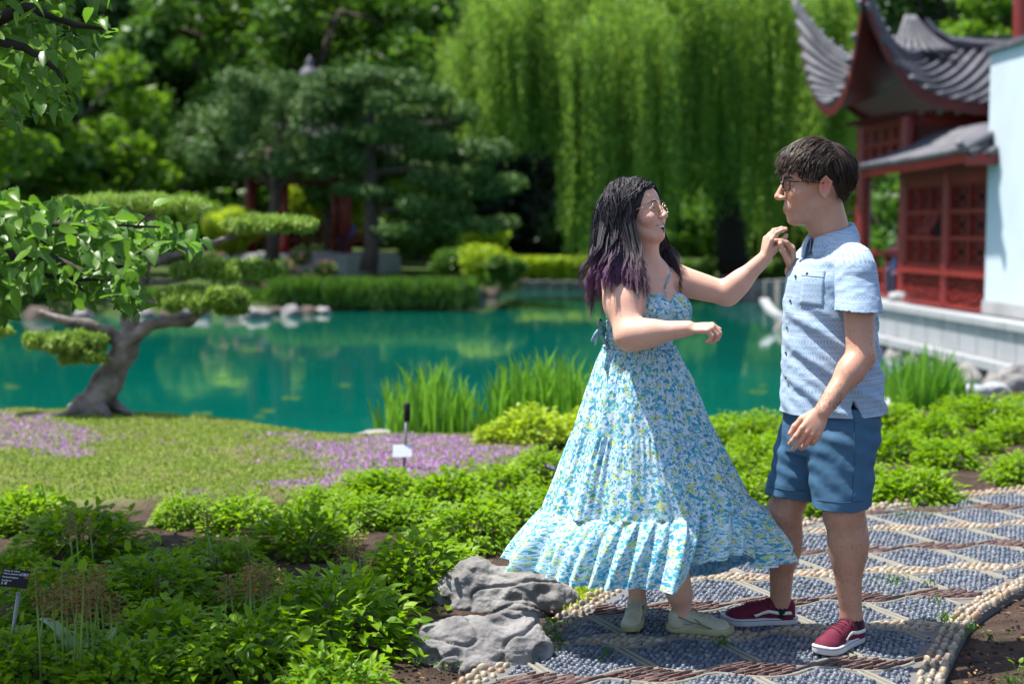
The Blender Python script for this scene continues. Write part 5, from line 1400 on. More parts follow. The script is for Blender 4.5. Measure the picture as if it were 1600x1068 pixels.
# lily pads on the pond
lp = MB(); lp.add([(0, 0, 0)] + [(math.cos(R(a_)), math.sin(R(a_)), 0) for a_ in range(15, 360, 23)], [(0, i, i + 1) for i in range(1, 15)]); lpm = lp.mesh('lily_pad')
for k, (a_, b_) in enumerate(((14, 600), (20, 603), (315, 645), (405, 649), (418, 640), (390, 545), (470, 560), (540, 600), (1185, 610), (1192, 600), (345, 590), (455, 620))):
    q = at_z(a_, b_, WATER_Z + .012); o = link('lily_pad', lpm, None, M['bush_leaf'], tuple(q), (0, 0, k), (.08 + .03 * (k % 3),) * 2 + (1,)); tag(o, 'small pale green lily pad', 'lily pad', 'lily pads scattered on the pond')
by_order([o for o in COL.objects if o.name.startswith('lily_pad')], 'small lily pad afloat on the turquoise pond')

# plant signs ------------------------------------------------------------------
def text_part(s_, size, loc, rot, parent, mat, name='lettering', align='LEFT'):
    cu = bpy.data.curves.new(name, 'FONT'); cu.body = s_; cu.size = size; cu.align_x = align; cu.extrude = .0004; cu.resolution_u = 2
    o = bpy.data.objects.new(name, cu); COL.objects.link(o); dg = bpy.context.evaluated_depsgraph_get(); me = bpy.data.meshes.new_from_object(o.evaluated_get(dg)); bpy.data.objects.remove(o)
    return link(name, me, parent, mat, loc, rot)
q = at_z(8, 1066, 0.0); Y = q.y; r = empty('plant_sign', tuple(q), 'black plant name sign with white lettering on a slim grey post at the left edge', 'sign')
b = MB(); tp = at(29, 925, Y) - q; b.tube([(0, 0, -.02), tuple(tp * .5 + Vector((.0, 0, 0))), tuple(tp)], [.006, .006, .006], 8); b.build('post', M['metal_grey'], r, True)
pl = empty('plate_holder', (0, 0, 0)); bpy.data.objects.remove(pl)
b = MB(); b.box((0, 0, 0), (.092, .058, .003)); pc_ = at(23, 903, Y) - q; o = b.build('plate', M['sign_black'], r); o.location = pc_; o.rotation_euler = (R(64), R(4), R(-6))
for i, (s_, dy, sz) in enumerate((('Hosta de Chine', .020, .0085), ('Chinese plantain lily', .011, .0075), ('Hosta plantaginea', .000, .0075), ('Asparagaceae', -.010, .0062), ('玉 簪', -.021, .009))):
    text_part(s_, sz, (-.041, dy, .0018), (0, 0, 0), o, M['sign_white'])
text_part('玉簪花', .010, (.016, .0105, .0018), (0, 0, 0), o, M['sign_white'])
q = at_z(631, 738, 0.03); Y = q.y; r = empty('plant_label', tuple(q), 'black-topped stake with a white label at the edge of the violet thyme', 'sign')
b = MB(); b.tube([(0, 0, 0), tuple(at(635, 655, Y) - q)], [.009, .009], 8); b.build('stake', M['metal_grey'], r, True)
b = MB(); tq = at(636, 642, Y) - q; b.lathe([(.016, -.06), (.019, -.05), (.019, .04), (.012, .05)], tuple(tq), 10); b.build('cap', M['sign_black'], r, True)
b = MB(); b.box((0, 0, 0), (.11, .006, .075)); o = b.build('label_plate', M['sign_white'], r); o.location = at(629, 703, Y) - q - V3(0, .02, 0); o.rotation_euler = (R(-25), 0, R(4))
q = at_z(858, 790, 0.0); Y = q.y; r = empty('plant_label', tuple(q), 'small slanted grey label plate just left of the dress', 'sign')
b = MB(); b.tube([(0, 0, 0), tuple(at(866, 742, Y) - q)], [.004, .004], 6); b.build('post', M['metal_grey'], r, True)
b = MB(); b.box((0, 0, 0), (.075, .05, .003)); o = b.build('plate', M['sign_black'], r); o.location = at(862, 730, Y) - q; o.rotation_euler = (R(25), R(22), R(10))
for dy in (.012, .002, -.008): text_part('Paeonia lactiflora', .007, (-.03, dy, .002), (0, 0, 0), o, M['sign_white'])

# the broad-leaved tree whose boughs hang in from the left --------------------------
ft = empty('broadleaf_tree', (-3.3, 4.9, 0), 'nearby tree hanging heart-shaped glossy leaves into the picture from the left', 'tree')
def ftube(name, P, rad):
    b = MB(); b.tube(P, rad, 8); o = b.build(name, M['bark_dark'], None, True); local(o, ft)
ftube('trunk', [V3(-3.3, 4.9, -.05), V3(-3.15, 4.9, .8), V3(-3.0, 4.8, 1.6), V3(-2.9, 4.9, 2.6), V3(-2.7, 5.2, 3.6)], [.17, .14, .12, .10, .06])
Yf = 4.25
ftube('branch', [V3(-3.05, 4.8, 1.15), at(-60, 400, 4.4), at(60, 395, 4.3), at(130, 425, 4.25), at(190, 415, Yf), at(240, 380, Yf)], [.05, .026, .018, .012, .008, .003])
ftube('branch', [at(40, 385, 4.35), at(95, 415, 4.3), at(130, 455, 4.3)], [.014, .010, .004]); ftube('branch', [at(60, 395, 4.3), at(80, 350, 4.25), at(140, 350, 4.2), at(250, 355, 4.2)], [.014, .010, .006, .003]); ftube('branch', [at(70, 430, 4.3), at(120, 437, 4.3), at(180, 437, 4.25)], [.008, .006, .003])
ftube('branch', [at(-20, 370, 4.4), at(20, 320, 4.4), at(30, 300, 4.4), at(26, 290, 4.4)], [.010, .005, .003, .002]); ftube('branch', [at(215, 352, 4.2), at(234, 333, 4.2), at(244, 322, 4.2)], [.003, .002, .001])
ftube('branch', [V3(-2.9, 4.9, 2.5), at(-60, 60, 4.8), at(40, 10, 4.8), at(120, 40, 4.8), at(180, 48, 4.8)], [.06, .035, .02, .01, .003]); ftube('branch', [at(-20, 60, 4.8), at(40, 75, 4.8), at(90, 110, 4.8), at(110, 160, 4.8)], [.02, .014, .008, .003])
HL = [leaf_shape(1, .66, .12, .22, True, 5), leaf_shape(1, .58, .2, .4, True, 5), leaf_shape(1, .70, .05, -.12, True, 5)]
hl_me = [np_mesh('leaf', s_[0], np.array(s_[1]), True, np.full((len(s_[0]), 3), v)) for s_, v in zip(HL, (.2, .55, .95))]
def put_leaf(c_, d, up, sc, k):
    x = d.normalized(); y = up.cross(x).normalized(); z = x.cross(y)
    o = link('leaf', hl_me[k % 3], None, M['tree_leaf']); o.matrix_basis = Matrix.Translation(c_) @ Matrix((x, y, z)).transposed().to_4x4() @ Matrix.Scale(sc, 4); local(o, ft); return o
def poly_in(P, x, y):
    r = False; j = len(P) - 1
    for i in range(len(P)):
        if (P[i][1] > y) != (P[j][1] > y) and x < (P[j][0] - P[i][0]) * (y - P[i][1]) / (P[j][1] - P[i][1]) + P[i][0]: r = not r
        j = i
    return r
LOW = [(-30, 285), (20, 300), (60, 318), (150, 322), (235, 345), (300, 360), (325, 378), (315, 392), (250, 395), (225, 405), (222, 440), (232, 478), (215, 500), (190, 482), (160, 455), (130, 480), (100, 462), (80, 470), (70, 450), (25, 455), (28, 500), (-30, 505)]
HIGH = [(-30, -40), (200, -40), (165, 30), (188, 70), (150, 75), (120, 95), (135, 130), (108, 190), (90, 175), (30, 200), (-30, 190)]
def leaf_region(Pg, n, Y0, dY, sc0, stuff_n):
    cnt = 0; bx = [min(p[0] for p in Pg), max(p[0] for p in Pg), min(p[1] for p in Pg), max(p[1] for p in Pg)]
    sp, sd, su, ss = [], [], [], []
    while cnt < n + stuff_n:
        a_, b_ = random.uniform(bx[0], bx[1]), random.uniform(bx[2], bx[3])
        if not poly_in(Pg, a_, b_): continue
        if cnt >= n: Yk = Y0 + dY * random.uniform(.2, 1.4)
        else: Yk = Y0 - dY * random.uniform(-.2, .8)
        c_ = at(a_, b_, Yk); d = V3(random.uniform(-.5, 1.0), random.uniform(-.8, .3), random.uniform(-1.1, .35)); up = V3(random.gauss(0, .4), random.gauss(-.45, .4), 1)
        sc = sc0 * random.uniform(.65, 1.2); c_ = c_ - d.normalized() * sc * .5
        if cnt < n: put_leaf(c_, d, up, sc, random.randrange(3))
        else: sp.append(tuple(c_)); sd.append(tuple(d)); su.append(tuple(up)); ss.append(sc)
        cnt += 1
    o = link('foliage', leaves_mesh('foliage', np.array(sp), np.array(sd), np.array(su), np.array(ss), HL[1], rng.uniform(0, 1, len(sp))), None, M['tree_leaf']); local(o, ft); o['kind'] = 'stuff'
leaf_region(LOW, 190, 4.2, .35, .059, 560); leaf_region(HIGH, 110, 4.8, .35, .064, 260)
c_ = at(250, 325, 4.2); put_leaf(at(240, 318, 4.2), V3(1, -.2, .1), V3(0, -.7, 1), .062, 2)
# the crown out of the picture, which shades the bed
bl = sub_blobs((-2.62, 5.8, 3.2), (.95, 1.05, .75), 34, .34) + sub_blobs((-2.95, 4.85, 3.35), (.75, .55, .55), 16, .30)
C, A, B, T = blob_leaves(bl, 14000, .055, lw=.65); o = quads('crown', C, A, B, M['tree_leaf'], tint=T, world_root=ft); o['kind'] = 'stuff'
# ------------------------------------------------------------------ people
def frame(fwd, up=(0, 0, 1)):
    x = Vector(fwd).normalized(); y = Vector(up).cross(x).normalized(); z = x.cross(y); return Matrix((x, y, z)).transposed()
def hand(S, wrist, f, n, s, sc, curls, thumb, spread=.04, wr=.024, tips=None):
    """f finger direction, n the way the palm faces, s the thumb side; curls = three bend angles per finger (deg)"""
    f = Vector(f).normalized(); n = Vector(n); n = (n - f * n.dot(f)).normalized(); s = Vector(s); s = (s - f * s.dot(f) - n * s.dot(n)).normalized(); w = Vector(wrist)
    for i, (off, L) in enumerate(((.030, .070), (.010, .078), (-.010, .073), (-.028, .057))):
        kn = w + (f * (.088 - .004 * abs(i - 1) - (.008 if i == 3 else 0)) + s * off) * sc
        S.cone(w + s * off * .45 * sc + f * .012 * sc, kn, .0135 * sc, .0105 * sc, .008)
        d = (f + s * (1.2 - i) * spread).normalized(); ang = 0; p = kn
        for j, fr in enumerate((.45, .31, .24)):
            ang += R(curls[i][j]); dd = d * math.cos(ang) + n * math.sin(ang); q = p + dd * L * fr * sc
            S.cone(p, q, (.0098 - .0008 * j) * sc, (.0092 - .0010 * j) * sc, .0035); p = q
    a, b, c = thumb; p = w + (s * .020 + f * .018 + n * .006) * sc
    for L, d, r0, r1 in ((.042, a, .0150, .0115), (.034, b, .0112, .0102), (.028, c, .0102, .0085)):
        dd = (f * d[0] + s * d[1] + n * d[2]).normalized(); q = p + dd * L * sc; S.cone(p, q, r0 * sc, r1 * sc, .006); p = q
    S.ell(w + f * .045 * sc, (.045 * sc, .034 * sc, .013 * sc), np.array(frame(f, n)), .010)
def head(S, c, M3, s, smile=False, fem=False):
    """face looks along local x; M3 columns = forward, left, up"""
    def P(x, y, z): return Vector(c) + M3 @ (Vector((x, y, z)) * s)
    m = np.array(M3)
    def E(x, y, z, rx, ry, rz, k=.012, op='add'): S.ell(P(x, y, z), (rx * s, ry * s, rz * s), m, k * s, op)
    def Cn(a, b, ra, rb, k=.01, op='add'): S.cone(P(*a), P(*b), ra * s, rb * s, k * s, op)
    w = .94 if fem else 1.0
    E(-.014, 0, .045, .097, .076 * w, .081); E(.034, 0, .048, .056, .063 * w, .060, .02); E(.034, 0, -.018, .054, .059 * w, .070, .025)
    E(.026, 0, -.066, .050, .049 * w, .040, .022); E(.064, 0, -.094, .024, .025, .019, .022)
    for q in (1, -1):
        Cn((-.012, q * .052 * w, -.040), (.052, q * .024, -.092), .017, .015, .02)
        E(.056, q * .038 * w, -.018, .026, .023, .024 if not smile else .026, .02)
        Cn((.080, q * .012, .031), (.066, q * .045 * w, .030), .0115 if not fem else .009, .009, .014)
        E(.0935, q * .031, .010, .014, .0175, .0115, .012, 'sub')
        # lids
        Cn((.0835, q * .018, .0085), (.0885, q * .031, .0165), .0034, .0038, .004); Cn((.0885, q * .031, .0165), (.0765, q * .045, .0085), .0038, .0034, .004)
        Cn((.0835, q * .018, .0075), (.0865, q * .031, .0030), .0030, .0032, .004); Cn((.0865, q * .031, .0030), (.0765, q * .045, .0075), .0032, .0030, .004)
        E(.103, q * .0125, -.028, .0105, .0080, .0075, .008); 
        E(-.010, q * .078 * w, -.004, .0185, .0060, .031, .004); Cn((.002, q * .083 * w, .012), (-.012, q * .086 * w, .026), .0035, .0040, .003); Cn((-.012, q * .086 * w, .026), (-.027, q * .086 * w, .010), .0040, .0040, .003); Cn((-.027, q * .086 * w, .010), (-.018, q * .084 * w, -.022), .0040, .0036, .003); E(-.008, q * .086 * w, .000, .0100, .0075, .0150, .003, 'sub'); E(-.008, q * .082 * w, -.030, .007, .0045, .008, .004)
    Cn((.088, 0, .024), (.1125 if not fem else .109, 0, -.020), .0080, .0098, .010); E(.1135 if not fem else .109, 0, -.024, .0100, .0100, .0088, .006)
    E(.100, .0125, -.036, .006, .004, .004, .003, 'sub'); E(.100, -.0125, -.036, .006, .004, .004, .003, 'sub')
    E(.071, 0, -.058, .0255, .030, .024, .018)
    if smile:
        for q in (1, -1):
            Cn((.0925, 0, -.0665), (.074, q * .0310, -.0550), .0110, .0045, .003, 'sub')
            Cn((.0935, 0, -.0530), (.0725, q * .0335, -.0515), .0034, .0026, .004); Cn((.0890, 0, -.0795), (.0725, q * .0335, -.0555), .0042, .0026, .004); E(.058, q * .040, -.028, .025, .021, .020, .02)
    else:
        for q in (1, -1):
            Cn((.0955, q * .003, -.0578), (.080, q * .0245, -.0600), .0038, .0022, .004); Cn((.0938, q * .001, -.0668), (.080, q * .0225, -.0618), .0044, .0024, .004)
        Cn((.100, 0, -.0622), (.085, q * .025, -.0605), .0016, .0012, .002, 'sub')
    return P

def seg_d(a, b, r0, r1, r_):
    a = np.array(a); b = np.array(b); ab = b - a; L = (ab ** 2).sum()
    def f(V):
        t = np.clip(((V - a) @ ab) / L, 0, 1); return np.linalg.norm(V - a - t[:, None] * ab, axis=1) / ((r0 + (r1 - r0) * t) * r_)
    return f
m = NT('skin'); p = m.geo(); tnt = m.attr()
c = m.mix(m.math('MULTIPLY', m.noise(45, 5, .6, p), .5), (1.04, 1.03, 1.02), (.78, .62, .57)); c = m.mix(m.math('MULTIPLY', m.ramp(m.noise(13, 4, .6, p), [(.42, 0.), (.62, 1.)]), .30), c, (.92, .72, .66)); c = m.mix(m.ramp(m.noise(260, 2, .5, p), [(.66, 0.), (.74, .35)]), c, (.66, .46, .38)); c = m.mix(1.0, tnt, c, 'MULTIPLY')
m.set(color=c, rough=.46, sss=.12, spec=.4, normal=m.bump(m.noise(700, 3, .6, p), .12, .0006)); m.b.inputs['Subsurface Radius'].default_value = (.012, .004, .002); m.b.inputs['Subsurface Scale'].default_value = 1.0; M['skin'] = m.m
simple('eye_white', (.70, .68, .66), .2, .02); simple('iris', (.035, .018, .010), .15, .1); simple('teeth', (.80, .74, .64), .6, .03, spec=.15)
simple('black_frame', (.008, .008, .010), .25, .1); simple('gold_frame', (.55, .42, .36), .25, .1, metal=.9)
m = NT('lens_glass'); m.set(color=(.95, .97, 1), rough=.02, trans=1.0, ior=1.05, alpha=.12); M['lens'] = m.m
def hair_mat(name, tipc):
    m = NT(name); c = m.mix(.0, (0, 0, 0), (0, 0, 0)); a = m.attr(); m.set(color=a, rough=.52, spec=.35, normal=m.bump(m.noise(240, 3, .6, m.geo()), .2, .001)); M[name] = m.m
hair_mat('hair', None)

def skin_colors(V, base, lips=None):
    C = np.tile(np.array(base), (len(V), 1))
    for c_, r, col, soft in (lips or []):
        d = np.linalg.norm((V - np.array(c_)) / np.array(r), axis=1) if not callable(c_) else c_(V)
        w = 1 - sstep(1 - soft, 1, d); C = C * (1 - w[:, None]) + np.array(col) * w[:, None]
    return C
def strands_mesh(name, paths, rad, cols, mat, root, sides=3):
    """paths (n,k,3), cols (n,k,3)"""
    n, k, _ = paths.shape; d = np.gradient(paths, axis=1); d /= np.linalg.norm(d, axis=2)[..., None] + 1e-9
    a = np.cross(d, np.array([.3, .2, .93])); a /= np.linalg.norm(a, axis=2)[..., None] + 1e-9; b = np.cross(d, a)
    prof = rad * np.minimum(1, (1.05 - np.linspace(0, 1, k)) * 2.5)[None, :, None] * rng.uniform(.7, 1.3, (n, 1, 1))
    rings = [paths + (a * math.cos(t) + b * math.sin(t)) * prof for t in [2 * PI * i / sides for i in range(sides)]]
    V = np.stack(rings, 2).reshape(-1, 3); C = np.repeat(cols.reshape(-1, 3), sides, 0); I = np.arange(n * k * sides).reshape(n, k, sides); F = []
    for i in range(sides):
        j = (i + 1) % sides; F.append(np.stack([I[:, :-1, i], I[:, :-1, j], I[:, 1:, j], I[:, 1:, i]], -1).reshape(-1, 4))
    o = link(name, np_mesh(name, V, np.concatenate(F), True, C), None, mat); local(o, root); return o
def glasses(root, P, M3, s, rw, rh, rnd, mat, thick, zc, xf=.103, half=.033):
    g = MB()
    outs = []
    for q in (1, -1):
        pts = []
        for i in range(20):
            t = 2 * PI * i / 20; ex = 2.0 / rnd; cx = math.copysign(abs(math.cos(t)) ** ex, math.cos(t)); sy = math.copysign(abs(math.sin(t)) ** ex, math.sin(t))
            pts.append(P(xf - .010 * abs(q * half + cx * rw) / .05, q * half + cx * rw, zc + sy * rh))
        g.tube(pts + [pts[0]], thick * s, 6); outs.append(pts)
        hinge = P(xf - .012, q * (half + rw), zc + rh * .55); g.tube([hinge, P(.045, q * .078, zc + rh * .5), P(-.006, q * .081, zc - .002)], thick * s, 6)
    g.tube([P(xf, half - rw, zc + .004), P(xf + .004, 0, zc + .008), P(xf, -(half - rw), zc + .004)], thick * s, 6)
    o = g.build('glasses', mat, None, True); local(o, root)
    for pts in outs:
        l = MB(); c_ = sum((Vector(p_) for p_ in pts), Vector()) / len(pts); l.add([c_] + pts, [(0, i + 1, (i + 1) % 20 + 1) for i in range(20)]); q_ = l.build('lens', M['lens'], None, True); q_.parent = o; q_.matrix_parent_inverse = Matrix.Translation(-Vector(root.location)) @ Matrix() if False else Matrix()
    return o
def eyes(root, P, M3, s, look_dir):
    for q in (1, -1):
        c_ = P(.0745, q * .031, .0098); b = MB()
        bm = bmesh.new(); bmesh.ops.create_uvsphere(bm, u_segments=16, v_segments=10, radius=.0128 * s); me = bpy.data.meshes.new('eyeball'); bm.to_mesh(me); bm.free(); me.polygons.foreach_set('use_smooth', [True] * len(me.polygons))
        o = link('eyeball', me, None, M['eye_white'], tuple(c_)); local(o, root)
        d = (M3 @ Vector(look_dir)).normalized(); bm = bmesh.new(); bmesh.ops.create_uvsphere(bm, u_segments=12, v_segments=8, radius=.0062 * s); me = bpy.data.meshes.new('iris'); bm.to_mesh(me); bm.free(); me.polygons.foreach_set('use_smooth', [True] * len(me.polygons))
        o = link('iris', me, None, M['iris'], tuple(c_ + d * .0085 * s)); local(o, root)
def brow(root, P, s, col, th=.0022, zc=.031, x0=.094):
    for q in (1, -1):
        b = MB(); pts = [P(x0 + .001, q * .012, zc - .003), P(x0 + .001, q * .026, zc + .003), P(x0 - .008, q * .040, zc + .002), P(x0 - .020, q * .050, zc - .004)]
        b.tube(pts, [th * s * .9, th * s * 1.2, th * s, th * s * .4], 6); me = b.mesh('eyebrow', True); n = len(me.vertices); a = me.attributes.new('tint', 'FLOAT_COLOR', 'POINT'); a.data.foreach_set('color', [*col, 1] * n)
        o = link('eyebrow', me, None, M['hair']); local(o, root)
def A_(px, py, Y): return at(px, py, Y)

# shoes -----------------------------------------------------------------
def shoe(root, heel, fwd, L, up_mat, sole_mat, kind, pitch=0.0, laces='lace', line=None, name='shoe'):
    """heel = ground point under the heel, fwd = xy direction of the toe"""
    f = Vector((fwd[0], fwd[1], 0)).normalized(); M3 = frame(f) @ Matrix.Rotation(pitch, 3, 'Y'); k = L / .29
    def P(x, y, z): return Vector(heel) + M3 @ (Vector((x, y, z)) * k)
    def outline(x):   # half width and centre shift along the sole
        t = np.clip(x / .29, 0, 1); w = np.interp(t, [0, .03, .1, .25, .45, .62, .75, .88, .96, 1], [.004, .020, .031, .034, .034, .042, .048, .042, .026, .004]); c_ = np.interp(t, [0, .3, .6, 1], [0, 0, .004, -.002]); return w, c_
    xs_ = np.concatenate([np.linspace(0, .03, 6), np.linspace(.04, .25, 16), np.linspace(.257, .29, 8)])
    def ring(z, gro):
        pts = [];
        for sgn, arr in ((1, xs_), (-1, xs_[::-1])):
            for x in arr: w, c_ = outline(x); xx = .145 + (x - .145) * (1 + gro * .02); pts.append(P(xx, c_ + sgn * w * (1 + gro * .10), z + (.010 * max(0, (x - .22) / .07) ** 2)))
        return pts
    sl = MB(); zs_ = [(.0, -.3), (.004, .15), (.018, .25), (.026, .12), (.028, -.4)]; rings = [ring(z, g) for z, g in zs_]; n = len(rings[0]); vs = [v for r_ in rings for v in r_]; fs = []
    for i in range(len(rings) - 1):
        for j in range(n): j2 = (j + 1) % n; fs.append((i * n + j, (i + 1) * n + j, (i + 1) * n + j2, i * n + j2))
    fs.append(tuple(range(n))); fs.append(tuple(range((len(rings) - 1) * n + n - 1, (len(rings) - 1) * n - 1, -1))); sl.add(vs, fs)
    S = Sdf(); mm = np.array(M3)
    S.cone(P(.235, 0, .030), P(.18, .002, .040), .031 * k, .036 * k, .02); S.ell(P(.225, .0, .026), (.050 * k, .043 * k, .030 * k), mm, .015)
    S.cone(P(.17, .002, .048), P(.10, 0, .062), .034 * k, .030 * k, .02); S.cone(P(.045, 0, .030), P(.045, 0, .064), .033 * k, .029 * k, .02); S.cone(P(.10, 0, .03), P(.05, 0, .03), .033 * k, .033 * k, .02)
    S.cone(P(.040, 0, .066), P(.105, 0, .070), .028 * k, .025 * k, .015); S.cone(P(.052, 0, .105), P(.088, 0, .095), .0225 * k, .021 * k, .004, 'sub')
    S.plane(P(0, 0, .020), M3 @ Vector((0, 0, -1)), np.array(P(.14, 0, .03)) - .3, np.array(P(.14, 0, .03)) + .3)
    V, F = S.mesh(np.array(P(.145, 0, .04)) - .20 * k, np.array(P(.145, 0, .04)) + .20 * k, .0035)
    V = smooth_mesh(V, F, 2); F = flip_ok(V, F)
    up = link(name, np_mesh(name, V, F, True), None, up_mat); local(up, root)
    so_ = sl.build('sole', sole_mat, None, True); so_.parent = up
    from mathutils.bvhtree import BVHTree
    bv = BVHTree.FromPolygons([tuple(v) for v in V.tolist()], F.tolist())
    def on(p_, off=.0012):
        q, nn, _, _ = bv.find_nearest(p_)
        return (q + nn * off) if q is not None else p_
    def strap(pts, w, nm, mat, seg=3, flat=True):
        b = MB(); Q = []
        for i in range(len(pts) - 1):
            for t in np.linspace(0, 1, seg, endpoint=False): Q.append(Vector(pts[i]).lerp(Vector(pts[i + 1]), t))
        Q.append(Vector(pts[-1])); Q = [on(q) for q in Q]; b.tube(Q, [w] * len(Q), 6); o = b.build(nm, mat, None, True); o.parent = up; return o
    def ribbon(top, bot, nm, mat):
        vs = []; fs = []; n_ = 14
        def ev(A__, t):
            k_ = t * (len(A__) - 1); i = min(int(k_), len(A__) - 2); return Vector(A__[i]).lerp(Vector(A__[i + 1]), k_ - i)
        for i in range(n_ + 1):
            for j in range(3): vs.append(on(ev(top, i / n_).lerp(ev(bot, i / n_), j / 2), .0022))
        for i in range(n_):
            for j in range(2): a = 3 * i + j; fs.append((a, a + 1, a + 4, a + 3))
        b = MB(); b.add(vs, fs); o = b.build(nm, mat, None, True); o.parent = up; m_ = o.modifiers.new('s', 'SOLIDIFY'); m_.thickness = .0012; m_.offset = 0; return o
    if kind == 'skate':
        for sd in (1, -1):
            w = .05 * sd
            ribbon([P(.175, w, .045), P(.150, w, .050), P(.120, w, .062), P(.085, w, .055), P(.03, w, .056)], [P(.165, w, .033), P(.140, w, .038), P(.115, w, .049), P(.085, w, .044), P(.02, w, .045)], 'side_stripe', M['stripe_white'])
        b = MB(); r_ = [ring(.0215, .30)]; b.tube(r_[0] + [r_[0][0]], .0011, 4, False); o = b.build('sole_line', M['navy_line'], None); o.parent = up
    else:
        for sd in (1, -1):
            w = .05 * sd; strap([P(.06, w, .075), P(.10, w, .056), P(.15, w, .045), P(.20, w, .032)], .0024, 'seam', M['cream_seam']); strap([P(.13, w, .070), P(.16, w, .040), P(.19, w, .032)], .0022, 'seam', M['cream_seam'])
            ribbon([P(.125, w, .048), P(.085, w, .052)], [P(.122, w, .038), P(.083, w, .042)], 'logo_patch', M['patch_blue'])
    for i in range(5):
        x = .118 + i * .017; z = .092 - i * .008; strap([P(x, -.020, z), P(x + .004, 0, z + .02), P(x, .020, z)], .0022, 'lace', laces_mat[laces])
    strap([P(.112, 0, .1), P(.105, .02, .10), P(.12, .032, .085), P(.115, .034, .07)], .0022, 'lace', laces_mat[laces]); strap([P(.112, 0, .1), P(.10, -.02, .10), P(.118, -.030, .085)], .0022, 'lace', laces_mat[laces])
    return up
simple('burgundy', (.135, .006, .030), .8, .25, 20, .35, 900, .0006); simple('rubber_white', (.56, .56, .58), .5, .12, 14, .1); simple('stripe_white', (.72, .70, .66), .5, .05); simple('navy_line', (.02, .02, .06), .5)
simple('cream_leather', (.46, .43, .31), .5, .2, 16, .2, 200, .001); simple('cream_sole', (.40, .37, .20), .55, .2, 20, .15); simple('cream_seam', (.20, .18, .11), .7); simple('patch_blue', (.25, .30, .42), .5); simple('lace_dark', (.075, .006, .022), .8); simple('lace_cream', (.45, .43, .32), .8)
simple('sock_dark', (.012, .012, .016), .9, .2, 40, .3, 600, .001); simple('sock_white', (.55, .56, .60), .9, .1, 40, .3, 600, .001)
laces_mat = {'lace': M['lace_dark'], 'cream': M['lace_cream']}

# ======================================================================= the man
MF = Vector((-.90, -.43, 0)).normalized(); ML = Vector((.43, -.90, 0)).normalized()
mx_, my_ = A_(1300, 640, 5.0).x, 5.0
man = empty('person', (mx_, my_, 0.0), 'dark-haired man in a pale blue patterned shirt, navy shorts and burgundy sneakers, facing the woman', 'person')
S = Sdf(); hs = 1.16
MH3 = frame(Vector((-.995, -.045, -.06))); hc = A_(1273, 292, 5.0)
PM = head(S, hc, MH3, hs)
nb = A_(1301, 372, 5.01)
S.cone(PM(-.025, 0, -.035), nb, .060, .064, .03); S.cone(PM(.01, 0, -.07), nb + MF * .02, .040, .05, .03)
Ls, Rs = A_(1338, 420, 4.82), A_(1266, 420, 5.17)
S.cone(Ls, Rs, .055, .055, .04); S.ell(A_(1300, 450, 5.0), (.095, .13, .13), np.array(frame(MF)), .04); S.ell(A_(1303, 590, 5.02), (.10, .115, .18), np.array(frame(MF)), .04)
Lel, Lw = A_(1345, 556, 4.755), A_(1284, 643, 4.67)
S.cone(Ls, Lel, .058, .046, .02); S.cone(Lel, Lw, .047, .027, .018); S.ell(Vector(Lel).lerp(Vector(Lw), .25), (.062, .045, .048), np.array(frame(Vector(Lw) - Vector(Lel))), .02)
hand(S, Lw, A_(1258, 688, 4.64) - Lw, Vector((.15, 1, .1)), Vector((-1, .1, -.2)), 1.0, [(14, 24, 14), (18, 28, 16), (24, 32, 20), (30, 36, 22)], ((.8, .5, .35), (.95, .2, .25), (.98, .0, .25)))
Rel, Rw = A_(1272, 520, 5.24), A_(1238, 424, 5.055)
S.cone(Rs, Rel, .052, .042, .02); S.cone(Rel, Rw, .042, .027, .018)
hand(S, Rw, A_(1236, 372, 5.04) - Rw, Vector((-1, .05, .1)), Vector((-.1, -1, 0)), 1.0, [(40, 26, 14), (46, 34, 18), (52, 38, 22), (58, 42, 24)], ((.80, .55, .35), (.95, .05, .45), (.95, -.05, .30)))
Lk, La, Lh = A_(1318, 802, 4.86), A_(1330, 962, 4.885), A_(1310, 665, 4.92); Rk, Ra, Rh = A_(1225, 800, 5.08), A_(1219, 944, 5.14), A_(1276, 665, 5.08)
for h_, k_, a_, cf in ((Lh, Lk, La, 1), (Rh, Rk, Ra, .86)):
    S.cone(h_, k_, .085, .070 * (1 if cf == 1 else .9), .03); S.cone(k_, a_, .064 * cf, .037, .02); kk_ = Vector(k_).lerp(Vector(a_), .28); S.ell(kk_ + Vector((.014, .0, 0)), (.066 * cf, .062 * cf, .115), None, .03); S.cone(a_, a_ + V3(0, 0, -.05), .037, .029, .015)
for a_, d_ in ((La, Vector((-.70, -.71, 0)).normalized()), (Ra, Vector((-1, -.05, 0)))): S.cone(a_ + V3(0, 0, -.050) + d_ * .01, a_ + d_ * .09 + V3(0, 0, -.078), .026, .018, .012)
b1 = (np.array(hc) - .19, np.array(hc) + .19); b2 = (np.array(A_(1262, 668, 4.65)) - .105, np.array(A_(1262, 668, 4.65)) + .105); b3 = (np.array(A_(1228, 392, 5.04)) - .095, np.array(A_(1228, 392, 5.04)) + .095)
parts_ = [S.mesh((mx_ - .42, 4.5, .02), (mx_ + .3, 5.4, 1.80), .008, [b1, b2, b3])]
for (a_, b_), h_ in ((b1, .0031), (b2, .0027), (b3, .0027)): parts_.append(S.mesh(a_ - .010, b_ + .010, h_))
V, F = join_meshes(parts_); F = flip_ok(V, F)
base = (.56, .325, .23); lipc = (.50, .20, .17)
def near(P_, r, col, soft=.6): return (tuple(P_), (r, r, r), col, soft)
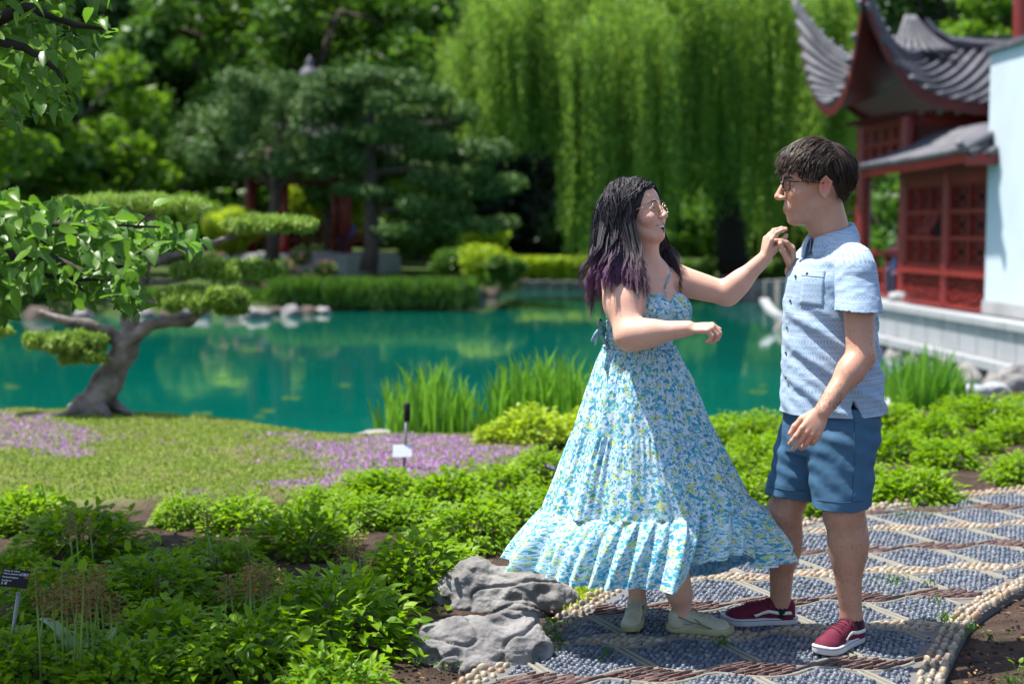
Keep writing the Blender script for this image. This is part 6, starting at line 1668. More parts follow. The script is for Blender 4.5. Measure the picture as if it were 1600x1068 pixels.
C = skin_colors(V, base, [(lambda W_: np.where(W_[:, 2] < .62, 0.0, 2.0), None, (.47, .275, .195), .5), near(PM(.094, 0, -.0625), .017 * hs, lipc, .5), near(PM(.05, .045, -.02), .03 * hs, (.60, .27, .20), .9), near(PM(.05, -.045, -.02), .03 * hs, (.60, .27, .20), .9), near(PM(.115, 0, -.025), .02, (.62, .27, .20), .8), near(PM(-.01, .082, 0), .035, (.64, .25, .18), .8),
   near(PM(.05, .02, -.09), .052 * hs, (.49, .30, .22), .8), near(PM(.02, .045, -.075), .045 * hs, (.50, .30, .22), .8)] + [near(A_(1262, 684, 4.64), .045, (.62, .28, .20), .9)])
link_ = link('body', np_mesh('body', V, F, True, C), None, M['skin']); local(link_, man)
leg = np.where((V[:, 2] > .13) & (V[:, 2] < .56))[0]; leg = rng.choice(leg, 2200); Nb = vert_normals(V, F); p0 = V[leg]; dd = Nb[leg] * .5 + np.array([0, 0, -1.0]) + rng.normal(0, .35, (len(leg), 3)); dd /= np.linalg.norm(dd, axis=1)[:, None]; hl_ = rng.uniform(.006, .014, (len(leg), 1))
strands_mesh('leg_hair', np.stack([p0, p0 + dd * hl_ * .5, p0 + dd * hl_], 1), .00026, np.full((len(leg), 3, 3), .06), M['hair'], man)
leg = np.where((V[:, 2] < 1.13) & (V[:, 2] > .86) & (V[:, 1] < 4.83))[0]; leg = rng.choice(leg, 900); p0 = V[leg]; dd = Nb[leg] * .45 + np.array([-.5, 0, -1.0]) + rng.normal(0, .3, (len(leg), 3)); dd /= np.linalg.norm(dd, axis=1)[:, None]; hl_ = rng.uniform(.005, .011, (len(leg), 1))
strands_mesh('arm_hair', np.stack([p0, p0 + dd * hl_ * .5, p0 + dd * hl_], 1), .0003, np.full((len(leg), 3, 3), .06), M['hair'], man)
eyes(man, PM, MH3, hs, (1, 0, -.12)); brow(man, PM, hs, (.030, .018, .012), .0034)
glasses(man, PM, MH3, hs, .024, .0155, 3.4, M['black_frame'], .0019, .010, .100)
# hair: a cap, then locks
def scalp(n, c_, r, m3, keep):
    out = []
    while len(out) < n:
        d = rvec(n * 2)
        for v in d:
            if keep(v): out.append(v)
            if len(out) >= n: break
    d = np.array(out); m = np.array(m3); p = np.array(c_) + (d * np.array(r)) @ m.T; nn = (d / np.array(r)); nn /= np.linalg.norm(nn, axis=1)[:, None]; return d, p, nn @ m.T
mh = np.array(MH3); capc = PM(-.014, 0, .048); capr = np.array([.101, .080, .082]) * hs
JC = {}
def jit(q): return JC.setdefault(len(q), rng.uniform(-1, 1, len(q)))
def guard_m(q):
    l = ((q - np.array(hc)) @ mh) / hs; z = l[:, 2]; ear = (np.abs(l[:, 1]) > .05) & (l[:, 0] > -.036) & (l[:, 0] < .065)
    jag = .011 * np.sin(l[:, 0] * 210 + l[:, 1] * 190) + .010 * jit(q); z = np.where(ear & (l[:, 0] < .014), np.maximum(z, .030), z); z = np.where(ear & (l[:, 0] >= .014), np.maximum(z, .004 + .9 * np.clip(l[:, 0] - .035, 0, .05) + jag * .5), z); z = np.where(l[:, 0] < -.036, np.maximum(z, -.072 + .4 * np.clip(l[:, 0] + .07, 0, .1) + jag * .5), z); z = np.where(l[:, 0] > .065, np.maximum(z, .046 + jag), z); l[:, 2] = z
    return np.array(hc) + (l * hs) @ mh.T
def keep_m(v):
    x, y, z = v
    if abs(y) > .55 and x > -.38: return z > (.22 if x < .1 else .0)
    if z > .45: return True
    if x > .62: return z > .28
    if x > .05: return z > .12 - .35 * (x < .35) 
    return z > -.62
SH = Sdf(); SH.ell(capc + MH3 @ Vector((-.004, 0, .008)), (.104 * hs, .082 * hs, .083 * hs), mh, .01); SH.ell(PM(.045, 0, .088), (.060 * hs, .060 * hs, .034 * hs), mh, .02); SH.ell(PM(-.064, 0, .005), (.040 * hs, .060 * hs, .055 * hs), mh, .02)
SH.ell(PM(.075, 0, .032), (.075 * hs, .095 * hs, .040 * hs), mh, .01, 'sub'); SH.ell(PM(.062, 0, -.035), (.088 * hs, .12 * hs, .075 * hs), mh, .01, 'sub'); SH.ell(PM(-.01, 0, -.075), (.07 * hs, .11 * hs, .055 * hs), mh, .01, 'sub')
V, F = SH.mesh(np.array(hc) - .2, np.array(hc) + .2, .005); F = flip_ok(V, F); o = link('hair', np_mesh('hair', V, F, True, np.tile([.020, .013, .010], (len(V), 1))), None, M['hair']); local(o, man)
def comb(n, flow, length, keep, c_, r, m3, steps, off0, wave=.0, grav=.25, clump=0, rad=.0014, col0=(.03, .02, .015), col1=(.05, .03, .022), name='hair_locks', root=None, colliders=(), lift=.0, tipcol=None, stiff=.8, guard=None):
    d, p, nn = scalp(n, c_, r, m3, keep); m = np.array(m3)
    K = max(1, clump); lead = rng.integers(0, n, (max(1, n // 12))) if clump else None
    fl = np.array([flow(v) for v in d]) @ m.T; tang = fl - nn * (fl * nn).sum(1)[:, None]; tang /= np.linalg.norm(tang, axis=1)[:, None] + 1e-9
    dirv = tang + nn * lift + rng.normal(0, .10, (n, 3)); dirv /= np.linalg.norm(dirv, axis=1)[:, None]
    L = length * rng.uniform(.75, 1.1, n); st = (L / steps)[:, None]; q = p + nn * off0 * rng.uniform(.3, 1.15, (n, 1)); path = [q]; ph = rng.uniform(0, 6.28, n); 
    if clump:
        cl = rng.integers(0, clump, n); ph = ph * .25 + rng.uniform(0, 6.28, clump)[cl]
    side = np.cross(dirv, nn)
    for i in range(steps):
        dirv = dirv * stiff + np.array([0, 0, -1.0]) * grav * (1 - stiff) * 4 + side * (wave * np.sin(ph + i * 1.05))[:, None]; dirv /= np.linalg.norm(dirv, axis=1)[:, None]
        q = q + dirv * st
        for cc, cr_, cm in colliders:
            w_ = ((q - cc) @ cm) / cr_; l = np.linalg.norm(w_, axis=1); ins = l < 1.03
            if ins.any():
                w_[ins] = w_[ins] / l[ins][:, None] * (1.03 + .06 * rng.uniform(0, 1, ins.sum()))[:, None]; q2 = cc + (w_ * cr_) @ cm.T; dirv[ins] += (q2 - q)[ins] / st[ins] * .6; q[ins] = q2[ins]
        if guard is not None: q = guard(q)
        path.append(q)
    Pp = np.stack(path, 1); t = np.linspace(0, 1, steps + 1)[None, :, None]; a = np.array(col0) + (np.array(col1) - np.array(col0)) * rng.uniform(0, 1, (n, 1, 1)); col = a + 0 * t
    if tipcol is not None: col = tipcol(Pp, a, t)
    return strands_mesh(name, Pp, rad, np.broadcast_to(col, Pp.shape).copy(), M['hair'], root)
def flow_m(v):
    x, y, z = v
    if z > .35 and x > -.35: return (1.0, .35 * y + .25, -.25 - .5 * max(x, 0))
    if x > .05: return (.35, 0, -1)
    return (-.15, 0, -1)
headcol = (np.array(PM(.0, 0, .025)), np.array([.098, .079, .098]) * hs, mh)
comb(3900, flow_m, .060, keep_m, capc, capr, MH3, 7, .010, .04, .16, 60, .0013, (.022, .013, .009), (.065, .040, .028), 'hair_locks', man, [headcol], .08, stiff=.86, guard=guard_m)
comb(900, lambda v: (1, .3 * v[1] + .2, -.1), .075, lambda v: v[2] > .55 and v[0] > -.5, PM(.0, 0, .056), np.array([.094, .074, .082]) * hs, MH3, 8, .010, .05, .20, 40, .0014, (.026, .016, .011), (.085, .055, .040), 'hair_locks', man, [headcol], .22, stiff=.86, guard=guard_m)
comb(200, lambda v: (.2, 0, -1), .022, lambda v: .30 < v[0] < .48 and .0 < v[2] < .3, capc, capr, MH3, 4, .004, 0, .2, 0, .0013, (.018, .011, .008), (.04, .025, .018), 'hair_locks', man, [headcol], .05)

# shirt
def fabric_noise(V, N, amp, seed, fs=(4, 9, 20)):
    d = np.zeros(len(V)); D = np.stack([V[:, 0] * 1.0, V[:, 1] * 1.0, V[:, 2] * 1.0], 1)
    for i, f in enumerate(fs): d += (1 - 2 * np.abs(nz(D * np.array([1, 1, 1.5]), f, seed + i))) * amp / (1.6 ** i)
    return V + N * d[:, None]
SS = Sdf(); Fv = (MF.x, MF.y)
def zr(py, Y=5.0): return A_(1300, py, Y).z
def row(py, pc, rf, rl): c_ = A_(pc, py, 5.0); return (c_.z, c_.x, c_.y, rf, rl)
SS.loft([row(*r) for r in ((665, 1301, .182, .190), (645, 1301, .180, .188), (600, 1300, .173, .180), (540, 1297, .162, .172), (480, 1295, .152, .168), (435, 1296, .140, .168), (405, 1299, .112, .155))], Fv, .03)
SS.cone(A_(1334, 406, 4.86), A_(1270, 404, 5.15), .058, .058, .04); SS.cone(A_(1312, 385, 4.97), A_(1290, 385, 5.06), .066, .066, .05)
SS.cone(A_(1338, 420, 4.82), A_(1339, 432, 4.81), .064, .064, .02); SS.cone(A_(1266, 418, 5.17), A_(1266, 500, 5.22), .062, .072, .02)
SL = Sdf(); SL.cone(A_(1337, 422, 4.825), A_(1343, 510, 4.765), .066, .080, .02)
bxl, bxh = np.array([mx_ - .4, 4.5, .5]), np.array([mx_ + .4, 5.5, 1.7])
SS.plane(A_(1300, 646, 5.0), (0, 0, -1), (mx_ - .4, 4.5, .5), (mx_ + .4, 5.5, 1.0))
slv = A_(1341, 489, 4.78); SL.plane(slv, (-.05, .0, -1), (slv.x - .2, slv.y - .2, slv.z - .2), (slv.x + .2, slv.y + .2, slv.z + .02))
SS.cone(nb + V3(0, 0, -.045) + MF * .01, nb + V3(0, 0, .12), .062, .085, .01, 'sub')
# side slit at the hem
sp_ = A_(1333, 622, 4.83); SS.add(lambda X, Y, Z: np.maximum(np.abs(X - sp_.x - (sp_.z - Z) * .15) - np.clip((sp_.z - Z), 0, 1) * .30, Z - sp_.z) + 0 * Y, (sp_.x - .03, 4.60, sp_.z - .08), (sp_.x + .03, 4.92, sp_.z), .001, 'sub')
slz = slv.z
def drop_s(c_):
    hem = np.abs(c_[:, 2] - A_(1300, 646, 5.0).z) < .0042
    return hem
V, F = SS.mesh(bxl, bxh, .006, drop=drop_s); F = flip_ok(V, F); nT = len(V); V2, F2_ = SL.mesh(np.array(slv) - .22, np.array(slv) + .25, .005, drop=lambda c_: np.abs(c_[:, 2] - slv.z + (c_[:, 0] - slv.x) * .05) < .0035); V, F = join_meshes([(V, F), (V2, flip_ok(V2, F2_))]); V = smooth_mesh(V, F, 3, .5); N = vert_normals(V, F)
rel = V - np.array([mx_, my_, 0]); ang = np.arctan2(rel[:, 0] * ML.x + rel[:, 1] * ML.y, rel[:, 0] * MF.x + rel[:, 1] * MF.y)
# drag folds from the near armpit down to the belly, and softer ones at the back hem
zz_ = V[:, 2]; q_ = (zz_ * 1.0 + ang * .085)
fold = np.sin(q_ * 62 + 3 * nz(V, 3, 5)) * .5 + np.sin(q_ * 105 + 4 * nz(V, 4, 6)) * .3
wt = np.where(np.arange(len(V)) >= nT, .25, 1.0) * sstep(1.28, 1.12, zz_) * (.35 + .65 * sstep(-.6, .9, ang)) * .0095
V = V + N * (fold * wt)[:, None]; V = fabric_noise(V, N, .0028, 11, (7, 15, 30)); V = smooth_mesh(V, F, 1, .4)
me = np_mesh('shirt', V, F, True); at2 = me.attributes.new('fab', 'FLOAT_VECTOR', 'POINT'); armm = np.arange(len(V)) >= nT; 
u_ = np.where(armm, .5 + np.arctan2(V[:, 0] - slv.x, -(V[:, 1] - slv.y)) * .075, ang * .18); at2.data.foreach_set('vector', np.stack([u_, zz_ + np.where(armm, .007, 0) + .002 * np.sin(u_ * 30), 0 * u_], 1).astype(np.float32).ravel())
m = NT('shirt_cotton'); av = m.n('Attribute', attribute_name='fab').outputs['Vector']; sx = m.n('SeparateXYZ', {0: av}); ux, vz = sx.outputs[0], sx.outputs[1]
rowf = m.math('MULTIPLY', vz, 1 / .0185); rid = m.math('FLOOR', rowf); rf = m.math('FRACT', rowf); wn_ = m.n('TexWhiteNoise', {1: rid}, noise_dimensions='1D').outputs[0]
tri = m.math('ABSOLUTE', m.math('SUBTRACT', m.math('FRACT', m.math('MULTIPLY', ux, 1 / .016)), .5))
zig = m.math('LESS_THAN', m.math('ABSOLUTE', m.math('SUBTRACT', rf, m.math('ADD', m.math('MULTIPLY', tri, .9), .28))), .11)
dots = m.math('MULTIPLY', m.math('LESS_THAN', m.math('ABSOLUTE', m.math('SUBTRACT', rf, .5)), .16), m.math('GREATER_THAN', m.math('FRACT', m.math('MULTIPLY', ux, 1 / .0085)), .5))
line = m.math('LESS_THAN', m.math('ABSOLUTE', m.math('SUBTRACT', rf, .5)), .07)
bars = m.math('MULTIPLY', m.math('LESS_THAN', m.math('ABSOLUTE', m.math('SUBTRACT', rf, .5)), .34), m.math('GREATER_THAN', m.math('FRACT', m.math('MULTIPLY', ux, 1 / .012)), .68))
def sel(lo, hi): return m.math('MULTIPLY', m.math('GREATER_THAN', wn_, lo), m.math('LESS_THAN', wn_, hi))
pat = m.math('ADD', m.math('ADD', m.math('MULTIPLY', zig, sel(0, .3)), m.math('MULTIPLY', dots, sel(.3, .55))), m.math('ADD', m.math('MULTIPLY', bars, sel(.55, .75)), m.math('MULTIPLY', line, sel(.75, 1.1))))
edge = m.math('LESS_THAN', rf, .07); pat = m.math('MAXIMUM', pat, m.math('MULTIPLY', edge, .5))
pat = m.math('MULTIPLY', pat, m.ramp(m.noise(60, 4, .6, av), [(.38, .25), (.6, 1.)])); 
base_c = m.mix(m.ramp(wn_, [(.4, 0.), (.6, 1.)], 'CONSTANT'), (.42, .55, .70), (.52, .63, .75)); base_c = m.mix(m.noise(14, 4, .6, av), base_c, (.36, .50, .68))
c = m.mix(m.math('MULTIPLY', pat, .62), base_c, (.09, .15, .26)); m.set(color=c, rough=.85, spec=.2, sheen=.1, normal=m.bump(m.noise(420, 3, .7, m.geo()), .25, .0008)); m.translucent(c, .12); M['shirt'] = m.m
sh_ = link('shirt', me, None, M['shirt']); local(sh_, man); md = sh_.modifiers.new('thickness', 'SOLIDIFY'); md.thickness = .0025; md.offset = -1
from mathutils.bvhtree import BVHTree
bvs = BVHTree.FromPolygons([tuple(v) for v in V.tolist()], F.tolist()); camp = Vector((0, 0, CAM_H))
def ray_on(bv, px, py, off=.002):
    d = (A_(px, py, 5.0) - camp).normalized(); q, nn, i, _ = bv.ray_cast(camp, d)
    if q is None: return None, None
    if nn.dot(d) > 0: nn = -nn
    return q + nn * off, nn
def patch_on(bv, corners, nm, mat, nu=8, nv=8, off=.004, thick=.0025, parent=None, inv=None):
    vs = []; fs = []
    for i in range(nu + 1):
        for j in range(nv + 1):
            s_, t_ = i / nu, j / nv; c0 = Vector(corners[0]).lerp(Vector(corners[1]), s_); c1 = Vector(corners[3]).lerp(Vector(corners[2]), s_); c_ = c0.lerp(c1, t_)
            q, nn = ray_on(bv, c_[0], c_[1], off)
            if q is None: return None
            vs.append(q)
    for i in range(nu):
        for j in range(nv): a = i * (nv + 1) + j; fs.append((a, a + 1, a + nv + 2, a + nv + 1))
    b = MB(); b.add(vs, fs); me = b.mesh(nm, True); a2 = me.attributes.new('fab', 'FLOAT_VECTOR', 'POINT'); a2.data.foreach_set('vector', [x for v in vs for x in (((v.x - mx_) * ML.x + (v.y - my_) * ML.y) * 1.1 + .3, v.z + .009, 0)])
    o = link(nm, me, None, mat); o.parent = parent; o.matrix_parent_inverse = Matrix(); k_ = o.modifiers.new('t', 'SOLIDIFY'); k_.thickness = thick; k_.offset = 0; return o
patch_on(bvs, [(1254, 424), (1288, 426), (1286, 480), (1250, 476)], 'pocket', M['shirt'], off=.0022, thick=.0008, parent=sh_); patch_on(bvs, [(1253, 421), (1290, 423), (1288, 434), (1253, 431)], 'pocket_flap', M['shirt'], off=.0032, thick=.0008, parent=sh_)
simple('shell_button', (.03, .04, .06), .3)
for (a_, b_) in ((1257, 394), (1244, 432), (1236, 470), (1231, 512), (1229, 551), (1229, 590), (1262, 428)):
    q, nn = ray_on(bvs, a_, b_, .004)
    if q is None: continue
    b = MB(); b.lathe([(.0052, -.001), (.0055, .0008), (.0035, .0012)], (0, 0, 0), 12); o = b.build('button', M['shell_button'], None); o.location = q; o.rotation_euler = nn.to_track_quat('Z', 'Y').to_euler(); o.parent = sh_
# collar: a band and two falling leaves
vs = []; fs = []; nC = 40; cc_ = nb + V3(0, 0, .000); uv_ = []
for i in range(nC + 1):
    th = -PI * .93 + 2 * PI * .93 * i / nC    # 0 = back
    fr = abs(th) / (PI * .93); dirv = (-MF * math.cos(th) + ML * math.sin(th)); point = sstep(.62, 1.0, fr)
    ztop = .052 - .055 * fr ** 1.4; zbot = .002 - .030 * fr - .062 * point; rt = .070 - .004 * fr; rb = .094 + .016 * fr - .022 * point
    if fr > .93: zbot += (fr - .93) / .07 * .045
    base_ = cc_ + MF * (.018 * fr)
    for (r_, z_) in ((.071, -.018 - .03 * fr), (.066, ztop * .6), (rt, ztop), (rt + .006, ztop + .001), ((rt + rb) / 2 + .003, (ztop + zbot) / 2 + .006), (rb, zbot)): vs.append(base_ + dirv * r_ + V3(0, 0, z_)); uv_.append((th * .09, z_ + 2, 0))
for i in range(nC):
    for j in range(5): a = 6 * i + j; fs.append((a, a + 1, a + 7, a + 6))
b = MB(); b.add(vs, fs); me = b.mesh('collar', True); a2 = me.attributes.new('fab', 'FLOAT_VECTOR', 'POINT'); a2.data.foreach_set('vector', [x for v in uv_ for x in v]); o = link('collar', me, None, M['shirt']); o.parent = sh_; o.matrix_parent_inverse = Matrix(); k_ = o.modifiers.new('t', 'SOLIDIFY'); k_.thickness = .003

# shorts
SQ = Sdf(); SQ.loft([row(*r) for r in ((705, 1296, .150, .175), (680, 1298, .158, .188), (650, 1299, .155, .185), (632, 1300, .150, .18))], Fv, .03)
SQ.cone(A_(1313, 692, 4.915), A_(1316, 815, 4.86), .121, .094, .012); SQ.cone(A_(1266, 690, 5.075), A_(1231, 800, 5.09), .118, .094, .012)
SQ.plane(A_(1316, 792, 4.86), (.06, .1, -1), (mx_ - .4, 4.5, .3), (mx_ + .4, 4.976, .62)); SQ.plane(A_(1234, 776, 5.09), (-.12, 0, -1), (mx_ - .4, 4.9765, .3), (mx_ + .4, 5.5, .66))
pn1, pp1, pn2, pp2 = np.array([.06, .1, -1]) / 1.0067, np.array(A_(1316, 792, 4.86)), np.array([-.12, 0, -1]) / 1.0072, np.array(A_(1234, 776, 5.09))
def drop_q(c_): return ((np.abs((c_ - pp1) @ pn1) < .0042) & (c_[:, 1] < 4.978)) | ((np.abs((c_ - pp2) @ pn2) < .0042) & (c_[:, 1] > 4.974))
V, F = SQ.mesh((mx_ - .4, 4.6, .38), (mx_ + .35, 5.4, .9), .0055, drop=drop_q); F = flip_ok(V, F); V = smooth_mesh(V, F, 2, .5); N = vert_normals(V, F)
q_ = V[:, 2] * 1.0 + (V[:, 0] - mx_) * .55; fold = np.sin(q_ * 90 + 4 * nz(V, 5, 3)) * sstep(.45, .60, V[:, 2]) * .0022 + np.sin(V[:, 2] * 55 - V[:, 0] * 30 + 4 * nz(V, 4, 9)) * .0012
V = V + N * fold[:, None]; V = fabric_noise(V, N, .0022, 31, (6, 13, 26)); V = smooth_mesh(V, F, 1, .4)
simple('navy_twill', (.045, .115, .20), .85, .12, 10, .25, 700, .0006, spec=.2, two=(.060, .14, .235)); o = link('shorts', np_mesh('shorts', V, F, True), None, M['navy_twill']); local(o, man); kq = o.modifiers.new('t', 'SOLIDIFY'); kq.thickness = .003; kq.offset = -1; bvq = BVHTree.FromPolygons([tuple(v) for v in V.tolist()], F.tolist()); shr = o
def seam_on(bv, pts, nm, mat, parent, r=.0012):
    Q = []
    for i in range(len(pts) - 1):
        for t in np.linspace(0, 1, 8, endpoint=False):
            c_ = Vector(pts[i]).lerp(Vector(pts[i + 1]), t); q, nn = ray_on(bv, c_[0], c_[1], .0006)
            if q is not None: Q.append(q)
    if len(Q) > 3: b = MB(); b.tube(Q, r, 5); o = b.build(nm, mat, None, True); o.parent = parent; o.matrix_parent_inverse = Matrix()
simple('navy_seam', (.03, .08, .14), .9)
seam_on(bvq, [Vector((1335, 655, 0)), Vector((1335, 720, 0)), Vector((1330, 790, 0))], 'side_seam', M['navy_seam'], shr); seam_on(bvq, [Vector((1277, 781, 0)), Vector((1316, 785, 0)), Vector((1354, 782, 0))], 'hem_seam', M['navy_seam'], shr); seam_on(bvq, [Vector((1196, 759, 0)), Vector((1230, 765, 0)), Vector((1262, 766, 0))], 'hem_seam', M['navy_seam'], shr)
# shoes and socks
def sock(root, ankle, fwd, mat, h0=-.01, r=.0415):
    b = MB(); a = Vector(ankle); b.tube([a + V3(0, 0, .006), a + V3(0, 0, -.03), a + V3(0, 0, -.06), a + Vector((fwd[0] * .03, fwd[1] * .03, -.075))], [r, r * .98, r * .80, r * .60], 16); o = b.build('sock', mat, None, True); local(o, root)
dn = Vector((-.70, -.71, 0)).normalized(); shoe(man, (A_(1336, 1005, 4.9).x + .028, 4.925, .008), (dn.x, dn.y), .285, M['burgundy'], M['rubber_white'], 'skate'); sock(man, La + V3(0, 0, -.008), dn, M['sock_dark'], r=.040)
shoe(man, (A_(1246, 985, 5.14).x, 5.14, .006), (-1, -.04), .285, M['burgundy'], M['rubber_white'], 'skate'); sock(man, Ra + V3(0, 0, -.006), (-1, 0, 0), M['sock_dark'], r=.0405)

# ======================================================================= the woman
WB = Vector((.75, -.66, 0)).normalized(); WR = Vector((WB.y, -WB.x, 0))     # chest direction; her right side
wx_, wy_ = A_(1003, 700, 5.0).x, 5.03
wom = empty('person', (wx_, wy_, 0.0), 'laughing woman with purple-tipped dark hair in a long swirling blue floral dress', 'person')
S = Sdf(); ws = .93
wh = A_(998, 338, 5.02); WH3 = frame(Vector((.80, -.55, .25)))
PW = head(S, wh, WH3, ws, True, True)
wnb = A_(1006, 420, 5.04); S.cone(PW(-.022, 0, -.04), wnb, .050, .053, .03); S.cone(PW(.015, 0, -.075), wnb + WB * .015, .034, .045, .03)
WLs, WRs = A_(1052, 436, 5.15), A_(966, 440, 4.92)
S.cone(WLs, WRs, .046, .050, .03); S.cone(A_(1020, 428, 5.06), A_(990, 428, 5.0), .060, .060, .03)
tc = lambda px, py: A_(px, py, 5.03)
S.loft([(tc(1000, 620).z, tc(1000, 620).x, 5.03, .11, .13), (tc(1000, 580).z, tc(1000, 580).x, 5.03, .095, .115), (tc(998, 540).z, tc(998, 540).x, 5.03, .085, .105), (tc(1002, 500).z, tc(1002, 500).x, 5.03, .098, .120), (tc(1004, 465).z, tc(1004, 465).x, 5.03, .105, .135), (tc(1006, 440).z, tc(1006, 440).x, 5.03, .085, .12)], (WB.x, WB.y), .03)
for q in (1, -1): S.ell(tc(1006, 486) + WB * .075 + WR * .062 * q, (.068, .066, .066), None, .03)
WRe, WRw = A_(984, 524, 4.80), A_(1076, 513, 4.74); S.cone(WRs, WRe, .060, .052, .025); S.ell(Vector(WRs).lerp(Vector(WRe), .4), (.062, .058, .062), None, .04); S.cone(WRe, WRw, .050, .026, .02); S.ell(Vector(WRe).lerp(Vector(WRw), .25), (.07, .046, .046), np.array(frame(Vector(WRw) - Vector(WRe))), .03)
hand(S, WRw, A_(1112, 512, 4.72) - WRw, Vector((-.05, .35, -1)), Vector((.1, 1, .2)), .90, [(40, 62, 36), (48, 66, 38), (52, 66, 38), (54, 62, 36)], ((.75, .5, .4), (.95, .0, .45), (.9, -.3, .4)))
WLe, WLw = A_(1136, 459, 5.13), A_(1195, 403, 5.07); S.cone(WLs, WLe, .058, .042, .025); S.cone(WLe, WLw, .041, .026, .02); S.ell(Vector(WLe).lerp(Vector(WLw), .25), (.06, .040, .040), np.array(frame(Vector(WLw) - Vector(WLe))), .03)
hand(S, WLw, A_(1206, 352, 5.04) - WLw, Vector((1, .30, -.1)), Vector((.2, -1, .1)), .90, [(22, 34, 16), (28, 40, 22), (34, 44, 26), (40, 46, 30)], ((.85, .35, .45), (.9, .1, .5), (.9, -.05, .4)))
Wa1, Wa2 = A_(1070, 966, 5.035), A_(994, 944, 5.13); S.cone(A_(1032, 800, 5.0), Wa1, .062, .030, .02); S.cone(A_(1040, 850, 5.0), A_(1062, 925, 5.02), .055, .045, .03); S.cone(A_(1005, 800, 5.1), Wa2, .058, .029, .02); S.cone(A_(1000, 660, 5.03), A_(1030, 800, 5.0), .08, .062, .03); S.cone(A_(1000, 660, 5.05), A_(1005, 800, 5.1), .08, .058, .03)
S.cone(Wa1, Wa1 + V3(.035, -.01, -.05), .030, .022, .02); S.cone(Wa2, Wa2 + V3(-.01, -.03, -.05), .028, .022, .02)
b1 = (np.array(wh) - .155, np.array(wh) + .155); cR = np.array(A_(1098, 515, 4.73)); b2 = (cR - .085, cR + .085); cL = np.array(A_(1208, 378, 5.05)); b3 = (cL - .085, cL + .085)
parts_ = [S.mesh((wx_ - .25, 4.55, .02), (wx_ + .6, 5.35, 1.66), .008, [b1, b2, b3])]
for (a_, b_), h_ in ((b1, .0026), (b2, .0026), (b3, .0026)): parts_.append(S.mesh(a_ - .010, b_ + .010, h_))
V, F = join_meshes(parts_); F = flip_ok(V, F)
C = skin_colors(V, (.66, .41, .31), [*[(seg_d(PW(*p0), PW(*p1), r0 * ws, r1 * ws, 1.9), None, (.50, .085, .095), .4) for q in (1, -1) for p0, p1, r0, r1 in (((.0935, 0, -.0530), (.0725, q * .0335, -.0515), .0034, .0026), ((.0890, 0, -.0795), (.0725, q * .0335, -.0555), .0042, .0026))], *[(seg_d(PW(.0925, 0, -.0665), PW(.074, q * .0310, -.0550), .0110 * ws, .0045 * ws, 1.02), None, (.06, .012, .012), .08) for q in (1, -1)], near(PW(.06, .042, -.02), .028, (.64, .30, .24), .9), near(PW(.06, -.042, -.02), .028, (.64, .30, .24), .9), near(A_(1110, 522, 4.72), .04, (.62, .30, .22), .9)])
o = link('body', np_mesh('body', V, F, True, C), None, M['skin']); local(o, wom)
eyes(wom, PW, WH3, ws, (1, 0, .05)); brow(wom, PW, ws, (.02, .014, .012), .0018, .033)
glasses(wom, PW, WH3, ws, .0245, .0215, 2.3, M['gold_frame'], .0012, .006, .106, .031)
b = MB()
for q in np.linspace(-1, 1, 8): b.box(tuple(PW(.0885 - .012 * q * q, q * .0225, -.0605 + .003 * q * q)), (.006, .0058, .0095), WH3)
o = b.build('teeth', M['teeth'], None); local(o, wom)
# hair
mw = np.array(WH3); wc = PW(-.014, 0, .048); wr = np.array([.104, .084, .090]) * ws
def keep_w(v):
    x, y, z = v
    if x > .72: return z > .42
    if x > .30: return z > .28
    return z > -.35
def flow_w(v):
    x, y, z = v; sd = 1 if y > .12 else -1
    return (-.75 if x > .2 else -.25, sd * (1.1 if z > .2 else .1), -.75)
def guard_w(q):
    l = ((q - np.array(wh)) @ mw) / ws; z = l[:, 2]
    lim = np.interp(z, [-.30, -.20, -.13, -.09, .02, .055, .085, .12], [.10, .07, .035, .012, .020, .036, .072, .10]) + np.where(l[:, 1] > 0, .02 + .06 * sstep(-.08, -.13, z), 0) + .006 * np.sin(z * 90 + l[:, 1] * 60) + .008 * jit(q)
    l[:, 0] = np.minimum(l[:, 0], lim); return np.array(wh) + (l * ws) @ mw.T
tors = [(np.array(tc(1004, 470)), np.array([.115, .145, .17]), np.array(frame(WB))), (np.array(Vector(WRs).lerp(Vector(WRe), .15)), np.array([.063, .063, .075]), np.eye(3)), (np.array(WLs), np.array([.055, .055, .06]), np.eye(3)), (np.array(PW(-.02, 0, -.10)), np.array([.056, .056, .09]), np.eye(3))]
hcol = (np.array(PW(.0, 0, .018)), np.array([.100, .083, .100]) * ws, mw)
zt_, zb_ = A_(0, 375, 5).z, A_(0, 470, 5).z
def tip_w(P_, a, t):
    f = sstep(zt_, zb_, P_[..., 2:3]) * (.75 + .5 * rng.uniform(-.5, .5, (len(P_), 1, 1))); back = sstep(.0, -.12, P_[..., 0:1] - wx_)
    tc_ = np.array([.16, .075, .115]) * (1 - back) + np.array([.30, .115, .27]) * back; g = np.array([.16, .12, .11]); tc_ = tc_ * (1 - sstep(1.27, 1.21, P_[..., 2:3]) * .6) + g * sstep(1.27, 1.21, P_[..., 2:3]) * .6
    return a * (1 - np.clip(f, 0, 1)) + tc_ * np.clip(f, 0, 1)
SH = Sdf(); SH.ell(wc + WH3 @ Vector((-.004, 0, .002)), (.106 * ws, .086 * ws, .092 * ws), mw, .01); SH.ell(PW(.075, 0, -.02), (.075 * ws, .064 * ws, .105 * ws), mw, .008, 'sub')
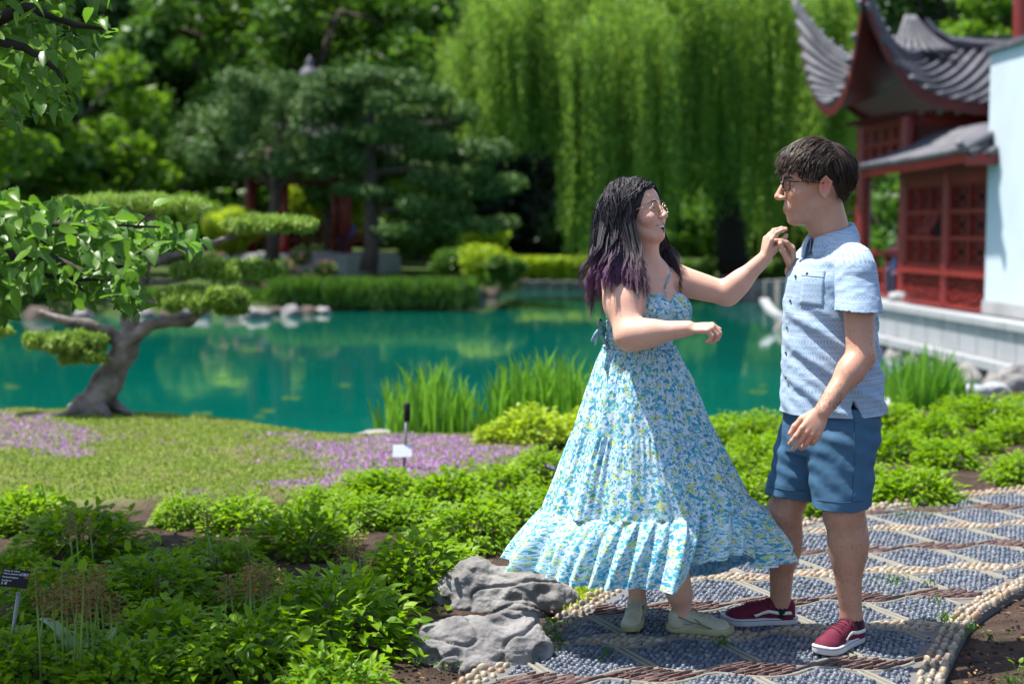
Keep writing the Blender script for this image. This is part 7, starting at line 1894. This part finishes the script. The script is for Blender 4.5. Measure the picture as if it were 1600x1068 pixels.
SH.cone(PW(-.055, -.035, .0), A_(955, 430, 5.0), .062, .052, .03); SH.cone(PW(-.06, 0, .0), A_(965, 430, 5.1), .062, .05, .03); SH.cone(PW(-.02, -.066, .01), A_(980, 405, 4.93), .026, .018, .02); SH.cone(PW(-.02, .060, -.02), A_(1036, 398, 5.12), .022, .014, .02)
V, F = SH.mesh(np.array(wh) - np.array([.22, .25, .30]), np.array(wh) + np.array([.2, .25, .2]), .006); F = flip_ok(V, F); cb = np.tile([.010, .009, .013], (len(V), 1))[:, None, :]; o = link('hair', np_mesh('hair', V, F, True, tip_w(V[:, None, :], cb, 0)[:, 0]), None, M['hair']); local(o, wom)
comb(2000, flow_w, .31, keep_w, wc, wr, WH3, 16, .014, .42, .5, 90, 0.0015, (.009, .009, .014), (.028, .024, .032), 'hair_locks', wom, [hcol] + tors, .10, tip_w, .80, guard_w)
comb(1000, flow_w, .345, lambda v: keep_w(v) and v[0] < .1, wc, wr * 1.05, WH3, 19, .018, .46, .42, 60, .0016, (.010, .010, .016), (.035, .030, .040), 'hair_locks', wom, [hcol] + tors, .22, tip_w, .82, guard_w)
comb(900, lambda v: (.35, 1.0, -.5), .30, lambda v: v[1] > .1 and -.1 < v[0] < .72 and v[2] > .2, wc, wr, WH3, 15, .012, .40, .5, 40, .0015, (.010, .010, .016), (.03, .026, .034), 'hair_locks', wom, [hcol] + tors, .15, tip_w, .80, guard_w)
comb(700, lambda v: (-.1, -1.0, -.5), .28, lambda v: v[1] < -.1 and -.3 < v[0] < .6 and v[2] > .15, wc, wr, WH3, 15, .014, .40, .5, 34, .0015, (.010, .010, .016), (.04, .034, .044), 'hair_locks', wom, [hcol] + tors, .15, tip_w, .80, guard_w)
comb(16, lambda v: (.3, .9, -.5), .24, lambda v: v[1] > .2 and v[2] > .0, wc, wr, WH3, 15, .012, .3, .35, 6, .0009, (.02, .016, .02), (.05, .04, .05), 'stray_hair', wom, [hcol], .3, tip_w, .9)

def guided(pts, n, spread, root, rad=.0015, steps=16, waves=.006, nm='hair_locks', flare=1.6):
    Pq = [Vector(p_) for p_ in pts]; g = []
    for i in range(steps + 1):
        t = i / steps * (len(Pq) - 1); k = min(int(t), len(Pq) - 2); f = t - k; p0, p1, p2, p3 = Pq[max(k - 1, 0)], Pq[k], Pq[k + 1], Pq[min(k + 2, len(Pq) - 1)]
        g.append(.5 * ((2 * p1) + (p2 - p0) * f + (2 * p0 - 5 * p1 + 4 * p2 - p3) * f * f + (3 * p1 - p0 - 3 * p2 + p3) * f ** 3))
    g = np.array([tuple(v) for v in g]); t = np.linspace(0, 1, steps + 1)[None, :, None]; ncl = max(4, n // 26); cl = rng.integers(0, ncl, n); co = rng.normal(0, spread, (ncl, 3)); ph = rng.uniform(0, 6.28, ncl)
    Pp = g[None] + (co[cl])[:, None] * (1 + (flare - 1) * t) * .85 + rng.normal(0, spread * .28, (n, 1, 3)) * (1.2 - .6 * t)
    Pp[..., 0] += waves * np.sin(t[..., 0] * 15 + ph[cl][:, None]) * t[..., 0]; Pp[..., 1] += waves * np.cos(t[..., 0] * 13 + ph[cl][:, None]) * t[..., 0]; Pp[..., 2] += (rng.uniform(-.02, .045, (n, 1)) + rng.uniform(-.02, .02, ncl)[cl][:, None]) * t[..., 0] ** 2
    a_ = np.array((.010, .010, .016)) + np.array((.03, .024, .028)) * rng.uniform(0, 1, (n, 1, 1)); return strands_mesh(nm, Pp, rad, np.broadcast_to(tip_w(Pp, a_, t), Pp.shape).copy(), M['hair'], root)
guided([PW(.02, .062, .04), PW(.012, .078, -.04), A_(1033, 388, 5.13), A_(1044, 410, 5.12), A_(1056, 436, 5.10)], 800, .0125, wom)
guided([PW(-.03, -.072, .05), PW(-.012, -.088, -.04), A_(986, 398, 4.91), A_(988, 424, 4.87), A_(996, 450, 4.83)], 800, .0120, wom)
guided([PW(-.07, -.05, .03), PW(-.10, -.06, -.06), A_(948, 405, 4.96), A_(938, 430, 4.97), A_(932, 458, 4.98)], 900, .019, wom)
guided([PW(-.05, -.07, .03), PW(-.05, -.09, -.06), A_(965, 400, 4.89), A_(958, 426, 4.855), A_(957, 444, 4.85)], 700, .017, wom)
# dress ---------------------------------------------------------------------
m = NT('floral_cotton'); p = m.n('TexCoord').outputs['Object']; av = m.n('Attribute', attribute_name='fab').outputs['Vector']
dn_ = m.n('TexNoise', {'Scale': 70.0, 'Detail': 2.0, 'Vector': av}); vd = m.n('VectorMath', {0: av, 1: m.n('VectorMath', {0: dn_.outputs[1], 3: .0035}, operation='SCALE').outputs[0]}, operation='ADD').outputs[0]
v1 = m.n('TexVoronoi', {'Scale': 98.0, 'Vector': vd}); cs = m.n('SeparateColor', {0: v1.outputs['Color']}); big = m.noise(26, 2, .5, av)
c = m.ramp(cs.outputs[0], [(0, (.58, .75, .83)), (.28, (.34, .60, .77)), (.48, (.06, .33, .50)), (.61, (.12, .47, .55)), (.73, (.62, .78, .85)), (.92, (.50, .68, .26))], 'CONSTANT')
lime = m.math('MULTIPLY', m.math('GREATER_THAN', big, .585), m.math('GREATER_THAN', cs.outputs[1], .55)); c = m.mix(lime, c, (.58, .66, .22))
v2 = m.n('TexVoronoi', {'Scale': 230.0, 'Vector': vd}); c2_ = m.n('SeparateColor', {0: v2.outputs['Color']}); c = m.mix(m.math('MULTIPLY', m.math('GREATER_THAN', c2_.outputs[0], .82), .8), c, (.05, .25, .42))
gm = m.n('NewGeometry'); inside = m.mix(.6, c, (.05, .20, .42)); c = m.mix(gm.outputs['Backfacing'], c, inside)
m.set(color=c, rough=.8, spec=.2, sheen=.1, normal=m.bump(m.noise(500, 3, .7, m.geo()), .2, .0008)); m.translucent(c, .22); M['floral'] = m.m
def set_fab(me, arr): a = me.attributes.new('fab', 'FLOAT_VECTOR', 'POINT'); a.data.foreach_set('vector', np.asarray(arr, np.float32).ravel())
# skirt: rings from waist to hem
def ringpts(cx, py, Y, rx, ry, n): 
    c_ = A_(cx, py, Y); th = np.linspace(0, 2 * PI, n, endpoint=False); return np.stack([c_.x + rx * np.cos(th), Y + ry * np.sin(th), np.full(n, c_.z)], 1)
NT_ = 460; TH = np.linspace(0, 2 * PI, NT_, endpoint=False)
w0 = ringpts(999, 541, 5.03, .124, .118, NT_); w1 = ringpts(1004, 668, 5.03, .238, .225, NT_); w1[:, 2] += .012 * np.cos(TH - .3); 
w15 = ringpts(1006, 725, 5.03, .290, .265, NT_)
w2 = ringpts(1010, 787, 5.03, .352, .30, NT_); w2[:, 2] += .022 * np.cos(TH); w2[:, 0] += .01 * np.cos(TH)
hem_c = [(0, 1253, 845, 5.06), (25, 1190, 868, 5.20), (50, 1125, 896, 5.26), (75, 1070, 902, 5.30), (110, 960, 880, 5.36), (150, 850, 858, 5.26), (180, 787, 868, 5.06), (203, 800, 888, 4.88), (222, 850, 898, 4.76), (245, 905, 917, 4.68), (270, 985, 921, 4.64), (288, 1055, 921, 4.66), (296, 1074, 893, 4.70), (310, 1118, 874, 4.75), (324, 1164, 860, 4.81), (333, 1193, 890, 4.85), (345, 1226, 878, 4.92), (353, 1246, 858, 5.00)]
ha = np.array([R(h_[0]) for h_ in hem_c]); hp = np.array([tuple(A_(*h_[1:])) for h_ in hem_c]); ha2 = np.concatenate([ha - 2 * PI, ha, ha + 2 * PI]); hem = np.stack([np.interp(TH, ha2, np.tile(hp[:, i], 3)) for i in range(3)], 1)
kern = np.exp(-np.linspace(-1.6, 1.6, 9) ** 2); kern /= kern.sum()
hem = np.stack([np.convolve(np.concatenate([hem[-4:, i], hem[:, i], hem[:4, i]]), kern, 'valid') for i in range(3)], 1)
def cyc(seed, lo, hi, n):
    r = np.random.default_rng(seed); o = 0
    for k in range(n): f = r.integers(lo, hi); o = o + np.sin(TH * f + r.uniform(0, 6.28)) * r.uniform(.5, 1)
    return o / (n ** .5)
big_f = cyc(1, 9, 17, 4); med_f = cyc(2, 20, 38, 5); fine = cyc(3, 55, 95, 6); fine2 = cyc(5, 60, 100, 6); big2 = cyc(8, 10, 22, 5); med2 = cyc(9, 26, 44, 4)
mod = 1 + .55 * cyc(21, 2, 6, 3); mod2 = 1 + .6 * cyc(22, 3, 8, 3); big_f = big_f * mod; med_f = med_f * mod2; big2 = big2 * (1 + .55 * cyc(23, 2, 7, 3)); fine = fine * mod2; fine2 = fine2 * mod
rows_v = []; rows_f = []; vv = 0.0
TSC = []
def add_tier(A0, A1, n, f_big0, f_big1, bulge, gather, bf, mf, ff, first=False, prof=1.0, expo=1.0):
    global vv
    for j in range(0 if first else 1, n + 1):
        t = j / n; P_ = A0 * (1 - t) + A1 * t; cen = P_.mean(0); rad = P_ - cen; rad[:, 2] = 0; L = np.linalg.norm(rad, axis=1)[:, None]; rad = rad / L
        g = math.exp(-t * 5.0); amp = f_big0 + (f_big1 - f_big0) * t ** expo
        off = bf * amp + mf * (amp * .32 + .0015) + ff * gather * (g + .22) + bulge * math.sin(PI * t ** .8)
        rows_v.append(P_ + rad * off[:, None]); vv_ = vv + t * np.linalg.norm((A1 - A0).mean(0)) * 1.0
        rows_f.append(np.stack([((TH - 4.71 + PI) % (2 * PI) - PI) * {0: .20, 1: .31, 2: .44}[round(vv / .31)], np.full(NT_, vv + t * .28), np.zeros(NT_)], 1))
    vv += .31
add_tier(w0, w1, 44, .0010, .0105, .010, .0040, big_f, med_f, fine, True)
add_tier(w1, w2, 44, .0085, .0190, .004, .0060, big_f, med_f, fine2)
def w(a): return a
add_tier(w2, hem, 60, .0120, .042, .020, .0075, big2 * .6 + big_f * .4, med2, fine, False, 1, .8)
Vk = np.concatenate(rows_v); nr = len(rows_v); I = np.arange(nr * NT_).reshape(nr, NT_); Fk = np.stack([I[:-1], I[1:], np.roll(I[1:], -1, 1), np.roll(I[:-1], -1, 1)], -1).reshape(-1, 4)
N = vert_normals(Vk, Fk); sgn = -1 if (N * (Vk - Vk.mean(0))).sum() < 0 else 1
if sgn < 0: Fk = Fk[:, ::-1]; N = -N
Vk = Vk + N * (.0016 * nz(Vk, 22, 4) + .0028 * nz(Vk, 9, 2))[:, None]
me = np_mesh('dress_skirt', Vk, Fk, True); sk = np.concatenate(rows_f); set_fab(me, sk)
# fabric coordinates wrap behind the body
o_sk = link('skirt', me, None, M['floral']); local(o_sk, wom)
# bodice
SBd = Sdf(); F2 = (WB.x, WB.y)
SBd.loft([(tc(998, 545).z, tc(999, 545).x, 5.03, .118, .124), (tc(998, 535).z, tc(998, 535).x, 5.03, .113, .130), (tc(1002, 500).z, tc(1002, 500).x, 5.03, .113, .136), (tc(1004, 465).z, tc(1004, 465).x, 5.03, .110, .140), (tc(1006, 440).z, tc(1006, 440).x, 5.03, .090, .125)], F2, .03)
for q in (1, -1): SBd.ell(tc(1006, 486) + WB * .075 + WR * .062 * q, (.074, .072, .070), None, .022)
zt1 = A_(0, 466, 4.9).z; cx_, cy_ = tc(1006, 486).x, tc(1006, 486).y
def topcut(X, Y, Z):
    f = (X - cx_) * WB.x + (Y - cy_) * WB.y; l = np.abs((X - cx_) * WR.x + (Y - cy_) * WR.y)
    ztop = zt1 + .006 - .042 * np.clip(-f / .12, 0, 1) - .020 * np.exp(-(l / .020) ** 2) * (f > 0) + .010 * np.exp(-((l - .062) / .03) ** 2) * (f > 0) 
    return -(Z - ztop) + 0 * f
SBd.add(topcut, (wx_ - .3, 4.7, 1.1), (wx_ + .3, 5.35, 1.4), 0, 'cut'); SBd.plane(tc(998, 543), (0, 0, -1), (wx_ - .3, 4.7, .9), (wx_ + .3, 5.35, 1.2))
SBd.p[-2] = (lambda X, Y, Z: topcut(X, Y, Z), SBd.p[-2][1], SBd.p[-2][2], 0, 'cut')
V, F = SBd.mesh((wx_ - .22, 4.75, .95), (wx_ + .25, 5.3, 1.35), .0045); F = flip_ok(V, F); V = smooth_mesh(V, F, 2, .5); N = vert_normals(V, F)
ruch = np.sin(V[:, 2] * 300 + 3 * nz(V, 12, 3)) * .0010 * sstep(1.16, 1.12, V[:, 2]) ; f_ = (V[:, 0] - cx_) * WB.x + (V[:, 1] - cy_) * WB.y; back = sstep(.02, -.05, f_); V = V + N * (ruch + np.sin(V[:, 2] * 420) * .0022 * back + .002 * nz(V, 25, 8))[:, None]
me = np_mesh('dress_bodice', V, F, True); angb = np.arctan2(V[:, 1] - 5.03, V[:, 0] - cx_); set_fab(me, np.stack([angb * .13, V[:, 2] + 4, 0 * angb], 1)); o_b = link('bodice', me, None, M['floral']); local(o_b, wom)
def fab_tube(pts, r, nm, parent, seg=8, flat=1.0):
    b = MB(); b.tube(pts, r, seg); me = b.mesh(nm, True); set_fab(me, [[v.co.x, v.co.z + 7, v.co.y] for v in me.vertices]); o = link(nm, me, None, M['floral']); o.parent = parent; o.matrix_parent_inverse = Matrix(); return o
bvw = BVHTree.FromPolygons([tuple(v) for v in parts_[0][0].tolist()], parts_[0][1].tolist())
def near_on(p_, off): q, nn, _, _ = bvw.find_nearest(p_); d = (p_ - q); nn = nn if nn.dot(WB * .5 + V3(0, 0, 1)) > 0 else -nn; return q + nn * off
for (pts) in ([(998, 466, 4.83), (993, 445, 4.84), (987, 425, 4.88), (980, 414, 4.95), (975, 425, 5.05), (968, 462, 5.10)], [(1053, 456, 4.93), (1049, 444, 4.95), (1046, 432, 5.02), (1042, 425, 5.08)]):
    fab_tube([near_on(A_(*q_), .004) for q_ in pts], .0030, 'strap', o_b)
# waist band and back bow
fab_tube([tuple(v) for v in ringpts(999, 541, 5.03, .126, .121, 40)] + [tuple(ringpts(999, 541, 5.03, .126, .121, 40)[0])], .005, 'waist_seam', o_sk, 6)
def sash(pts, w_, nm):
    vs = []; fs = []
    for i, (a_, b_, y_) in enumerate(pts):
        c_ = A_(a_, b_, y_); ww = w_[i]; vs += [c_ + V3(-.3, -.8, .3).normalized() * ww, c_ + V3(.006, .0, .004), c_ - V3(-.3, -.8, .3).normalized() * ww]
        if i: fs += [(3 * i - 3, 3 * i - 2, 3 * i + 1, 3 * i), (3 * i - 2, 3 * i - 1, 3 * i + 2, 3 * i + 1)]
    b = MB(); b.add(vs, fs); me = b.mesh(nm, True); set_fab(me, [[v.co.y * 1.5, v.co.z + 9, 0] for v in me.vertices]); o = link(nm, me, None, M['floral']); o.parent = o_b; o.matrix_parent_inverse = Matrix(); k_ = o.modifiers.new('t', 'SOLIDIFY'); k_.thickness = .003
sash([(944, 512, 4.99), (936, 515, 4.97), (930, 525, 4.95), (926, 536, 4.94)], [.006, .018, .024, .028], 'bow_tail'); sash([(945, 508, 5.0), (938, 500, 4.99), (934, 508, 4.98), (943, 514, 4.99)], [.006, .018, .018, .006], 'bow_loop'); sash([(944, 514, 5.0), (940, 528, 4.99), (946, 540, 4.97)], [.005, .012, .014], 'bow_tail')
# shoes
shoe(wom, (A_(1036, 995, 5.06).x + .008, 5.045, .006), (.965, -.26), .245, M['cream_leather'], M['cream_sole'], 'cream', 0, 'cream'); sock(wom, Wa1 + V3(0, 0, -.022), (.4, -.1, 0), M['sock_white'], r=.0325)
shoe(wom, (A_(1003, 975, 5.17).x, 5.205, .050), (-.28, -.96), .235, M['cream_leather'], M['cream_sole'], 'cream', R(10), 'cream'); sock(wom, Wa2 + V3(0, 0, -.02), (-.1, -.3, 0), M['sock_white'], r=.031)
# thin ring and nails are left to the body

# distant people: one on the veranda, one on the pavilion bench
def sitter(loc, facing, top, trousers, label, s=1.0):
    r = empty('person', tuple(loc), label, 'person'); f = Vector(facing).normalized(); l = Vector((-f.y, f.x, 0)); o0 = Vector(loc)
    B = Sdf(); U = lambda a, b_, c_: o0 + (f * a + l * b_ + V3(0, 0, c_)) * s
    B.ell(U(.02, 0, .68), (.09, .075, .115), np.array(frame(f)), .02); B.cone(U(0, 0, .56), U(0, 0, .50), .05, .06, .02); B.cone(U(0, .15, .45), U(0, -.15, .45), .055, .055, .05); B.cone(U(0, 0, .40), U(0, 0, .08), .13, .14, .05)
    for q in (1, -1):
        B.cone(U(0, .18 * q, .44), U(.12, .22 * q, .20), .045, .038, .02); B.cone(U(.12, .22 * q, .2), U(.32, .1 * q, .12), .036, .028, .02); B.cone(U(0, .1 * q, .05), U(.42, .12 * q, .05), .08, .06, .02); B.cone(U(.42, .12 * q, .05), U(.40, .12 * q, -.36), .055, .04, .02)
    V, F = B.mesh(np.array(o0) - np.array([.6, .6, .45]), np.array(o0) + np.array([.6, .6, .9]), .018); F = flip_ok(V, F); z = (V[:, 2] - loc[2]) / s; d = (V - np.array(o0)) @ np.array(f); C = np.where((z > .56)[:, None], (.5, .3, .22), np.where((z > .13)[:, None] & (d < .25)[:, None], top, trousers))
    hairm = (z > .70) | ((z > .6) & (d < 0)); C = np.where(hairm[:, None], (.03, .02, .015), C); o = link('body', np_mesh('body', V, F, True, C), None, M['skin']); local(o, r)
q = fpt(28.7, -.25, .58); sitter(q, (-.5, -1, 0), (.50, .12, .18), (.05, .06, .12), 'small seated figure in pink on the veranda behind the man')
q = fpt(28.3, -.25, .50); sitter(q, (-.6, -1, 0), (.12, .25, .60), (.04, .05, .10), 'small seated figure in blue on the veranda near the window')
q = A_(548, 372, 48.2); sitter((q.x, 47.6, 1.1), (-.4, -1, 0), (.05, .12, .5), (.02, .02, .05), 'tiny figure in blue sitting in the far pavilion')
